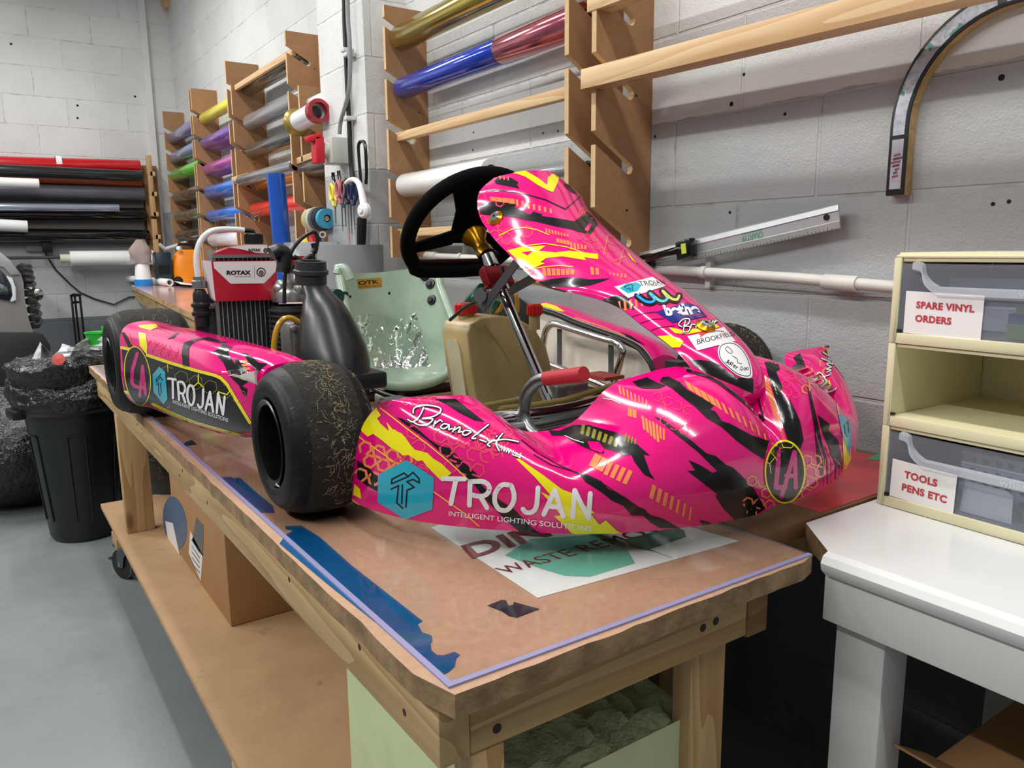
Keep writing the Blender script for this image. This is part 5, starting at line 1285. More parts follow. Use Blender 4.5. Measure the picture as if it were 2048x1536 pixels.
D.poly(c5((850, 255 - 15), (720, 238), (760, 236), (830, 270), (880, 320), (960, 365), (1062, 405), (1025, 445), (1060, 460), (1100, 520), (1150, 535), (1200, 562), (1290, 610), (1400, 645), (1380, 720), (1370, 765), (1290, 715), (1200, 650), (1100, 560), (1000, 500), (930, 430), (850, 370), (780, 310), (700, 268))[1:], BLK, 0)
D.poly(c5((528, 268), (620, 240), (680, 270), (742, 292), (700, 312), (600, 312), (560, 300)), BLK, 0)
D.poly(c5((665, 490), (720, 508), (800, 565), (900, 640), (1000, 725), (1060, 742), (1130, 800), (1170, 815), (1230, 872), (1300, 945), (1340, 1010), (1375, 1075), (1330, 1110), (1250, 1140), (1210, 1100), (1140, 1050), (1040, 962), (960, 900), (880, 838), (930, 835), (885, 768), (960, 800), (1040, 850), (1070, 838), (1010, 780), (950, 720), (800, 600)), BLK, 0)
D.poly(c5((1055, 995), (1110, 990), (1180, 1045), (1250, 1100), (1280, 1165), (1230, 1180), (1180, 1150), (1110, 1080)), BLK, 1)
D.poly(c5((960, 1150), (1010, 1165), (1060, 1195), (970, 1205)), BLK, 0)
D.strokes([c5((880, 197), (1000, 232), (1080, 275), (1180, 350), (1280, 430), (1368, 512))], 6, BLK, 1)
D.strokes([c5((1368, 512), (1340, 400), (1300, 250), (1282, 165))], 3, BLK, 1)
D.strokes([c4((1160, 640), (1260, 722), (1400, 800), (1530, 860)), c4((1240, 735), (1350, 800), (1520, 850), (1700, 930), (1900, 1062))], 1.6, BLK, 1)
D.poly(c5((1372, 142), (1455, 140), (1472, 188), (1448, 205), (1470, 260), (1490, 300), (1475, 330), (1540, 430), (1530, 360), (1560, 430), (1600, 520), (1622, 640), (1600, 700), (1560, 660), (1520, 640), (1470, 480), (1430, 340), (1400, 240)), BLK, 0)
D.poly(c5((1555, 112), (1600, 86), (1625, 140), (1640, 190), (1612, 190), (1580, 150)), BLK, 0)
D.poly(c5((1712, 480), (1740, 500), (1790, 540), (1780, 578), (1842, 640), (1868, 770), (1872, 850), (1820, 790), (1780, 680), (1740, 590)), BLK, 0)
D.poly(c5((1640, 280), (1660, 300), (1720, 560), (1760, 760), (1740, 900), (1710, 780), (1690, 560)), BLK, 0)
for k in range(5): D.strokes([c5((1700 + 30 * k, 600 + 40 * k), (1745 + 28 * k, 760 + 10 * k), (1752 + 24 * k, 930 - 6 * k))], 2.2, BLK if k % 2 else DPK, 1)
# yellow slashes and lines
D.poly(c4((232, 428), (264, 482), (240, 500), (262, 535), (310, 578), (350, 572), (420, 622), (450, 668), (480, 702), (560, 722), (600, 760), (650, 790), (715, 852), (690, 872), (655, 905), (600, 850), (560, 810), (530, 770), (500, 775), (440, 735), (405, 740), (370, 710), (330, 690), (270, 640), (215, 600), (180, 618), (115, 562), (140, 545), (190, 480)), YEL, 1)
D.poly(c4((300, 525), (340, 572), (400, 600), (440, 660), (380, 640), (320, 590)), YEL, 1)
D.poly(c4((95, 920), (130, 955), (138, 1015), (85, 990)), YEL, 0)
D.poly(c4((1125, 760), (1150, 762), (1300, 865), (1420, 955), (1500, 985), (1560, 1050), (1632, 1105), (1600, 1108), (1660, 1180), (1700, 1152), (1805, 1248), (1500, 1252), (1440, 1190), (1370, 1125), (1415, 1120), (1330, 1020), (1285, 972), (1360, 1005), (1250, 880)), YEL, 0)
D.strokes([c4((258, 432), (420, 560), (560, 665), (700, 780), (830, 900))], 1.8, YEL, 1)
D.strokes([c4((112, 612), (300, 745), (450, 855), (600, 970), (800, 1110), (890, 1190))], 1.8, YEL, 0)
D.strokes([c4((80, 1020), (140, 1070), (220, 1105))], 1.5, YEL, 0)
D.poly(c5((1740, 42), (1795, 55), (1832, 130), (1860, 190), (1892, 262), (1850, 205), (1790, 125)), YEL, 1)
D.poly(c5((1850, 260), (1870, 300), (1900, 420), (1880, 350)), ORG, 1)
D.poly(c5((1870, 620), (1920, 660), (1925, 760), (1880, 840), (1875, 730)), YEL, 0)
D.strokes([c5((1785, 262), (1830, 390), (1845, 470)), c5((1770, 255), (1790, 300))], 2, YEL, 1)
# orange hexagon clouds
D.hexes(c4((165, 690))[0], 15, 5, ORG, 4, 3, seed=3)
D.hexes(c4((380, 790))[0], 13, 4, COR, 3, 2, seed=8)
D.hexes(c4((470, 590))[0], 16, 3.8, COR, 7, 3, (1.7, .25), (-.2, 1.75), seed=5)
D.hexes(c4((760, 570))[0], 13, 3.4, COR, 5, 2, (1.7, .5), seed=6)
D.hexes(c4((300, 395))[0], 10, 3, COR, 6, 1, (1.9, -.05), seed=2)
D.hexes(c4((960, 560))[0], 10, 3, COR, 3, 2, seed=4)
D.hexes(c5((690, 365))[0], 11, 2.2, COR, 4, 3, (1.8, .8), seed=7)
D.hexes(c5((1290, 900))[0], 12, 3.2, ORG, 3, 4, (1.8, .2), seed=9)
D.hexes(c5((1640, 770))[0], 13, 3.4, ORG, 2, 5, (1.5, .0), (-.3, 1.7), seed=11)
D.hexes(c5((1525, 180))[0], 9, 2, COR, 2, 4, (1.6, .5), seed=12)
D.hexes(c5((1655, 200))[0], 10, 3, ORG, 3, 3, (1.5, -.8), seed=13)
# dashes
D.bars(c5((856, 257))[0], c5((1050, 372))[0], 4, (10, 19), (9, 21), .86, ORG, 1)
D.bars(c5((1050, 372))[0], c5((1400, 600))[0], 8, (9, 21), (4, 20), .55, ORG, 1, .45)
D.bars(c5((437, 293))[0], c5((640, 395))[0], 8, (3, 16), (0, 14), .55, ORG, 1, .5)
D.bars(c5((500, 432))[0], c5((558, 452))[0], 2, (0, 17), (0, 16), .9, ORG, 1)
D.bars(c5((585, 482))[0], c5((700, 560))[0], 5, (4, 28), (2, 34), .7, ORG, 1)
D.bars(c5((655, 520))[0], c5((745, 580))[0], 4, (3, 30), (-1, 20), .55, ORG, 1)
D.bars(c5((290, 728))[0], c5((380, 770))[0], 2, (-13, 24), (-13, 25), .92, ORG, 1)
D.bars(c5((380, 775))[0], c5((545, 850))[0], 4, (-12, 26), (-13, 26), .62, ORG, 1)
D.bars(c5((655, 922))[0], c5((935, 1085))[0], 7, (-7, 26), (-3, 27), .62, ORG, 1, .4)
D.bars(c5((207, 540))[0], c5((460, 645))[0], 7, (-4, 19), (-6, 15), .55, OLV, 1)
D.bars(c5((485, 600))[0], c5((565, 640))[0], 4, (-4, 15), (-1, 10), .5, OLV, 1)
D.bars(c5((1352, 210))[0], c5((1430, 480))[0], 10, (14, 12), (15, 13), .82, ORG, 1)
D.bars(c5((1430, 480))[0], c5((1490, 640))[0], 7, (14, 13), (9, 12), .45, ORG, 1)
D.bars(c5((1420, 260))[0], c5((1450, 350))[0], 4, (4, 3), (3, 3), .7, OLV, 2)
D.strokes([c5((340, 375), (400, 385), (455, 410)), c5((95, 615), (150, 640), (215, 660))], 1.4, WHT, 2)
# cyan hexagon badges with the line drawn letter
D.poly(c4((428, 768), (604, 880), (592, 1083), (420, 1147), (243, 1035), (247, 862)), CYA, 2)
LG = [((412, 850), (335, 890), (333, 918), (440, 872), (470, 845), (508, 885), (510, 912)), ((330, 953), (378, 930), (366, 1040), (406, 1075)), ((402, 925), (398, 1045)), ((505, 910), (470, 890), (430, 905), (478, 940), (432, 960), (424, 1068)), ((412, 850), (440, 872))]
D.strokes([c4(*q) for q in LG], 3.0, BLK, 3)
D.poly(c5((1842, 478), (1912, 500), (1925, 600), (1918, 752), (1892, 680), (1868, 605)), CYA, 1)
D.strokes([c5((1880, 545), (1884, 590), (1900, 620)), c5((1895, 535), (1905, 520), (1908, 590))], 2, BLK, 2)
# rounded word TROJAN
TJ = [[(662, 885), (800, 888)], [(745, 890), (712, 1045)], [(835, 905), (830, 1055)], [(835, 905), (920, 905), (958, 940), (940, 985), (890, 998), (835, 985)], [(900, 998), (942, 1070)],
      [(1098, 930), (1040, 925), (1000, 970), (992, 1030), (1020, 1080), (1070, 1085), (1108, 1040), (1115, 985), (1098, 930)],
      [(1268, 945), (1258, 1060), (1228, 1098), (1190, 1098), (1172, 1078)], [(1305, 1112), (1375, 960), (1430, 1125)], [(1330, 1060), (1410, 1068)],
      [(1490, 1130), (1502, 962), (1590, 1138), (1602, 982)]]
for q in TJ:
    p = c4(*q); p = smooth(p, 4) if len(p) > 4 and q[0] != (1490, 1130) else p
    D.strokes([p], 9.6, WHT, 3)
D.text('INTELLIGENT LIGHTING SOLUTIONS', *c4((698, 1122), (1612, 1222), (1614, 1186), (700, 1092)), WHT, 3, .01)
# handwritten word
BR = [[(470, 470), (475, 440), (520, 422), (590, 425), (640, 440), (642, 462), (600, 492), (530, 505), (595, 508), (565, 540), (510, 545), (475, 528)], [(535, 440), (510, 490), (470, 525), (436, 508)],
      [(600, 555), (612, 520), (606, 540), (640, 515), (655, 525)], [(700, 545), (665, 540), (645, 560), (670, 570), (700, 550), (698, 575), (720, 568)], [(722, 590), (738, 558), (732, 578), (765, 560), (770, 572), (758, 592), (780, 588)],
      [(835, 585), (800, 582), (785, 602), (805, 612), (840, 592)], [(950, 545), (880, 600), (845, 630), (870, 632)], [(895, 640), (935, 655)], [(985, 640), (945, 670), (960, 682)], [(1040, 602), (1000, 660), (1020, 712)], [(985, 648), (1060, 640), (1140, 655)], [(1000, 622), (1004, 618)]]
BRP = [smooth(c4(*q), 4) for q in BR]
D.strokes(BRP, 6.2, BLK, 3); D.strokes(BRP, 2.9, WHT, 4)
D.text('NW Ltd', *c4((1030, 712), (1152, 762), (1160, 725), (1036, 680)), BLK, 3, .09); D.text('NW Ltd', *c4((1030, 710), (1152, 760), (1160, 727), (1036, 682)), WHT, 4, .03)
BR2 = [[(1775, 280), (1740, 220), (1715, 215), (1712, 245), (1760, 280), (1800, 300), (1815, 330), (1830, 310)], [(1715, 235), (1770, 300), (1812, 330)], [(1745, 240), (1790, 225)], [(1770, 210), (1795, 195), (1768, 190), (1800, 175)], [(1800, 175), (1770, 160), (1785, 150), (1808, 158)], [(1810, 150), (1735, 120)], [(1790, 130), (1800, 112)], [(1745, 80), (1765, 95), (1820, 122)], [(1780, 125), (1790, 90), (1770, 70)]]
D.strokes([smooth(c5(*q), 3) for q in BR2], 4.2, BLK, 2); D.strokes([smooth(c5(*q), 3) for q in BR2], 2.2, WHT, 3)
# number roundel
def ell(cx, cy, rx, ry, n=40, rot=0): return [(cx + rx * math.cos(2 * PI * k / n) * math.cos(rot) - ry * math.sin(2 * PI * k / n) * math.sin(rot), cy + rx * math.cos(2 * PI * k / n) * math.sin(rot) + ry * math.sin(2 * PI * k / n) * math.cos(rot)) for k in range(n)]
D.poly(c5(*ell(1500, 842, 132, 202)), YEL, 3); D.poly(c5(*ell(1500, 842, 121, 190)), BLK, 4)
D.strokes([c5(*q) for q in (((1400, 710), (1435, 750), (1400, 790), (1378, 778)), ((1435, 750), (1445, 765)), ((1400, 790), (1408, 850)), ((1480, 660), (1490, 690), (1540, 690), (1560, 670)))], 1.4, YEL, 5)
D.strokes([c5((1462, 700), (1440, 940), (1500, 938))], 9.5, DPK, 5); D.strokes([c5((1475, 1000), (1560, 715), (1568, 940)), c5((1505, 865), (1565, 865))], 8.5, DPK, 5)
mb.build('front_fairing', VM, kart, recalc=False, angle=60)
# ---- front panel (nassau) --------------------------------------------------------
rows = [(-.335, .584, -.405, .572, .075), (-.29, .543, -.385, .540, .12), (-.249, .505, -.365, .497, .132), (-.169, .454, -.305, .455, .138), (-.10, .418, -.245, .424, .14),
        (-.02, .385, -.15, .370, .13), (.04, .36, -.078, .355, .118), (.10, .333, .02, .335, .086), (.15, .308, .09, .305, .08), (.19, .285, .145, .28, .074), (.225, .262, .175, .26, .069), (.25, .237, .2, .236, .066), (.256, .215, .207, .215, .066), (.246, .196, .2, .196, .066)]
net = []
for pc, cc_, pe, ce, w in rows:
    row = []
    for s_, g_ in ((-1, 1), (-.8, .56), (-.42, .13), (0, 0), (.42, .13), (.8, .56), (1, 1)):
        row.append(f2k(pc + (pe - pc) * g_, s_ * w, cc_ + (ce - cc_) * g_))
    net.append(row)
SN = Surf(net, 110, 48, 1)
if SN.N[50, SN.nv // 2, 0] < 0: SN.N *= -1; SN.face = ~SN.face
mb = MB(); SN.shell(mb, .003, PINK, INS); D = Decals(SN, mb)
n1 = cr(700, 300, 3.4133); n3 = cr(1100, 480, 3.2)
D.poly(n1((1100, 150), (1195, 142), (1280, 190), (1345, 240), (1350, 190), (1382, 163), (1428, 190), (1412, 235), (1385, 290), (1345, 275), (1280, 240), (1200, 185)), YEL, 1)
D.poly(n1((1012, 188), (1060, 200), (1100, 190), (1150, 222), (1140, 235), (1156, 265), (1090, 250), (1000, 232), (985, 215)), BLK, 1)
D.poly(n1((1455, 225), (1490, 240), (1535, 282), (1545, 300), (1510, 290), (1470, 255)), BLK, 1)
D.bars(n1((1020, 178))[0], n1((1105, 185))[0], 3, (1, 7), (0, 9), .25, ORG, 2)
D.strokes([n1((925, 280), (1000, 272), (1190, 300), (1330, 340), (1470, 405), (1570, 320))], 2.2, BLK, 1)
D.bars(n1((955, 320))[0], n1((1125, 335))[0], 4, (2, 8), (1, 11), .93, ORG, 1)
D.bars(n1((1132, 338))[0], n1((1400, 410))[0], 7, (1, 13), (0, 9), .42, ORG, 1)
D.poly(n1((878, 378), (960, 358), (1050, 348), (1142, 374), (1118, 388), (1232, 442), (1252, 420), (1315, 442), (1300, 450), (1420, 468), (1530, 488), (1615, 422), (1650, 445), (1670, 470), (1692, 512), (1640, 580), (1560, 562), (1520, 545), (1400, 522), (1280, 492), (1200, 480), (1130, 460), (960, 445), (892, 442)), BLK, 0)
D.poly(n1((1600, 545), (1632, 500), (1650, 512), (1622, 560)), PINK, 1)
D.hexes(n1((960, 500))[0], 14, 3.4, COR, 4, 4, (1.75, .4), seed=21)
D.hexes(n1((900, 325))[0], 10, 2.6, COR, 3, 1, seed=22)
D.hexes(n1((905, 470))[0], 9, 2.6, COR, 3, 1, seed=24)
D.hexes(n1((1570, 590))[0], 9, 1.8, COR, 5, 2, (1.7, .2), seed=23)
D.bars(n1((1332, 535))[0], n1((1500, 580))[0], 8, (2, 9), (0, 5), .55, ORG, 1)
D.bars(n1((1408, 605))[0], n1((1500, 622))[0], 4, (1, 8), (1, 9), .85, ORG, 1)
D.bars(n1((1500, 630))[0], n1((1622, 655))[0], 5, (2, 14), (0, 7), .6, ORG, 1)
D.poly(n1((1075, 688), (1180, 665), (1335, 655), (1290, 690), (1400, 702), (1500, 690), (1690, 712), (1695, 748), (1600, 735), (1610, 755), (1450, 728), (1340, 740), (1300, 768), (1330, 775), (1240, 812), (1190, 790), (1130, 735)), YEL, 1)
D.poly(n1((1170, 700), (1250, 690), (1215, 722)), PINK, 2)
D.strokes([n1((1020, 585), (1100, 545), (1190, 530), (1280, 548), (1360, 582)), n1((1080, 690), (1210, 655), (1330, 640), (1480, 665), (1600, 705)), n1((1195, 820), (1320, 800), (1430, 790), (1520, 800))], 1.5, YEL, 2)
D.bars(n1((1312, 805))[0], n1((1540, 820))[0], 7, (2, 16), (-1, 9), .75, ORG, 1)
D.bars(n1((1640, 800))[0], n1((1712, 812))[0], 2, (2, 15), (0, 12), .6, ORG, 1)
D.bars(n1((1770, 840))[0], n1((1900, 850))[0], 5, (1, 4), (0, 9), .4, ORG, 1)
D.poly(n1((1282, 902), (1370, 882), (1500, 868), (1640, 885), (1775, 878), (1720, 900), (1640, 925), (1550, 937), (1345, 935)), BLK, 0)
D.poly(n1((1680, 1032), (1830, 990), (1885, 1000), (1925, 1030), (1945, 1092), (1890, 1080), (1812, 1088)), BLK, 0)
D.bars(n1((1830, 1035))[0], n1((2020, 1012))[0], 5, (2, 21), (1, 14), .42, ORG, 1)
D.bars(n1((1560, 400))[0], n1((1610, 380))[0], 5, (3, 18), (3, 18), .25, ORG, 1)
D.poly(n1((1885, 700), (1905, 712), (1955, 775), (1925, 755)), YEL, 1)
D.strokes([n1((1865, 680), (1835, 790)), n1((1760, 580), (1730, 720)), n1((1800, 760), (1880, 730))], 1.3, ORG, 1)
D.strokes([n3((490, 500), (600, 470), (680, 462)), n3((560, 540), (650, 510), (730, 505)), n3((620, 590), (700, 560), (800, 550))], 1.2, BLK, 1)
# sponsor stickers
D.poly(n3((412, 302), (655, 238), (742, 296), (500, 374)), WHT, 2)
D.poly(n3((447, 312), (490, 282), (552, 274), (586, 292), (560, 330), (500, 345)), CYA, 3)
D.strokes([n3((480, 312), (478, 302), (520, 288), (535, 296)), n3((490, 318), (512, 312), (515, 330)), n3((525, 298), (528, 325))], 1.3, BLK, 4)
D.text('TROJAN', *n3((582, 308), (745, 292), (722, 258), (562, 268)), BLK, 3, .0)
D.text('INTELLIGENT LIGHTING', *n3((625, 300), (740, 298), (735, 288), (620, 291)), GRY, 3, .0)
wv = smooth(n3((560, 360), (610, 395), (652, 400), (668, 380), (640, 345), (690, 385), (725, 395), (750, 375), (720, 330), (770, 375), (810, 385), (825, 360)), 5)
D.strokes([wv], 15, BLK, 2)
vc = len(VM); VM += [vin('sky', '2aa0e8'), vin('turquoise', '5fd0d8'), vin('lemon', 'e8e070'), vin('signal_red', 'd23a2a')]
k3 = len(wv) // 3
D.strokes([wv[:k3 + 1]], 5, vc, 3); D.strokes([wv[k3:2 * k3 + 1]], 5, vc + 1, 3); D.strokes([wv[2 * k3:]], 5, vc + 2, 3)
D.poly(n3((678, 462), (872, 402), (940, 425), (1005, 492), (782, 532)), NVY, 2)
D.text('bethe', *n3((745, 490), (968, 478), (930, 405), (718, 420)), WHT, 3, .05)
D.text('Civils & Build', *n3((852, 492), (992, 488), (985, 475), (845, 480)), vc + 3, 3, 0)
BR3 = [[(845, 560), (822, 545), (850, 512), (890, 510), (885, 540), (855, 555), (895, 560), (885, 590), (858, 592)], [(865, 520), (850, 600)], [(900, 565), (905, 545), (925, 545)], [(945, 545), (930, 560), (950, 560), (952, 550)], [(965, 560), (970, 545), (985, 545), (990, 555)], [(1010, 545), (1000, 555), (1015, 555), (1020, 520)], [(1030, 545), (1040, 520)], [(1045, 545), (1058, 515)], [(1040, 528), (1070, 522)]]
D.strokes([smooth(n3(*q), 3) for q in BR3], 4.6, BLK, 3); D.strokes([smooth(n3(*q), 3) for q in BR3], 2.1, WHT, 4)
D.poly(n3((760, 562), (800, 568), (870, 585), (950, 560), (1000, 548), (1060, 540), (1085, 560), (1030, 575), (960, 590), (880, 605), (800, 598)), YEL, 1)
D.poly(n3((680, 618), (760, 612), (830, 630), (855, 652), (832, 688), (740, 692)), YEL, 1)
D.poly(n3((878, 618), (980, 598), (1110, 560), (1185, 648), (1060, 680), (942, 710)), WHT, 2)
D.text('BROOKFIELD', *n3((945, 672), (1185, 612), (1168, 586), (938, 640)), BLK, 3, .0)
D.poly(n3((950, 610), (1000, 575), (1030, 590), (1000, 600), (970, 615)), vc + 3, 3); D.strokes([smooth(n3((960, 625), (1000, 600), (1060, 585), (1110, 590)), 3)], 1.4, vc + 3, 3)
D.poly(n3((886, 768), (960, 768), (1020, 775), (1070, 792), (1110, 822), (1200, 882), (1300, 888), (1300, 985), (1180, 930), (1000, 855), (920, 805)), BLK, 0)
ci = smooth(n3((1072, 720), (1085, 675), (1130, 655), (1185, 662), (1240, 712), (1280, 790), (1288, 880), (1210, 874), (1130, 815), (1085, 765), (1072, 720)), 4)
D.poly(ci[:-1], WHT, 3)
cc0 = ci.mean(0); D.strokes([cc0 + (ci - cc0) * .9], 1.3, BLK, 4)
for ch, (x, y), an in zip('Jolley Goo', ((1118, 785), (1133, 795), (1146, 803), (1156, 808), (1166, 815), (1180, 826), (0, 0), (1212, 838), (1235, 838), (1252, 836)), (35, 35, 35, 30, 30, 25, 0, 5, 0, -5)):
    if ch == ' ': continue
    a = math.radians(an); w_, h_ = 17, 26 if ch in 'JllG' else 19
    if ch == 'l': w_ = 5
    R_ = lambda u, v: (x + u * math.cos(a) + v * math.sin(a), y + u * math.sin(a) - v * math.cos(a))
    D.text(ch, *n3(R_(0, 0), R_(w_, 0), R_(w_, h_), R_(0, h_)), BLK, 4, .01)
# a few pen lines inside the round sticker
D.strokes([smooth(n3((1128, 690), (1122, 705), (1150, 730), (1165, 720), (1140, 690), (1128, 690)), 3), smooth(n3((1165, 745), (1195, 765), (1200, 790), (1225, 795)), 3)], 1.1, BLK, 4)
mb.build('front_panel', VM, kart, recalc=False, angle=60)
# panel fixing buttons, gold and silver
def button(px, py, b):
    U, V = SN.find([(px, py)]); Pq, Nq = SN.ev(U, V); p, n = Pq[0] + Nq[0] * .001, Nq[0]
    MB().lathe([(.016, 0), (.016, .002), (.010, .006), (.008, .008), (.003, .0082), (1e-4, .005)], p, n, 20, mats=[0, 0, 1, 1, 2]).build('panel_button', [mat('gold_anodised', 'c98a18', .25, .9), M_chrome, M_matblack], kart)
button(992, 437, 0); button(1410, 654, 0)

# ---- side pods ---------------------------------------------------------------------
st = [(-.905, -.655, .046, .254), (-.80, -.642, .054, .250), (-.68, -.632, .058, .251), (-.55, -.624, .063, .251), (-.42, -.612, .068, .250), (-.30, -.598, .077, .247), (-.20, -.575, .088, .238), (-.155, -.555, .10, .225)]
net = []
for i, (a, bo, cb, ct) in enumerate(st):
    e = .012 * (i == 0) + .012 * (i == len(st) - 1)
    net.append([(a, bo + .085, cb - .012), (a, bo + .03, cb), (a, bo + .006, cb + .03), (a, bo, cb + .075), (a, bo + .002, cb + .12), (a, bo + .006, ct - .032), (a, bo + .024, ct - .004), (a, bo + .065, ct + .004), (a, bo + .098, ct)])
SP = Surf(net, 90, 40, 1)
if SP.N[40, SP.nv // 2, 1] > 0: SP.N *= -1; SP.face = ~SP.face
mb = MB(); VP = VM[:]; VP[INS] = mat('pod_inside', 'd9d3c8', .5)
SP.shell(mb, .004, PINK, INS)
# closing panels at the two ends
for i in (0, SP.nu - 1):
    rim = [SP.G[i, j] for j in range(SP.nv)]; mb.add(rim, [tuple(range(len(rim)))], PINK, False)
D = Decals(SP, mb); cp = cr(180, 600, 3.49)
D.poly(cp((222, 325), (268, 345), (330, 322), (410, 390), (560, 440), (740, 495), (880, 532), (950, 575), (1005, 660), (1055, 750), (1118, 850), (1120, 965), (1000, 930), (860, 895), (760, 862), (620, 812), (440, 722), (430, 738), (340, 690), (245, 640)), BLK, 0)
D.strokes([cp((222, 332), (285, 346)), cp((402, 385), (560, 438), (740, 492), (870, 525), (915, 545), (960, 590), (1005, 668), (1060, 760), (1118, 855)), cp((245, 640), (335, 668)), cp((440, 725), (560, 782), (660, 825), (760, 862), (880, 895), (1000, 930), (1120, 962))], 6, YEL, 1)
D.poly(cp((560, 780), (660, 825), (740, 860), (720, 900), (650, 850)), YEL, 1)
D.hexes(cp((540, 510))[0], 17, 1.0, OLV, 6, 1, (1.7, .55), (-.1, 1.8), 1, seed=25)
D.strokes([cp((760, 520), (760, 575), (725, 605)), cp((760, 575), (795, 610)), cp((900, 640), (960, 660), (975, 640))], 2.2, YEL, 2)
D.strokes([cp((545, 450), (548, 500))], 1.2, YEL, 2)
D.ring(cp(*ell(335, 530, 92, 208, rot=-.12)), cp(*ell(335, 530, 86, 202, rot=-.12)), YEL, 3)
D.poly(cp(*ell(335, 530, 86, 202, rot=-.12)), BLK, 2)
D.strokes([cp((335, 372), (300, 490), (298, 580), (318, 602), (352, 610))], 7, DPK, 4); D.strokes([cp((352, 668), (372, 460), (392, 655)), cp((358, 600), (392, 625))], 6, DPK, 4)
D.poly(cp((488, 464), (528, 500), (546, 692), (516, 726), (448, 642), (440, 522)), CYA, 3)
D.strokes([cp((500, 515), (465, 555), (470, 572), (495, 535), (510, 560)), cp((470, 590), (482, 580), (485, 650), (495, 668)), cp((497, 580), (502, 650))], 1.9, BLK, 4)
for q in TJ:
    uv = np.array([((x - 665) / 945, (1048 + .1 * (x - 700) - y) / (163 + .017 * (x - 700))) for x, y in q]); xy = quad_map(uv, *[np.array(v) for v in cp((568, 682), (942, 800), (950, 655), (552, 545))])
    D.strokes([smooth(xy, 4) if len(q) > 4 and q[0] != (1490, 1130) else xy], 4.6, WHT, 4)
D.text('INTELLIGENT LIGHTING SOLUTIONS', *cp((582, 718), (968, 852), (970, 825), (583, 695)), WHT, 3, .01)
D.poly(cp((655, 300), (740, 270), (840, 262), (730, 292), (692, 335), (690, 400), (695, 475), (650, 462), (640, 370)), BLK, 1)
D.poly(cp((540, 275), (600, 235), (625, 232), (590, 265)), BLK, 1)
D.poly(cp((220, 225), (240, 225), (300, 320), (270, 330)), BLK, 1)
D.poly(cp((860, 362), (885, 350), (930, 305), (995, 330), (965, 362), (1000, 432), (1050, 482), (1082, 562), (1045, 600), (985, 540), (960, 500), (935, 440)), BLK, 1)
D.poly(cp((770, 275), (820, 258), (880, 275), (960, 300), (900, 300), (860, 290)), BLK, 1)
D.poly(cp((1060, 370), (1100, 375), (1180, 440), (1240, 445), (1180, 500), (1120, 450)), BLK, 1)
D.poly(cp((1010, 400), (1060, 430), (1100, 480), (1120, 560), (1060, 600), (1100, 620), (1090, 680), (1060, 640), (1030, 560)), BLK, 0)
D.bars(cp((1045, 425))[0], cp((1100, 520))[0], 4, (14, -2), (10, 2), .7, ORG, 2)
D.poly(cp((335, 178), (460, 168), (475, 190), (425, 215), (350, 195)), YEL, 1)
D.poly(cp((340, 225), (390, 235), (402, 322), (400, 385), (350, 318)), YEL, 1)
D.hexes(cp((430, 310))[0], 9, 1.8, COR, 4, 2, (1.7, .45), (0, 1.6), 1, seed=26)
D.strokes([cp((270, 240), (290, 300), (320, 330)), cp((440, 250), (420, 210), (470, 195), (560, 230))], 1.2, ORG, 2)
D.bars(cp((1020, 960))[0], cp((700, 880))[0], 3, (-2, 4), (-2, 4), .3, ORG, 1)
mb.build('side_pod', VP, kart, recalc=False, angle=60)
# far side pod seen from the inside
inner = [K(x, y, 'b', b) for x, y, b in ((1068, 612, .52), (1110, 624, .52), (1150, 641, .515), (1195, 657, .51), (1240, 673, .505), (1280, 694, .50), (1303, 722, .49))]
net = []
for i, q in enumerate(inner):
    a, b, c = q; cb = .06
    net.append([(a, b + .02, cb), (a, b + .085, cb + .01), (a, b + .125, cb + .05), (a, b + .13, cb + (c - cb) * .6), (a, b + .10, c - .005), (a, b + .05, c + .012), (a, b + .005, c + .004)])
SR = Surf(net, 60, 28, 1)
if SR.N[30, SR.nv // 2, 1] < 0: SR.N *= -1; SR.face = ~SR.face
mb = MB(); SR.shell(mb, .004, PINK, INS)
for i in (0, SR.nu - 1):
    rim = [SR.G[i, j] for j in range(SR.nv)]; mb.add(rim, [tuple(range(len(rim)))], INS if i == 0 else PINK, False)
D = Decals(SR, mb)
D.poly([(1072, 609), (1092, 606), (1112, 612), (1130, 624), (1100, 620)], YEL, 1); D.strokes([[(1150, 636), (1200, 652), (1250, 672)]], 2, ORG, 1)
D.poly([(1240, 664), (1262, 672), (1290, 690), (1262, 680)], BLK, 1)
mb.build('side_pod', VP, kart, recalc=False, angle=60)
# white moulded inner face with recess
wf = [[K(x, y, 'b', b) for x, y in col] for col, b in ((((1072, 622), (1075, 660), (1082, 730), (1090, 752)), .525), (((1110, 634), (1108, 670), (1105, 745), (1105, 758)), .53), (((1150, 650), (1140, 690), (1128, 748), (1126, 764)), .545), (((1195, 667), (1188, 700), (1180, 755), (1178, 772)), .545), (((1240, 684), (1238, 720), (1228, 770), (1226, 782)), .53), (((1280, 705), (1284, 735), (1276, 776), (1272, 784)), .515), (((1300, 728), (1304, 748), (1302, 772), (1300, 780)), .505))]
SW = Surf(wf, 40, 14, 1)
mb = MB(); SW.shell(mb, .004, 0, 0); mb.build('pod_inner_face', [mat('cream_white_plastic', 'd8d2c6', .45, var=.08, vscale=20)], kart, recalc=True)
MB().tube([q + np.array([0, -.006, -.004]) for q in [np.array(v) for v in smooth3(inner)]] + [K(1308, 745, 'b', .485), K(1310, 775, 'b', .485)], .0065, 8).build('rubber_edge', M_rubber, kart)
def ktube(pts, r, m_, name, parent=kart, seg=12, sm=True): return MB().tube([tuple(q) for q in (smooth3(pts) if sm else pts)], r, seg).build(name, m_, parent)
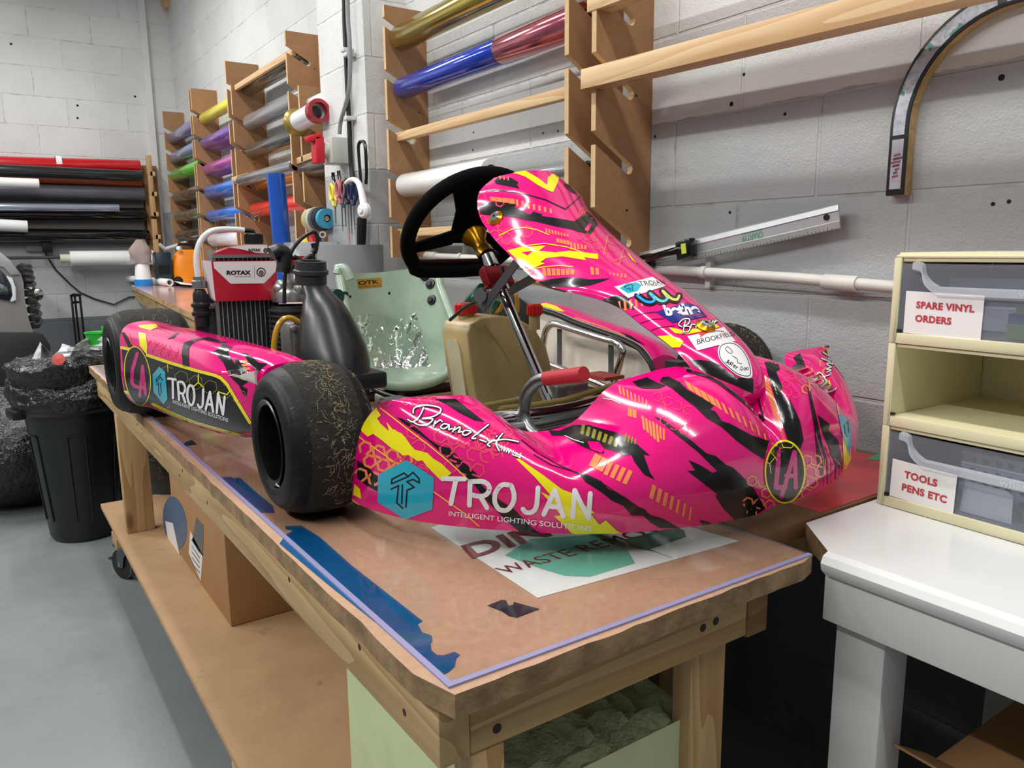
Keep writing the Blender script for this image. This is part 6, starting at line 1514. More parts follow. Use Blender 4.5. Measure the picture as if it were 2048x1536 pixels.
ktube([K(x, y, 'b', .46) for x, y in ((1092, 742), (1086, 715), (1088, 680), (1094, 658), (1110, 648), (1150, 660), (1200, 676), (1228, 684), (1241, 694), (1244, 712), (1234, 745), (1222, 778))], .0105, M_chrome, 'nerf_bar')
ktube([K(x, y, 'b', .44) for x, y in ((1096, 728), (1150, 748), (1215, 776), (1240, 790))], .0105, M_chrome, 'nerf_bar')
for px, py in ((1119, 700), (1222, 714)): 
    q0 = K(px, py - 42, 'b', .478); q1 = K(px, py + 34, 'b', .478); MB().obox((q0 + q1) / 2, (.009, 0, 0), (0, .002, 0), (q1 - q0) / 2).build('pod_bracket', mat('bracket_grey', '6b6d70', .4, .6), kart)

# ---- wheels ------------------------------------------------------------------------
M_tyre = None
t = NT('tyre_rubber'); v = t.coord(); n = t.noise(v, 70, 4, .7); n2 = t.noise(v, 9, 3)
t.l(t.ramp(n, [(.35, lin('0d0d0e')), (.75, lin('1b1b1b'))]), t.b.inputs['Base Color']); t.set(Roughness=.5, Specular_IOR_Level=.25); t.bump(n, .25, .003); M_tyre = t.mat
t = NT('tyre_tread'); v = t.coord(); n = t.noise(v, 95, 4, .75); n2 = t.noise(v, 24, 4, .7)
c = t.ramp(n2, [(.35, lin('1a1815')), (.7, lin('2e2a23'))]); c = t.mix(t.ramp(n, [(.62, (0, 0, 0)), (.72, (1, 1, 1))]), c, lin('4d4536'))
t.l(c, t.b.inputs['Base Color']); t.set(Roughness=.9); t.bump(n, .8, .006); M_tread = t.mat
M_rim = mat('black_magnesium', '0d0d0e', .28, .4)
M_straw = mat('dry_grass', 'a39470', .8, var=.4, vscale=120)
def wheel(a, b, R, W, steer, out, name, label=None, clip=0, seed=1):
    """tyre with rim; out = side (+1 or -1 along b) on which the dished face shows"""
    ax = np.array([-math.sin(steer), math.cos(steer), 0]) * out; c0 = np.array([a, b, R])
    h = W / 2; r0 = .0675
    prof = [(r0, h - .012), (r0 + .006, h - .002), (r0 + .014, h + .001), (R * .70, h + .002), (R * .80, h - .001), (R * .845, h - .005), (R * .85, h - .0065), (R * .86, h - .007), (R * .90, h - .013), (R * .905, h - .0145), (R * .915, h - .0165), (R * .955, h - .028), (R * .985, h - .042), (R, h - .06), (R * 1.003, 0),
            (R, -h + .055), (R * .985, -h + .04), (R * .955, -h + .027), (R * .9, -h + .013), (R * .8, -h + .001), (r0 + .014, -h - .001), (r0, -h + .012)]
    ms = [0] * 10 + [0, 1, 1, 1, 1, 1, 1, 0, 0, 0, 0]
    ty = MB().lathe(prof, c0, ax, 72, mats=ms).build(name, [M_tyre, M_tread], kart, angle=50)
    rp = [(r0 - .001, h - .002), (r0 + .003, h + .001), (r0 + .001, h + .003), (r0 - .006, h - .001), (r0 - .009, h - .02), (r0 - .014, h - .05), (r0 - .02, -h + .03), (.03, -h + .022), (.028, -h + .03), (1e-4, -h + .03)]
    rm = MB().lathe(rp, c0, ax, 48).lathe([(r0 - .014, -h + .03), (r0 - .0, -h + .012), (r0 + .004, -h)], c0, ax, 48).build('wheel_rim', M_rim, ty)
    hb = MB().cyl(c0 + ax * (-h + .025), c0 + ax * (-h + .05), .02, 20, 0)
    for k in range(3):
        q = 2 * PI * k / 3 + .6; u_ = np.array([0, 0, 1.0]); w_ = np.cross(ax, u_)
        e = c0 + (u_ * math.cos(q) + w_ * math.sin(q)) * .029; hb.cyl(e + ax * (-h + .02), e + ax * (-h + .034), .006, 10, 1)
    hb.build('wheel_hub', [M_dkgrey, M_chrome], ty)
    if clip:
        rg = random.Random(seed); mb = MB(); u_ = np.array([0, 0, 1.0]); f_ = np.cross(ax, u_) * -out * -1
        f_ = np.array([math.cos(steer), math.sin(steer), 0])
        for k in range(clip):
            an = rg.gauss(.55, .75) if rg.random() < .7 else rg.uniform(-.6, 2.0); y_ = max(-h * .85, min(h * .8, rg.gauss(-.008, h * .38)))
            dirr = f_ * math.cos(an) + u_ * math.sin(an); tan = -f_ * math.sin(an) + u_ * math.cos(an)
            p = c0 + dirr * (R + .0012 - max(0, abs(y_) - h + .055) * .35) + ax * y_
            q = rg.uniform(0, PI); d = tan * math.cos(q) + ax * math.sin(q); L_ = rg.uniform(.002, .0075); cu_ = rg.uniform(-.22, .22)
            e2 = np.cross(d, dirr); w_ = rg.uniform(.00016, .00034)
            m1 = p + e2 * cu_ * L_ + dirr * rg.uniform(.0, .0015); p2 = p + d * L_ + dirr * rg.uniform(0, .002); p0 = p - d * L_
            mb.tube([p0, m1, p2], w_, 4, caps=False)
        o = mb.build('grass_clippings', M_straw, ty, recalc=False); o['kind'] = 'stuff'
        for k in range(16):   # moulding whiskers on the sidewall
            pass
    return ty
FLW = wheel(0, -.5145, .1240, .143, -.019, -1, 'front_tyre', clip=560, seed=4)
FRW = wheel(0, .523, .1234, .124, -.019, 1, 'front_tyre', clip=220, seed=8)
wheel(-1.0455, -.563, .139, .19, 0, -1, 'rear_tyre', clip=90, seed=11); wheel(-1.0455, .563, .139, .19, 0, 1, 'rear_tyre', clip=60, seed=13)
q = np.array([0, -.523, .1234])
uv, F_, _ = text_mesh('4 BAR', .03)
xy = quad_map(uv, (538, 861), (540, 893), (553, 892), (551, 860))
MB().add([K(x, y, 'b', -.4862) for x, y in xy], F_, 0, False).build('rim_lettering', mat('rim_red', 'd0505c', .4), FLW, recalc=False)
MB().cyl((.03, -.578, .07), (.034, -.588, .062), .004, 10).build('tyre_valve', M_chrome, FLW)
MB().cyl((-1.0455, -.50, .139), (-1.0455, .50, .139), .02, 20).build('rear_axle', M_steel, kart)
for sg in (-1, 1): MB().cyl((0, sg * .33, .1234), (0, sg * .50, .1234), .009, 14).box(-.02, .02, sg * .36 - .02, sg * .36 + .02, .07, .17).build('stub_axle', M_dkgrey, kart)

# ---- chassis ------------------------------------------------------------------------
M_frame = mat('dark_green_frame', '0c5a44', .25, .2, .5); M_frame_b = mat('frame_tube_dark', '3d2a22', .4, .4)
for sg in (-1, 1): ktube([(-1.12, sg * .28, .06), (-.8, sg * .28, .05), (-.3, sg * .27, .045), (.0, sg * .25, .05), (.28, sg * .20, .05)], .015, M_frame_b, 'chassis_rail')
ktube([(.28, -.21, .05), (.30, 0, .05), (.28, .21, .05)], .014, M_frame_b, 'chassis_rail'); ktube([(-.02, -.33, .06), (-.02, .33, .06)], .015, M_frame_b, 'chassis_rail', sm=False); ktube([(-.62, -.3, .05), (-.62, .3, .05)], .014, M_frame_b, 'chassis_rail', sm=False)
ktube([(-1.28, -.45, .1), (-1.3, -.2, .1), (-1.3, .2, .1), (-1.28, .45, .1)], .014, M_black, 'rear_bumper')
t = NT('floor_tray'); v = t.coord(); n = t.noise(v, 45, 4, .7); t.l(t.ramp(n, [(.4, lin('9aa094')), (.68, lin('5e5a4c'))]), t.b.inputs['Base Color']); t.set(Roughness=.45, Metallic=.3)
MB().box(-.60, .27, -.245, .245, .028, .031).build('floor_tray', t.mat, kart)
# front bumper bars
b0, b1 = K(985, 838, 'a', .20), K(1215, 802, 'a', .20)
ktube([K(930, 870, 'a', .16), K(985, 838, 'a', .19), K(1100, 826, 'a', .20), K(1190, 806, 'a', .20), K(1260, 780, 'a', .19)], .012, M_chrome, 'bumper_bar')
ktube([K(1000, 862, 'a', .22), K(1080, 850, 'a', .22), K(1190, 826, 'a', .22)], .010, M_steel, 'bumper_bar')
ktube([K(1000, 818, 'a', .12), K(1060, 812, 'a', .12), K(1130, 800, 'a', .12), K(1262, 760, 'a', .12)], .0055, mat('brass_rod', '9c8a52', .35, .6), 'tie_rod', sm=False)
ktube([K(925, 820, 'a', .06), K(1035, 800, 'a', .06)], .0055, mat('brass_rod', '9c8a52', .35, .6), 'tie_rod', sm=False)
MB().obox(K(1046, 801, 'a', .06), (.006, 0, 0), (0, .014, 0), (0, 0, .008)).build('rod_end', M_steel, kart)
MB().obox(K(1110, 845, 'a', .21), (.012, 0, 0), (0, .03, 0), (0, 0, .012)).build('bumper_clamp', M_frame, kart, bevel=.003)
MB().obox(K(1142, 775, 'a', .02), (.02, 0, 0), (0, .03, 0), (0, 0, .012)).obox(K(1120, 785, 'a', .03), (.01, 0, 0), (0, .014, 0), (0, 0, .016)).build('brake_cylinder', M_steel, kart, bevel=.003)
MB().obox(K(1205, 752, 'a', -.08), (.04, 0, 0), (0, .03, 0), (0, 0, .004)).build('red_bracket', mat('bracket_red', 'b4453a', .4), kart)
# pedal
pp = [K(x, y, 'b', -.235) for x, y in ((1100, 757), (1085, 758), (1070, 766), (1056, 784), (1049, 808), (1048, 830), (1054, 850), (1068, 866), (1080, 872))]
pd = ktube(pp, .0105, M_steel, 'pedal'); ktube([K(1093, 757, 'b', -.235), K(1168, 748, 'b', -.235)], .0115, mat('red_grip', 'a8202c', .6), 'pedal_sleeve', pd, sm=False)
# ---- steering -------------------------------------------------------------------------
c_lo, c_hi = K(1128, 868, 'b', 0.02), K(1003, 578, 'b', 0)
col = ktube([c_lo, K(1100, 806, 'b', .008), c_hi], .0115, M_chrome, 'steering_column', sm=False)
ud = (c_hi - c_lo); ud /= np.linalg.norm(ud)
MB().lathe([(.0125, 0), (.019, 0), (.019, .014), (.0125, .014)], c_hi - ud * .01, ud, 20).build('collar', M_chrome, col)
MB().lathe([(.0125, 0), (.0145, 0), (.0145, .004), (.0125, .004)], K(1088, 762, 'b', .008) + 0 * ud, ud, 16).build('cable_tie', M_matblack, col)
blk = c_hi + ud * .03
sd = np.cross(ud, np.array([0, 1., 0])); 
MB().obox(blk, ud * .024, np.array([0, .034, 0]), sd * .014).build('column_clamp', mat('clamp_red', '8e1c28', .3, .5), kart, bevel=.006)
MB().lathe([(.0125, 0), (.017, 0), (.017, .03), (.0125, .03)], c_hi + ud * .055, ud, 18).build('collar', M_chrome, kart)
for (x0, y0, x1, y1, bb) in ((960, 578, 915, 632, .10), (996, 600, 986, 640, .12), (965, 575, 950, 600, -.03)):
    ktube([K(x0, y0, 'b', bb), K((x0 + x1) / 2 - 2, (y0 + y1) / 2, 'b', bb), K(x1, y1, 'b', bb * 1.3)], .011, M_frame, 'column_support')
g0, g1 = K(1052, 500, 'b', -.05), K(966, 615, 'b', -.045)
MB().obox((g0 + g1) / 2, (g1 - g0) / 2, (0, .0015, 0), np.cross((g1 - g0) / np.linalg.norm(g1 - g0), np.array([0, 1., 0])) * .010).build('panel_strap', mat('strap_grey', '5f5c5e', .35, .5), kart)
g0, g1 = K(1095, 540, 'b', .05), K(1015, 585, 'b', .05)
MB().obox((g0 + g1) / 2, (g1 - g0) / 2, (0, .0015, 0), np.cross((g1 - g0) / np.linalg.norm(g1 - g0), np.array([0, 1., 0])) * .010).build('panel_strap', mat('strap_grey', '5f5c5e', .35, .5), kart)
MB().cyl(K(960, 592, 'b', -.06), K(968, 586, 'b', -.02), .014, 16).build('strap_bolt', M_steel, kart)
Cw = np.array([-.312, 0, .473]); wn = np.array([-.75, 0, .66]); wn /= np.linalg.norm(wn); wu = np.array([.66, 0, .75]); wu /= np.linalg.norm(wu); wb = np.array([0, 1., 0])
M_suede = mat('black_suede', '09090a', .95, spec=.1)
def wp(x, y, z=0): return Cw + wb * x + wu * y + wn * z
Rw = .150; pts = []
th0 = math.radians(-45); 
for k in range(45):
    q = th0 + (2 * PI - (PI + 2 * th0) + 0) * 0 + (PI - 2 * th0) * k / 44
    pts.append((Rw * math.cos(q), Rw * math.sin(q)))
yb = Rw * math.sin(th0); xb = Rw * math.cos(th0)
pts += [(-xb * .93, yb - .014), (-xb * .8, yb - .02), (-xb * .4, yb - .0215), (0, yb - .022), (xb * .4, yb - .0215), (xb * .8, yb - .02), (xb * .93, yb - .014)]
swh = MB().tube([wp(x, y) for x, y in pts], .017, 14, closed=True).build('steering_wheel', M_suede, kart)
def arm(poly): MB().prism([wp(x, y, -.004) for x, y in poly], wn * .006).build('wheel_spoke', M_suede, swh, bevel=.001)
arm([(-.045, -.01), (-.055, .05), (-.085, .105), (-.05, .135), (.05, .135), (.085, .105), (.055, .05), (.045, -.01), (.03, -.04), (-.03, -.04)])
arm([(-.03, .0), (-.135, -.045), (-.14, -.075), (-.03, -.045)]); arm([(.03, .0), (.135, -.045), (.14, -.075), (.03, -.045)])
MB().box(-.1, .1, -.001, .001, -.001, .001).xform(lambda q: wp(q[0], yb + .0 + q[2] * 9, q[1] + .006)).build('carbon_insert', mat('carbon_red', '3a1820', .4, var=.5, vscale=300), swh)
mb = MB()
for x, y in ((-.028, .032), (-.02, .052), (.028, .032), (.0, .06)): mb.cyl(wp(x, y, .001), wp(x, y, .007), .005, 12)
mb.build('hub_bolt', M_steel, swh, recalc=False)
hub_lo = c_hi + ud * .085
mb = MB().lathe([(.02, 0), (.02, .02), (.016, .026), (.018, .05), (.028, .066), (.03, .072), (1e-4, .072)], hub_lo, (Cw - hub_lo), 24)
mb.build('steering_boss', mat('gold_anodised_hub', 'b07a12', .25, .9), kart)

# ---- seat ------------------------------------------------------------------------------
t = NT('seat_green'); v = t.coord(); n = t.noise(v, 7, 4, .6); n2 = t.noise(v, 60, 3)
t.l(t.ramp(n, [(.3, lin('93a796')), (.7, lin('a9bca8'))]), t.b.inputs['Base Color']); t.set(Roughness=.25, Coat_Weight=.4); M_seat = t.mat
net = [
 [(-.765, -.128, .385), (-.83, -.10, .370), (-.885, -.03, .362), (-.90, .06, .362), (-.875, .14, .370), (-.83, .188, .375), (-.805, .203, .370)],
 [(-.73, -.137, .33), (-.80, -.112, .31), (-.87, -.04, .29), (-.888, .05, .285), (-.868, .13, .29), (-.81, .178, .31), (-.78, .193, .32)],
 [(-.69, -.142, .25), (-.77, -.12, .21), (-.85, -.05, .19), (-.868, .03, .18), (-.85, .11, .19), (-.76, .165, .21), (-.69, .178, .235)],
 [(-.655, -.142, .19), (-.72, -.125, .13), (-.80, -.06, .10), (-.82, .02, .092), (-.80, .09, .10), (-.70, .15, .13), (-.64, .162, .17)],
 [(-.622, -.139, .145), (-.67, -.12, .09), (-.72, -.065, .066), (-.74, .01, .06), (-.72, .075, .065), (-.65, .125, .088), (-.61, .133, .125)],
 [(-.602, -.135, .118), (-.62, -.115, .085), (-.64, -.07, .068), (-.645, -.005, .064), (-.63, .055, .067), (-.605, .095, .082), (-.595, .107, .105)],
 [(-.587, -.122, .105), (-.575, -.10, .088), (-.565, -.07, .080), (-.555, -.02, .077), (-.565, .04, .080), (-.58, .085, .090), (-.588, .102, .1)]]
SS = Surf(net, 48, 42, 1)
if not SS.face.reshape(SS.nu, SS.nv)[SS.nu // 3, SS.nv // 2]: SS.N *= -1; SS.face = ~SS.face
mb = MB(); SS.shell(mb, .004, 0, 0); D = Decals(SS, mb)
e2 = cr(600, 500, 3.2)
D.poly(e2((362, 188), (522, 176), (524, 236), (372, 250)), 1, 0); D.text('OTK', *e2((372, 226), (505, 214), (500, 190), (370, 199)), 2, 1, .03); D.text('RACING SEATS', *e2((378, 242), (520, 232), (518, 222), (376, 232)), 2, 1, .0)
for x, y in ((320, 298), (571, 277), (617, 505), (820, 210), (408, 520)): D.poly(e2(*ell(x, y, 8, 9, 12)), 2, 0)
seat = mb.build('seat', [M_seat, mat('gold_foil', 'c79a3c', .25, .6), M_matblack], kart, recalc=False, angle=60)
edge = [SS.G[i, 0] for i in range(0, SS.nu, 4)] + [SS.G[-1, j] for j in range(0, SS.nv, 3)] + [SS.G[i, -1] for i in range(SS.nu - 1, -1, -4)]
MB().tube([q for q in edge[:]], .0125, 12).build('seat_edge', M_seat, seat)
ktube([K(676, 549, 'a', -.75), K(680, 538, 'a', -.75), K(690, 540, 'a', -.74), K(700, 560, 'a', -.73)], .014, M_seat, 'seat_stay', seat)
for k in (10, 24): 
    q = SS.G[k, 0]; MB().lathe([(.013, -.003), (.015, -.003), (.015, .003), (.013, .003)], q, SS.G[k + 1, 0] - SS.G[k - 1, 0], 16).build('cable_tie', M_matblack, seat)
for x, y in ((850, 552), (861, 568), (864, 600)):
    U, V = SS.find([(x, y)]); Pq, Nq = SS.ev(U, V); MB().lathe([(.016, 0), (.014, .005), (.008, .006), (.007, .012), (1e-4, .012)], Pq[0], Nq[0], 18).build('seat_bolt', M_black, seat)
MB().cyl(K(664, 592, 'a', -.74), K(676, 592, 'a', -.70), .018, 16).build('seat_bolt', mat('dark_green_washer', '0a3f36', .3), seat)
ktube([K(800, 775, 'a', -.58), K(800, 800, 'a', -.58)], .012, M_black, 'seat_stay', seat, sm=False)
# clear film lying in the seat
qs = [(698, 628), (860, 622), (874, 690), (868, 742), (790, 752), (740, 735), (715, 690)]
ng = 22; A_, B_, C_, D_ = np.array((697, 630.)), np.array((838, 628.)), np.array((868, 738.)), np.array((752, 748.))
px_ = np.array([[(A_ * (1 - i / ng) + B_ * i / ng) * (1 - j / ng) + (D_ * (1 - i / ng) + C_ * i / ng) * j / ng for j in range(ng + 1)] for i in range(ng + 1)]).reshape(-1, 2)
U, V = SS.find(px_); Pq, Nq = SS.ev(U, V); rg = np.random.RandomState(3)
off = .008 + .006 * np.abs(np.sin(px_[:, 0] * .11 + px_[:, 1] * .05)) + .006 * rg.rand(len(px_))
Gf = k2w(Pq + Nq * off[:, None]).reshape(ng + 1, ng + 1, 3)
t = NT('crinkled_film'); gl = t.n('ShaderNodeBsdfGlossy'); gl.inputs['Roughness'].default_value = .05; tr = t.n('ShaderNodeBsdfTransparent'); tr.inputs[0].default_value = (.93, .95, .94, 1)
v = t.coord(); nz = t.noise(v, 7, 2, .5); bp = t.n('ShaderNodeBump'); bp.inputs['Strength'].default_value = .45; bp.inputs['Distance'].default_value = .02; t.l(nz, bp.inputs['Height']); t.l(bp.outputs[0], gl.inputs['Normal'])
mx = t.n('ShaderNodeMixShader'); fr_ = t.n('ShaderNodeFresnel'); fr_.inputs['IOR'].default_value = 1.5; t.l(bp.outputs[0], fr_.inputs['Normal']); t.l(t.math('ADD', fr_.outputs[0], .03, True), mx.inputs[0]); t.l(tr.outputs[0], mx.inputs[1]); t.l(gl.outputs[0], mx.inputs[2]); t.l(mx.outputs[0], t.out.inputs[0]); M_film = t.mat
o = MB().grid(Gf).build('clear_film', M_film, recalc=False); tag(o, 'crinkled clear plastic film lying in the green kart seat', 'plastic film')

# ---- fuel tank ----------------------------------------------------------------------------
M_tank = mat('fuel_tank', 'b7a070', .36, var=.16, vscale=7, sub=.0)
af = -.325; outl_ = [K(x, y, 'a', af) for x, y in ((934, 668), (942, 648), (962, 636), (1000, 631), (1036, 637), (1068, 655), (1092, 690), (1104, 735), (1108, 780), (1104, 808), (1085, 815), (990, 826), (966, 829), (955, 815), (942, 740))]
tank = MB().prism(outl_, (-.118, 0, 0)).build('fuel_tank', M_tank, kart, bevel=.03, seg=5, angle=70)
bl_ = min(q[1] for q in outl_)
q0 = [K(x, y, 'b', outl_[14][1] - .0015) for x, y in ((912, 692), (930, 690), (946, 720), (953, 800), (908, 802))]
q0 = [K(x, y, 'b', outl_[0][1] + .002) for x, y in ((908, 690), (925, 682), (938, 712), (948, 796), (905, 800))]
EA, EB = outl_[0], outl_[13]
MB().prism([EA + (EB - EA) * s_ + np.array([-.118 * t_, -.007, 0]) for s_, t_ in ((.10, .45), (.16, .34), (.3, .28), (.93, .30), (.93, .80), (.12, .78))], (0, .004, 0)).build('tank_window', mat('pale_tank', 'd3c8a8', .4, var=.06), tank)
def tcap(px, py, b, r): 
    q = K(px, py, 'b', b)
    MB().cyl(q - np.array([0, 0, .03]), q + np.array([0, 0, .012]), r * .8, 20).build('filler_neck', M_tank, tank)
    cpm = MB().lathe([(1e-4, .032), (r * .9, .032), (r, .028), (r, .006), (r * .96, .004)], q, (0, 0, 1), 30)
    for k in range(15):
        a = 2 * PI * k / 15; cpm.obox(q + np.array([r * math.cos(a), r * math.sin(a), .017]), (.002, 0, 0), (0, .002, 0), (0, 0, .010))
    cpm.build('tank_cap', mat('cap_red', 'd4201e', .35), tank)
tcap(932, 632, .035, .0245); tcap(1069, 634, .165, .017)
# seam across the tank
ktube([K(x, y, 'a', af + .0005) for x, y in ((968, 650), (985, 672), (1005, 700), (1022, 732))], .0012, mat('tank_seam', 'a8925f', .5), 'tank_seam', tank)
M_fuel = mat('amber_hose', 'b98a2a', .25, coat=.4)
ktube([K(x, y, 'b', .12) for x, y in ((985, 628), (1000, 618), (1008, 600), (1014, 578), (1030, 566), (1055, 562), (1080, 566), (1105, 574), (1130, 580))], .0055, M_fuel, 'fuel_hose')
ktube([K(x, y, 'b', .16) for x, y in ((1018, 588), (1024, 582), (1030, 586), (1034, 600), (1034, 625))], .0055, M_fuel, 'fuel_hose')
# cable along the column
ktube([K(x, y, 'b', -.03) for x, y in ((1004, 535), (1007, 555), (1003, 572), (980, 588), (955, 602), (930, 615), (900, 640))], .004, M_cable_b, 'column_cable')

# ---- radiator --------------------------------------------------------------------------------
ar = -.65
def KA(px, py, a=ar): return K(px, py, 'a', a)
e1 = cr(400, 430, 5.689)
t = NT('radiator_core'); v = t.coord(); sp = t.n('ShaderNodeSeparateXYZ'); t.l(v, sp.inputs[0])
fx = t.math('FRACT', t.math('MULTIPLY', sp.outputs[1], 92.0)); fz = t.math('FRACT', t.math('MULTIPLY', sp.outputs[2], 420.0))
tubem = t.math('LESS_THAN', fx, .16); fin = t.math('LESS_THAN', fz, .4)
c = t.mix(fin, lin('17181a'), lin('3a3c3e')); c = t.mix(tubem, c, lin('b5b8ba')); t.l(c, t.b.inputs['Base Color']); t.set(Roughness=.45, Metallic=.3); M_core = t.mat
L0, R0 = KA(438, 600)[1], KA(553, 600)[1]
rad = MB().box(ar - .036, ar - .004, L0, R0, .115, .425).build('radiator', M_core, kart)
MB().box(ar - .038, ar - .002, L0 - .008, L0 - .0002, .115, .43).box(ar - .038, ar - .002, R0 + .0002, R0 + .006, .115, .43).build('radiator_frame', M_alu, rad)
mb = MB()
def plate(px, a, th, m_): mb.prism([KA(x, y, a) for x, y in px], (-th, 0, 0), m_)
plate(e1((130, 522), (868, 520), (886, 965), (180, 985)), ar + .012, .010, 1)
plate(e1((128, 530), (180, 985), (140, 940), (52, 515)), ar + .010, .03, 0)
plate(e1((150, 532), (866, 526), (872, 632), (735, 772), (720, 778), (355, 782), (340, 775), (162, 605)), ar + .0128, .0006, 0)
def ptext(s_, bl, br, tr, tl, a, m_, bold=0):
    uv, F_, _ = text_mesh(s_, bold); xy = quad_map(uv, bl, br, tr, tl); mb.add([KA(x, y, a) for x, y in xy], F_, m_, False)
ptext('ROTAX', *e1((302, 682), (580, 680), (580, 630), (302, 632)), ar + .0134, 2, .05)
ptext('NEW AGE KARTING', *e1((395, 708), (580, 706), (580, 694), (395, 696)), ar + .0134, 2)
plate(e1((618, 578), (621, 578), (621, 725), (618, 725)), ar + .0132, .0003, 2)
plate(e1(*ell(695, 650, 52, 52, 32)), ar + .0132, .0003, 2); plate(e1(*ell(697, 652, 40, 40, 28)), ar + .0135, .0003, 0); plate(e1(*ell(697, 658, 30, 30, 24)), ar + .0138, .0003, 3)
mb.build('radiator_shroud', [mat('shroud_white', 'e6e4e2', .3), mat('shroud_red', 'b8102e', .3, coat=.3), M_matblack, mat('mark_grey', '6b6b6d', .4)], rad, recalc=True)
mb = MB()
mb.prism([KA(x, y, ar + .004) for x, y in e1((135, 485), (140, 455), (190, 425), (330, 372), (520, 335), (765, 336), (790, 445), (812, 455), (812, 478))], (-.045, 0, 0), 1)
plate(e1((330, 372), (520, 338), (762, 340), (785, 440), (640, 430), (450, 385)), ar + .0052, .0006, 0)
plate(e1((140, 452), (815, 448), (818, 482), (142, 490)), ar + .008, .05, 4)
ptext('ROTAX', *e1((552, 414), (690, 416), (690, 382), (552, 382)), ar + .0062, 2, .05); plate(e1(*ell(748, 404, 26, 26, 24)), ar + .006, .0003, 2); plate(e1(*ell(749, 405, 17, 17, 24)), ar + .0064, .0003, 3)
mb.build('radiator_tank', [mat('shroud_white', 'e6e4e2', .3), mat('shroud_red', 'b8102e', .3, coat=.3), M_matblack, mat('mark_grey', '6b6b6d', .4), mat('tank_grey', '8b8d8c', .4, .6)], rad, recalc=True)
ca_, cb2 = KA(508, 488, ar - .015), KA(508, 467, ar - .015); rr0 = abs(KA(525, 480)[1] - KA(491, 480)[1]) / 2
mb = MB().lathe([(rr0, 0), (rr0, cb2[2] - ca_[2] - .002), (rr0 * .9, cb2[2] - ca_[2]), (1e-4, cb2[2] - ca_[2])], ca_, (0, 0, 1), 28)
for k in range(18): a = 2 * PI * k / 18; mb.obox(ca_ + np.array([rr0 * math.cos(a), rr0 * math.sin(a), .011]), (.0015, 0, 0), (0, .0015, 0), (0, 0, .010))
mb.build('filler_cap', M_black, rad)
MB().tube([KA(508, 467, ar - .015), KA(506, 463, ar - .015), KA(498, 461, ar - .015), KA(484, 461, ar - .015)], .0055, 10).build('hose_elbow', M_black, rad)
ktube([KA(x, y, ar - .015) for x, y in ((488, 461), (470, 459), (440, 459), (420, 464), (404, 478), (395, 500), (393, 525), (395, 545), (397, 562))], .0068, mat('clear_hose', 'dfe2e4', .2, coat=.5), 'overflow_hose', rad)
mb = MB(); q = KA(399, 578, ar - .015)
mb.lathe([(.012, .028), (.012, .02), (.016, .018), (.016, .002)], q, (0, 0, 1), 20, 1).lathe([(.011, .0), (.016, -.012), (.016, -.03), (.021, -.034), (.021, -.04), (.017, -.042), (.017, -.05), (.021, -.053), (.021, -.06), (.016, -.064), (.016, -.085), (1e-4, -.085)], q, (0, 0, 1), 22, 0)
mb.cyl(q + np.array([0, .015, -.04]), q + np.array([0, .045, -.04]), .009, 14, 1)
mb.build('overflow_bottle', [M_black, M_steel], rad)
MB().box(ar - .03, ar - .02, L0 - .05, L0 - .008, .08, .33).build('radiator_bracket', M_dkgrey, rad)

# ---- engine --------------------------------------------------------------------------------
ae = -.60
eng = MB().box(ae - .10, ae + .08, -.33, -.19, .05, .19).lathe([(1e-4, 0), (.062, 0), (.068, .008), (.068, .03), (.05, .05), (1e-4, .05)], (ae, -.33, .12), (0, -1, 0), 30).build('engine', M_alu, kart, bevel=.012, seg=3)
mb = MB(); ec = KA(585, 640, ae); ec[2] = .19
for k in range(9): mb.lathe([(1e-4, k * .012), (.045, k * .012), (.056, k * .012 + .001), (.056, k * .012 + .0045), (.045, k * .012 + .006), (1e-4, k * .012 + .006)], ec, (0, 0, 1), 28)
mb.lathe([(.048, 0), (.048, .11)], ec, (0, 0, 1), 28); mb.build('cylinder', mat('cylinder_dark', '4a4b4c', .5, .6), eng)
hd = KA(590, 585, ae)
mb = MB().lathe([(.054, -.02), (.056, .0), (.05, .012), (.035, .024), (.02, .032), (1e-4, .034)], hd, (0, 0, 1), 30)
for dx, dy in ((-.03, .02), (.03, .02), (-.03, -.025), (.035, -.02)): mb.lathe([(.011, 0), (.011, .022), (.006, .026), (1e-4, .026)], hd + np.array([dx, dy, .004]), (0, 0, 1), 14)
mb.ball(hd + np.array([.035, .0, .008]), .024, 0).ball(hd + np.array([.01, -.035, .01]), .02, 0)
mb.build('cylinder_head', mat('head_alu', 'b2b3b0', .35, .9, var=.2, vscale=30), eng)
q = KA(577, 540, ae + .02)
mb = MB().cyl(q - np.array([0, 0, .03]), q, .011, 16, 1).lathe([(.014, 0), (.016, .005), (.016, .024), (.012, .03), (1e-4, .03)], q, (0, 0, 1), 20, 0).obox(q + np.array([0, .02, .024]), (.010, 0, 0), (0, .02, 0), (0, 0, .008), 0)
mb.build('spark_plug_cap', [mat('cap_scarlet', 'cf3030', .4), M_white], eng)
for pts_, r_ in ((((569, 607), (569, 575), (572, 540), (582, 505), (598, 482), (616, 468), (628, 464), (634, 472), (634, 490), (628, 505), (626, 517)), .0045), (((588, 514), (600, 520), (612, 525), (624, 522), (626, 516), (618, 513), (606, 524), (594, 537)), .006), (((616, 527), (618, 540), (617, 555)), .004), (((622, 527), (624, 545), (630, 560)), .003), (((628, 486), (630, 496), (627, 505)), .008)):
    ktube([KA(x, y, ae + .06) for x, y in pts_], r_, M_cable_b, 'ignition_lead', eng)
ktube([KA(x, y, ae + .05) for x, y in ((543, 508), (556, 502), (568, 506), (570, 520), (566, 545))], .017, M_black, 'rubber_elbow', eng)
ktube([KA(x, y, ae + .07) for x, y in ((586, 538), (596, 542), (606, 546))], .010, M_rubber, 'coolant_hose', eng)
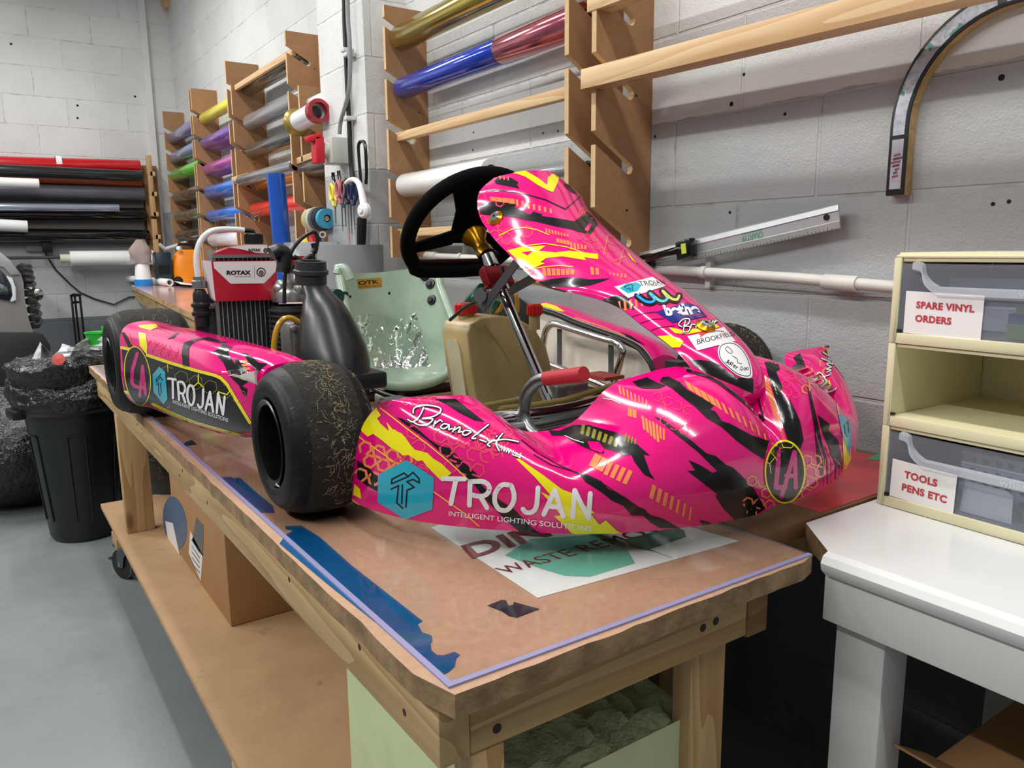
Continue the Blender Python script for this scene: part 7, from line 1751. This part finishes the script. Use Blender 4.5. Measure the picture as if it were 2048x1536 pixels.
mb = MB().lathe([(.008, 0), (.008, .02), (.005, .024), (1e-4, .024)], KA(614, 556, ae + .05), (0, 0, 1), 12).build('pickup_sensor', M_chrome, eng)
# carburettor and lever
q = KA(595, 680, -.45)
mb = MB().obox(q, (.03, 0, 0), (0, .028, 0), (0, 0, .04)).obox(q + np.array([.032, -.01, -.01]), (.003, 0, 0), (0, .012, 0), (0, 0, .045)).cyl(q + np.array([.03, -.02, .03]), q + np.array([.045, -.02, .03]), .008, 12)
mb.build('carburettor', M_alu, eng, bevel=.004)
ktube([KA(x, y, -.42) for x, y in ((597, 644), (580, 636), (563, 642), (552, 665), (548, 700), (552, 735))], .0065, M_fuel, 'fuel_hose', eng)
# airbox: neck, swollen body, tray
M_air = mat('airbox_black', '1b1c1e', .34, var=.12)
rings = []
for (x, y, w, dep) in ((627, 570, 27, .03), (640, 590, 32, .034), (646, 605, 42, .045), (652, 630, 52, .055), (658, 660, 62, .065), (664, 690, 70, .075), (668, 720, 74, .085), (670, 742, 74, .088)):
    c = K(x, y, 'b', -.335); w_ = w * 1.70 / FPX
    rings.append([c + np.array([0, 0, 0]) + np.array([math.sin(u) * dep * 1.0 + math.cos(u) * w_ * .45, math.cos(u) * w_ * .8 - math.sin(u) * dep * .4, 0]) * (1.0) for u in [2 * PI * k / 32 for k in range(33)]])
mb = MB().grid(np.array([[r_[k] for k in range(33)] for r_ in rings]).transpose(1, 0, 2))
top = rings[0]; mb.add(top[:-1], [tuple(range(32))]); mb.add(rings[-1][:-1], [tuple(range(32))])
air = mb.build('airbox', M_air, kart, angle=60)
tr_c = K(672, 755, 'b', -.335)
MB().obox(tr_c, (.092, 0, 0), (0, .075, 0), (0, 0, .017)).build('airbox_tray', M_air, air, bevel=.006)
mb = MB()
for k in range(5):
    q = K(702 + 8 * k, 765 + 2 * k, 'b', -.26); mb.obox(q, (.004, 0, 0), (0, .004, 0), (0, 0, .02))
mb.build('airbox_clip', M_black, air)
q = K(622, 568, 'b', -.335)
MB().lathe([(.034, 0), (.034, .02), (.038, .022), (.038, .03), (.034, .032), (.033, .05), (.024, .05), (.022, .02)], q, (.1, 0, 1), 28).build('intake_neck', mat('intake_grey', '2a2c2e', .4), air)
ktube([K(x, y, 'b', -.2) for x, y in ((735, 770), (760, 785), (790, 795), (830, 800))], .006, M_cable_b, 'brake_line'); MB().obox(K(765, 797, 'b', -.15), (.02, 0, 0), (0, .012, 0), (0, 0, .01)).build('line_block', mat('nylon_block', 'b8b6a8', .5), kart, bevel=.002)
MB().lathe([(.02, 0), (.085, 0), (.085, .004), (.02, .004), (.02, 0)], (-1.0455, -.2, .139), (0, 1, 0), 40).build('sprocket', M_steel, kart)

# ------------------------------------------------------------------ put each empty at the base of its thing
def rebase(root):
    """move an empty that still sits at the world origin to the base centre of what it carries"""
    ms = [o for o in root.children_recursive if o.type == 'MESH']
    pts = np.array([o.matrix_world @ v.co for o in ms for v in o.data.vertices])
    b = Vector(((pts[:, 0].min() + pts[:, 0].max()) / 2, (pts[:, 1].min() + pts[:, 1].max()) / 2, pts[:, 2].min()))
    for o in ms: o.data.transform(Matrix.Translation(-b))
    root.location = b
bpy.context.view_layer.update()
for nm in ('car', 'arch_trim', 'cardboard_box', 'cardboard_box.001', 'foam_block'):
    rebase(bpy.data.objects[nm])
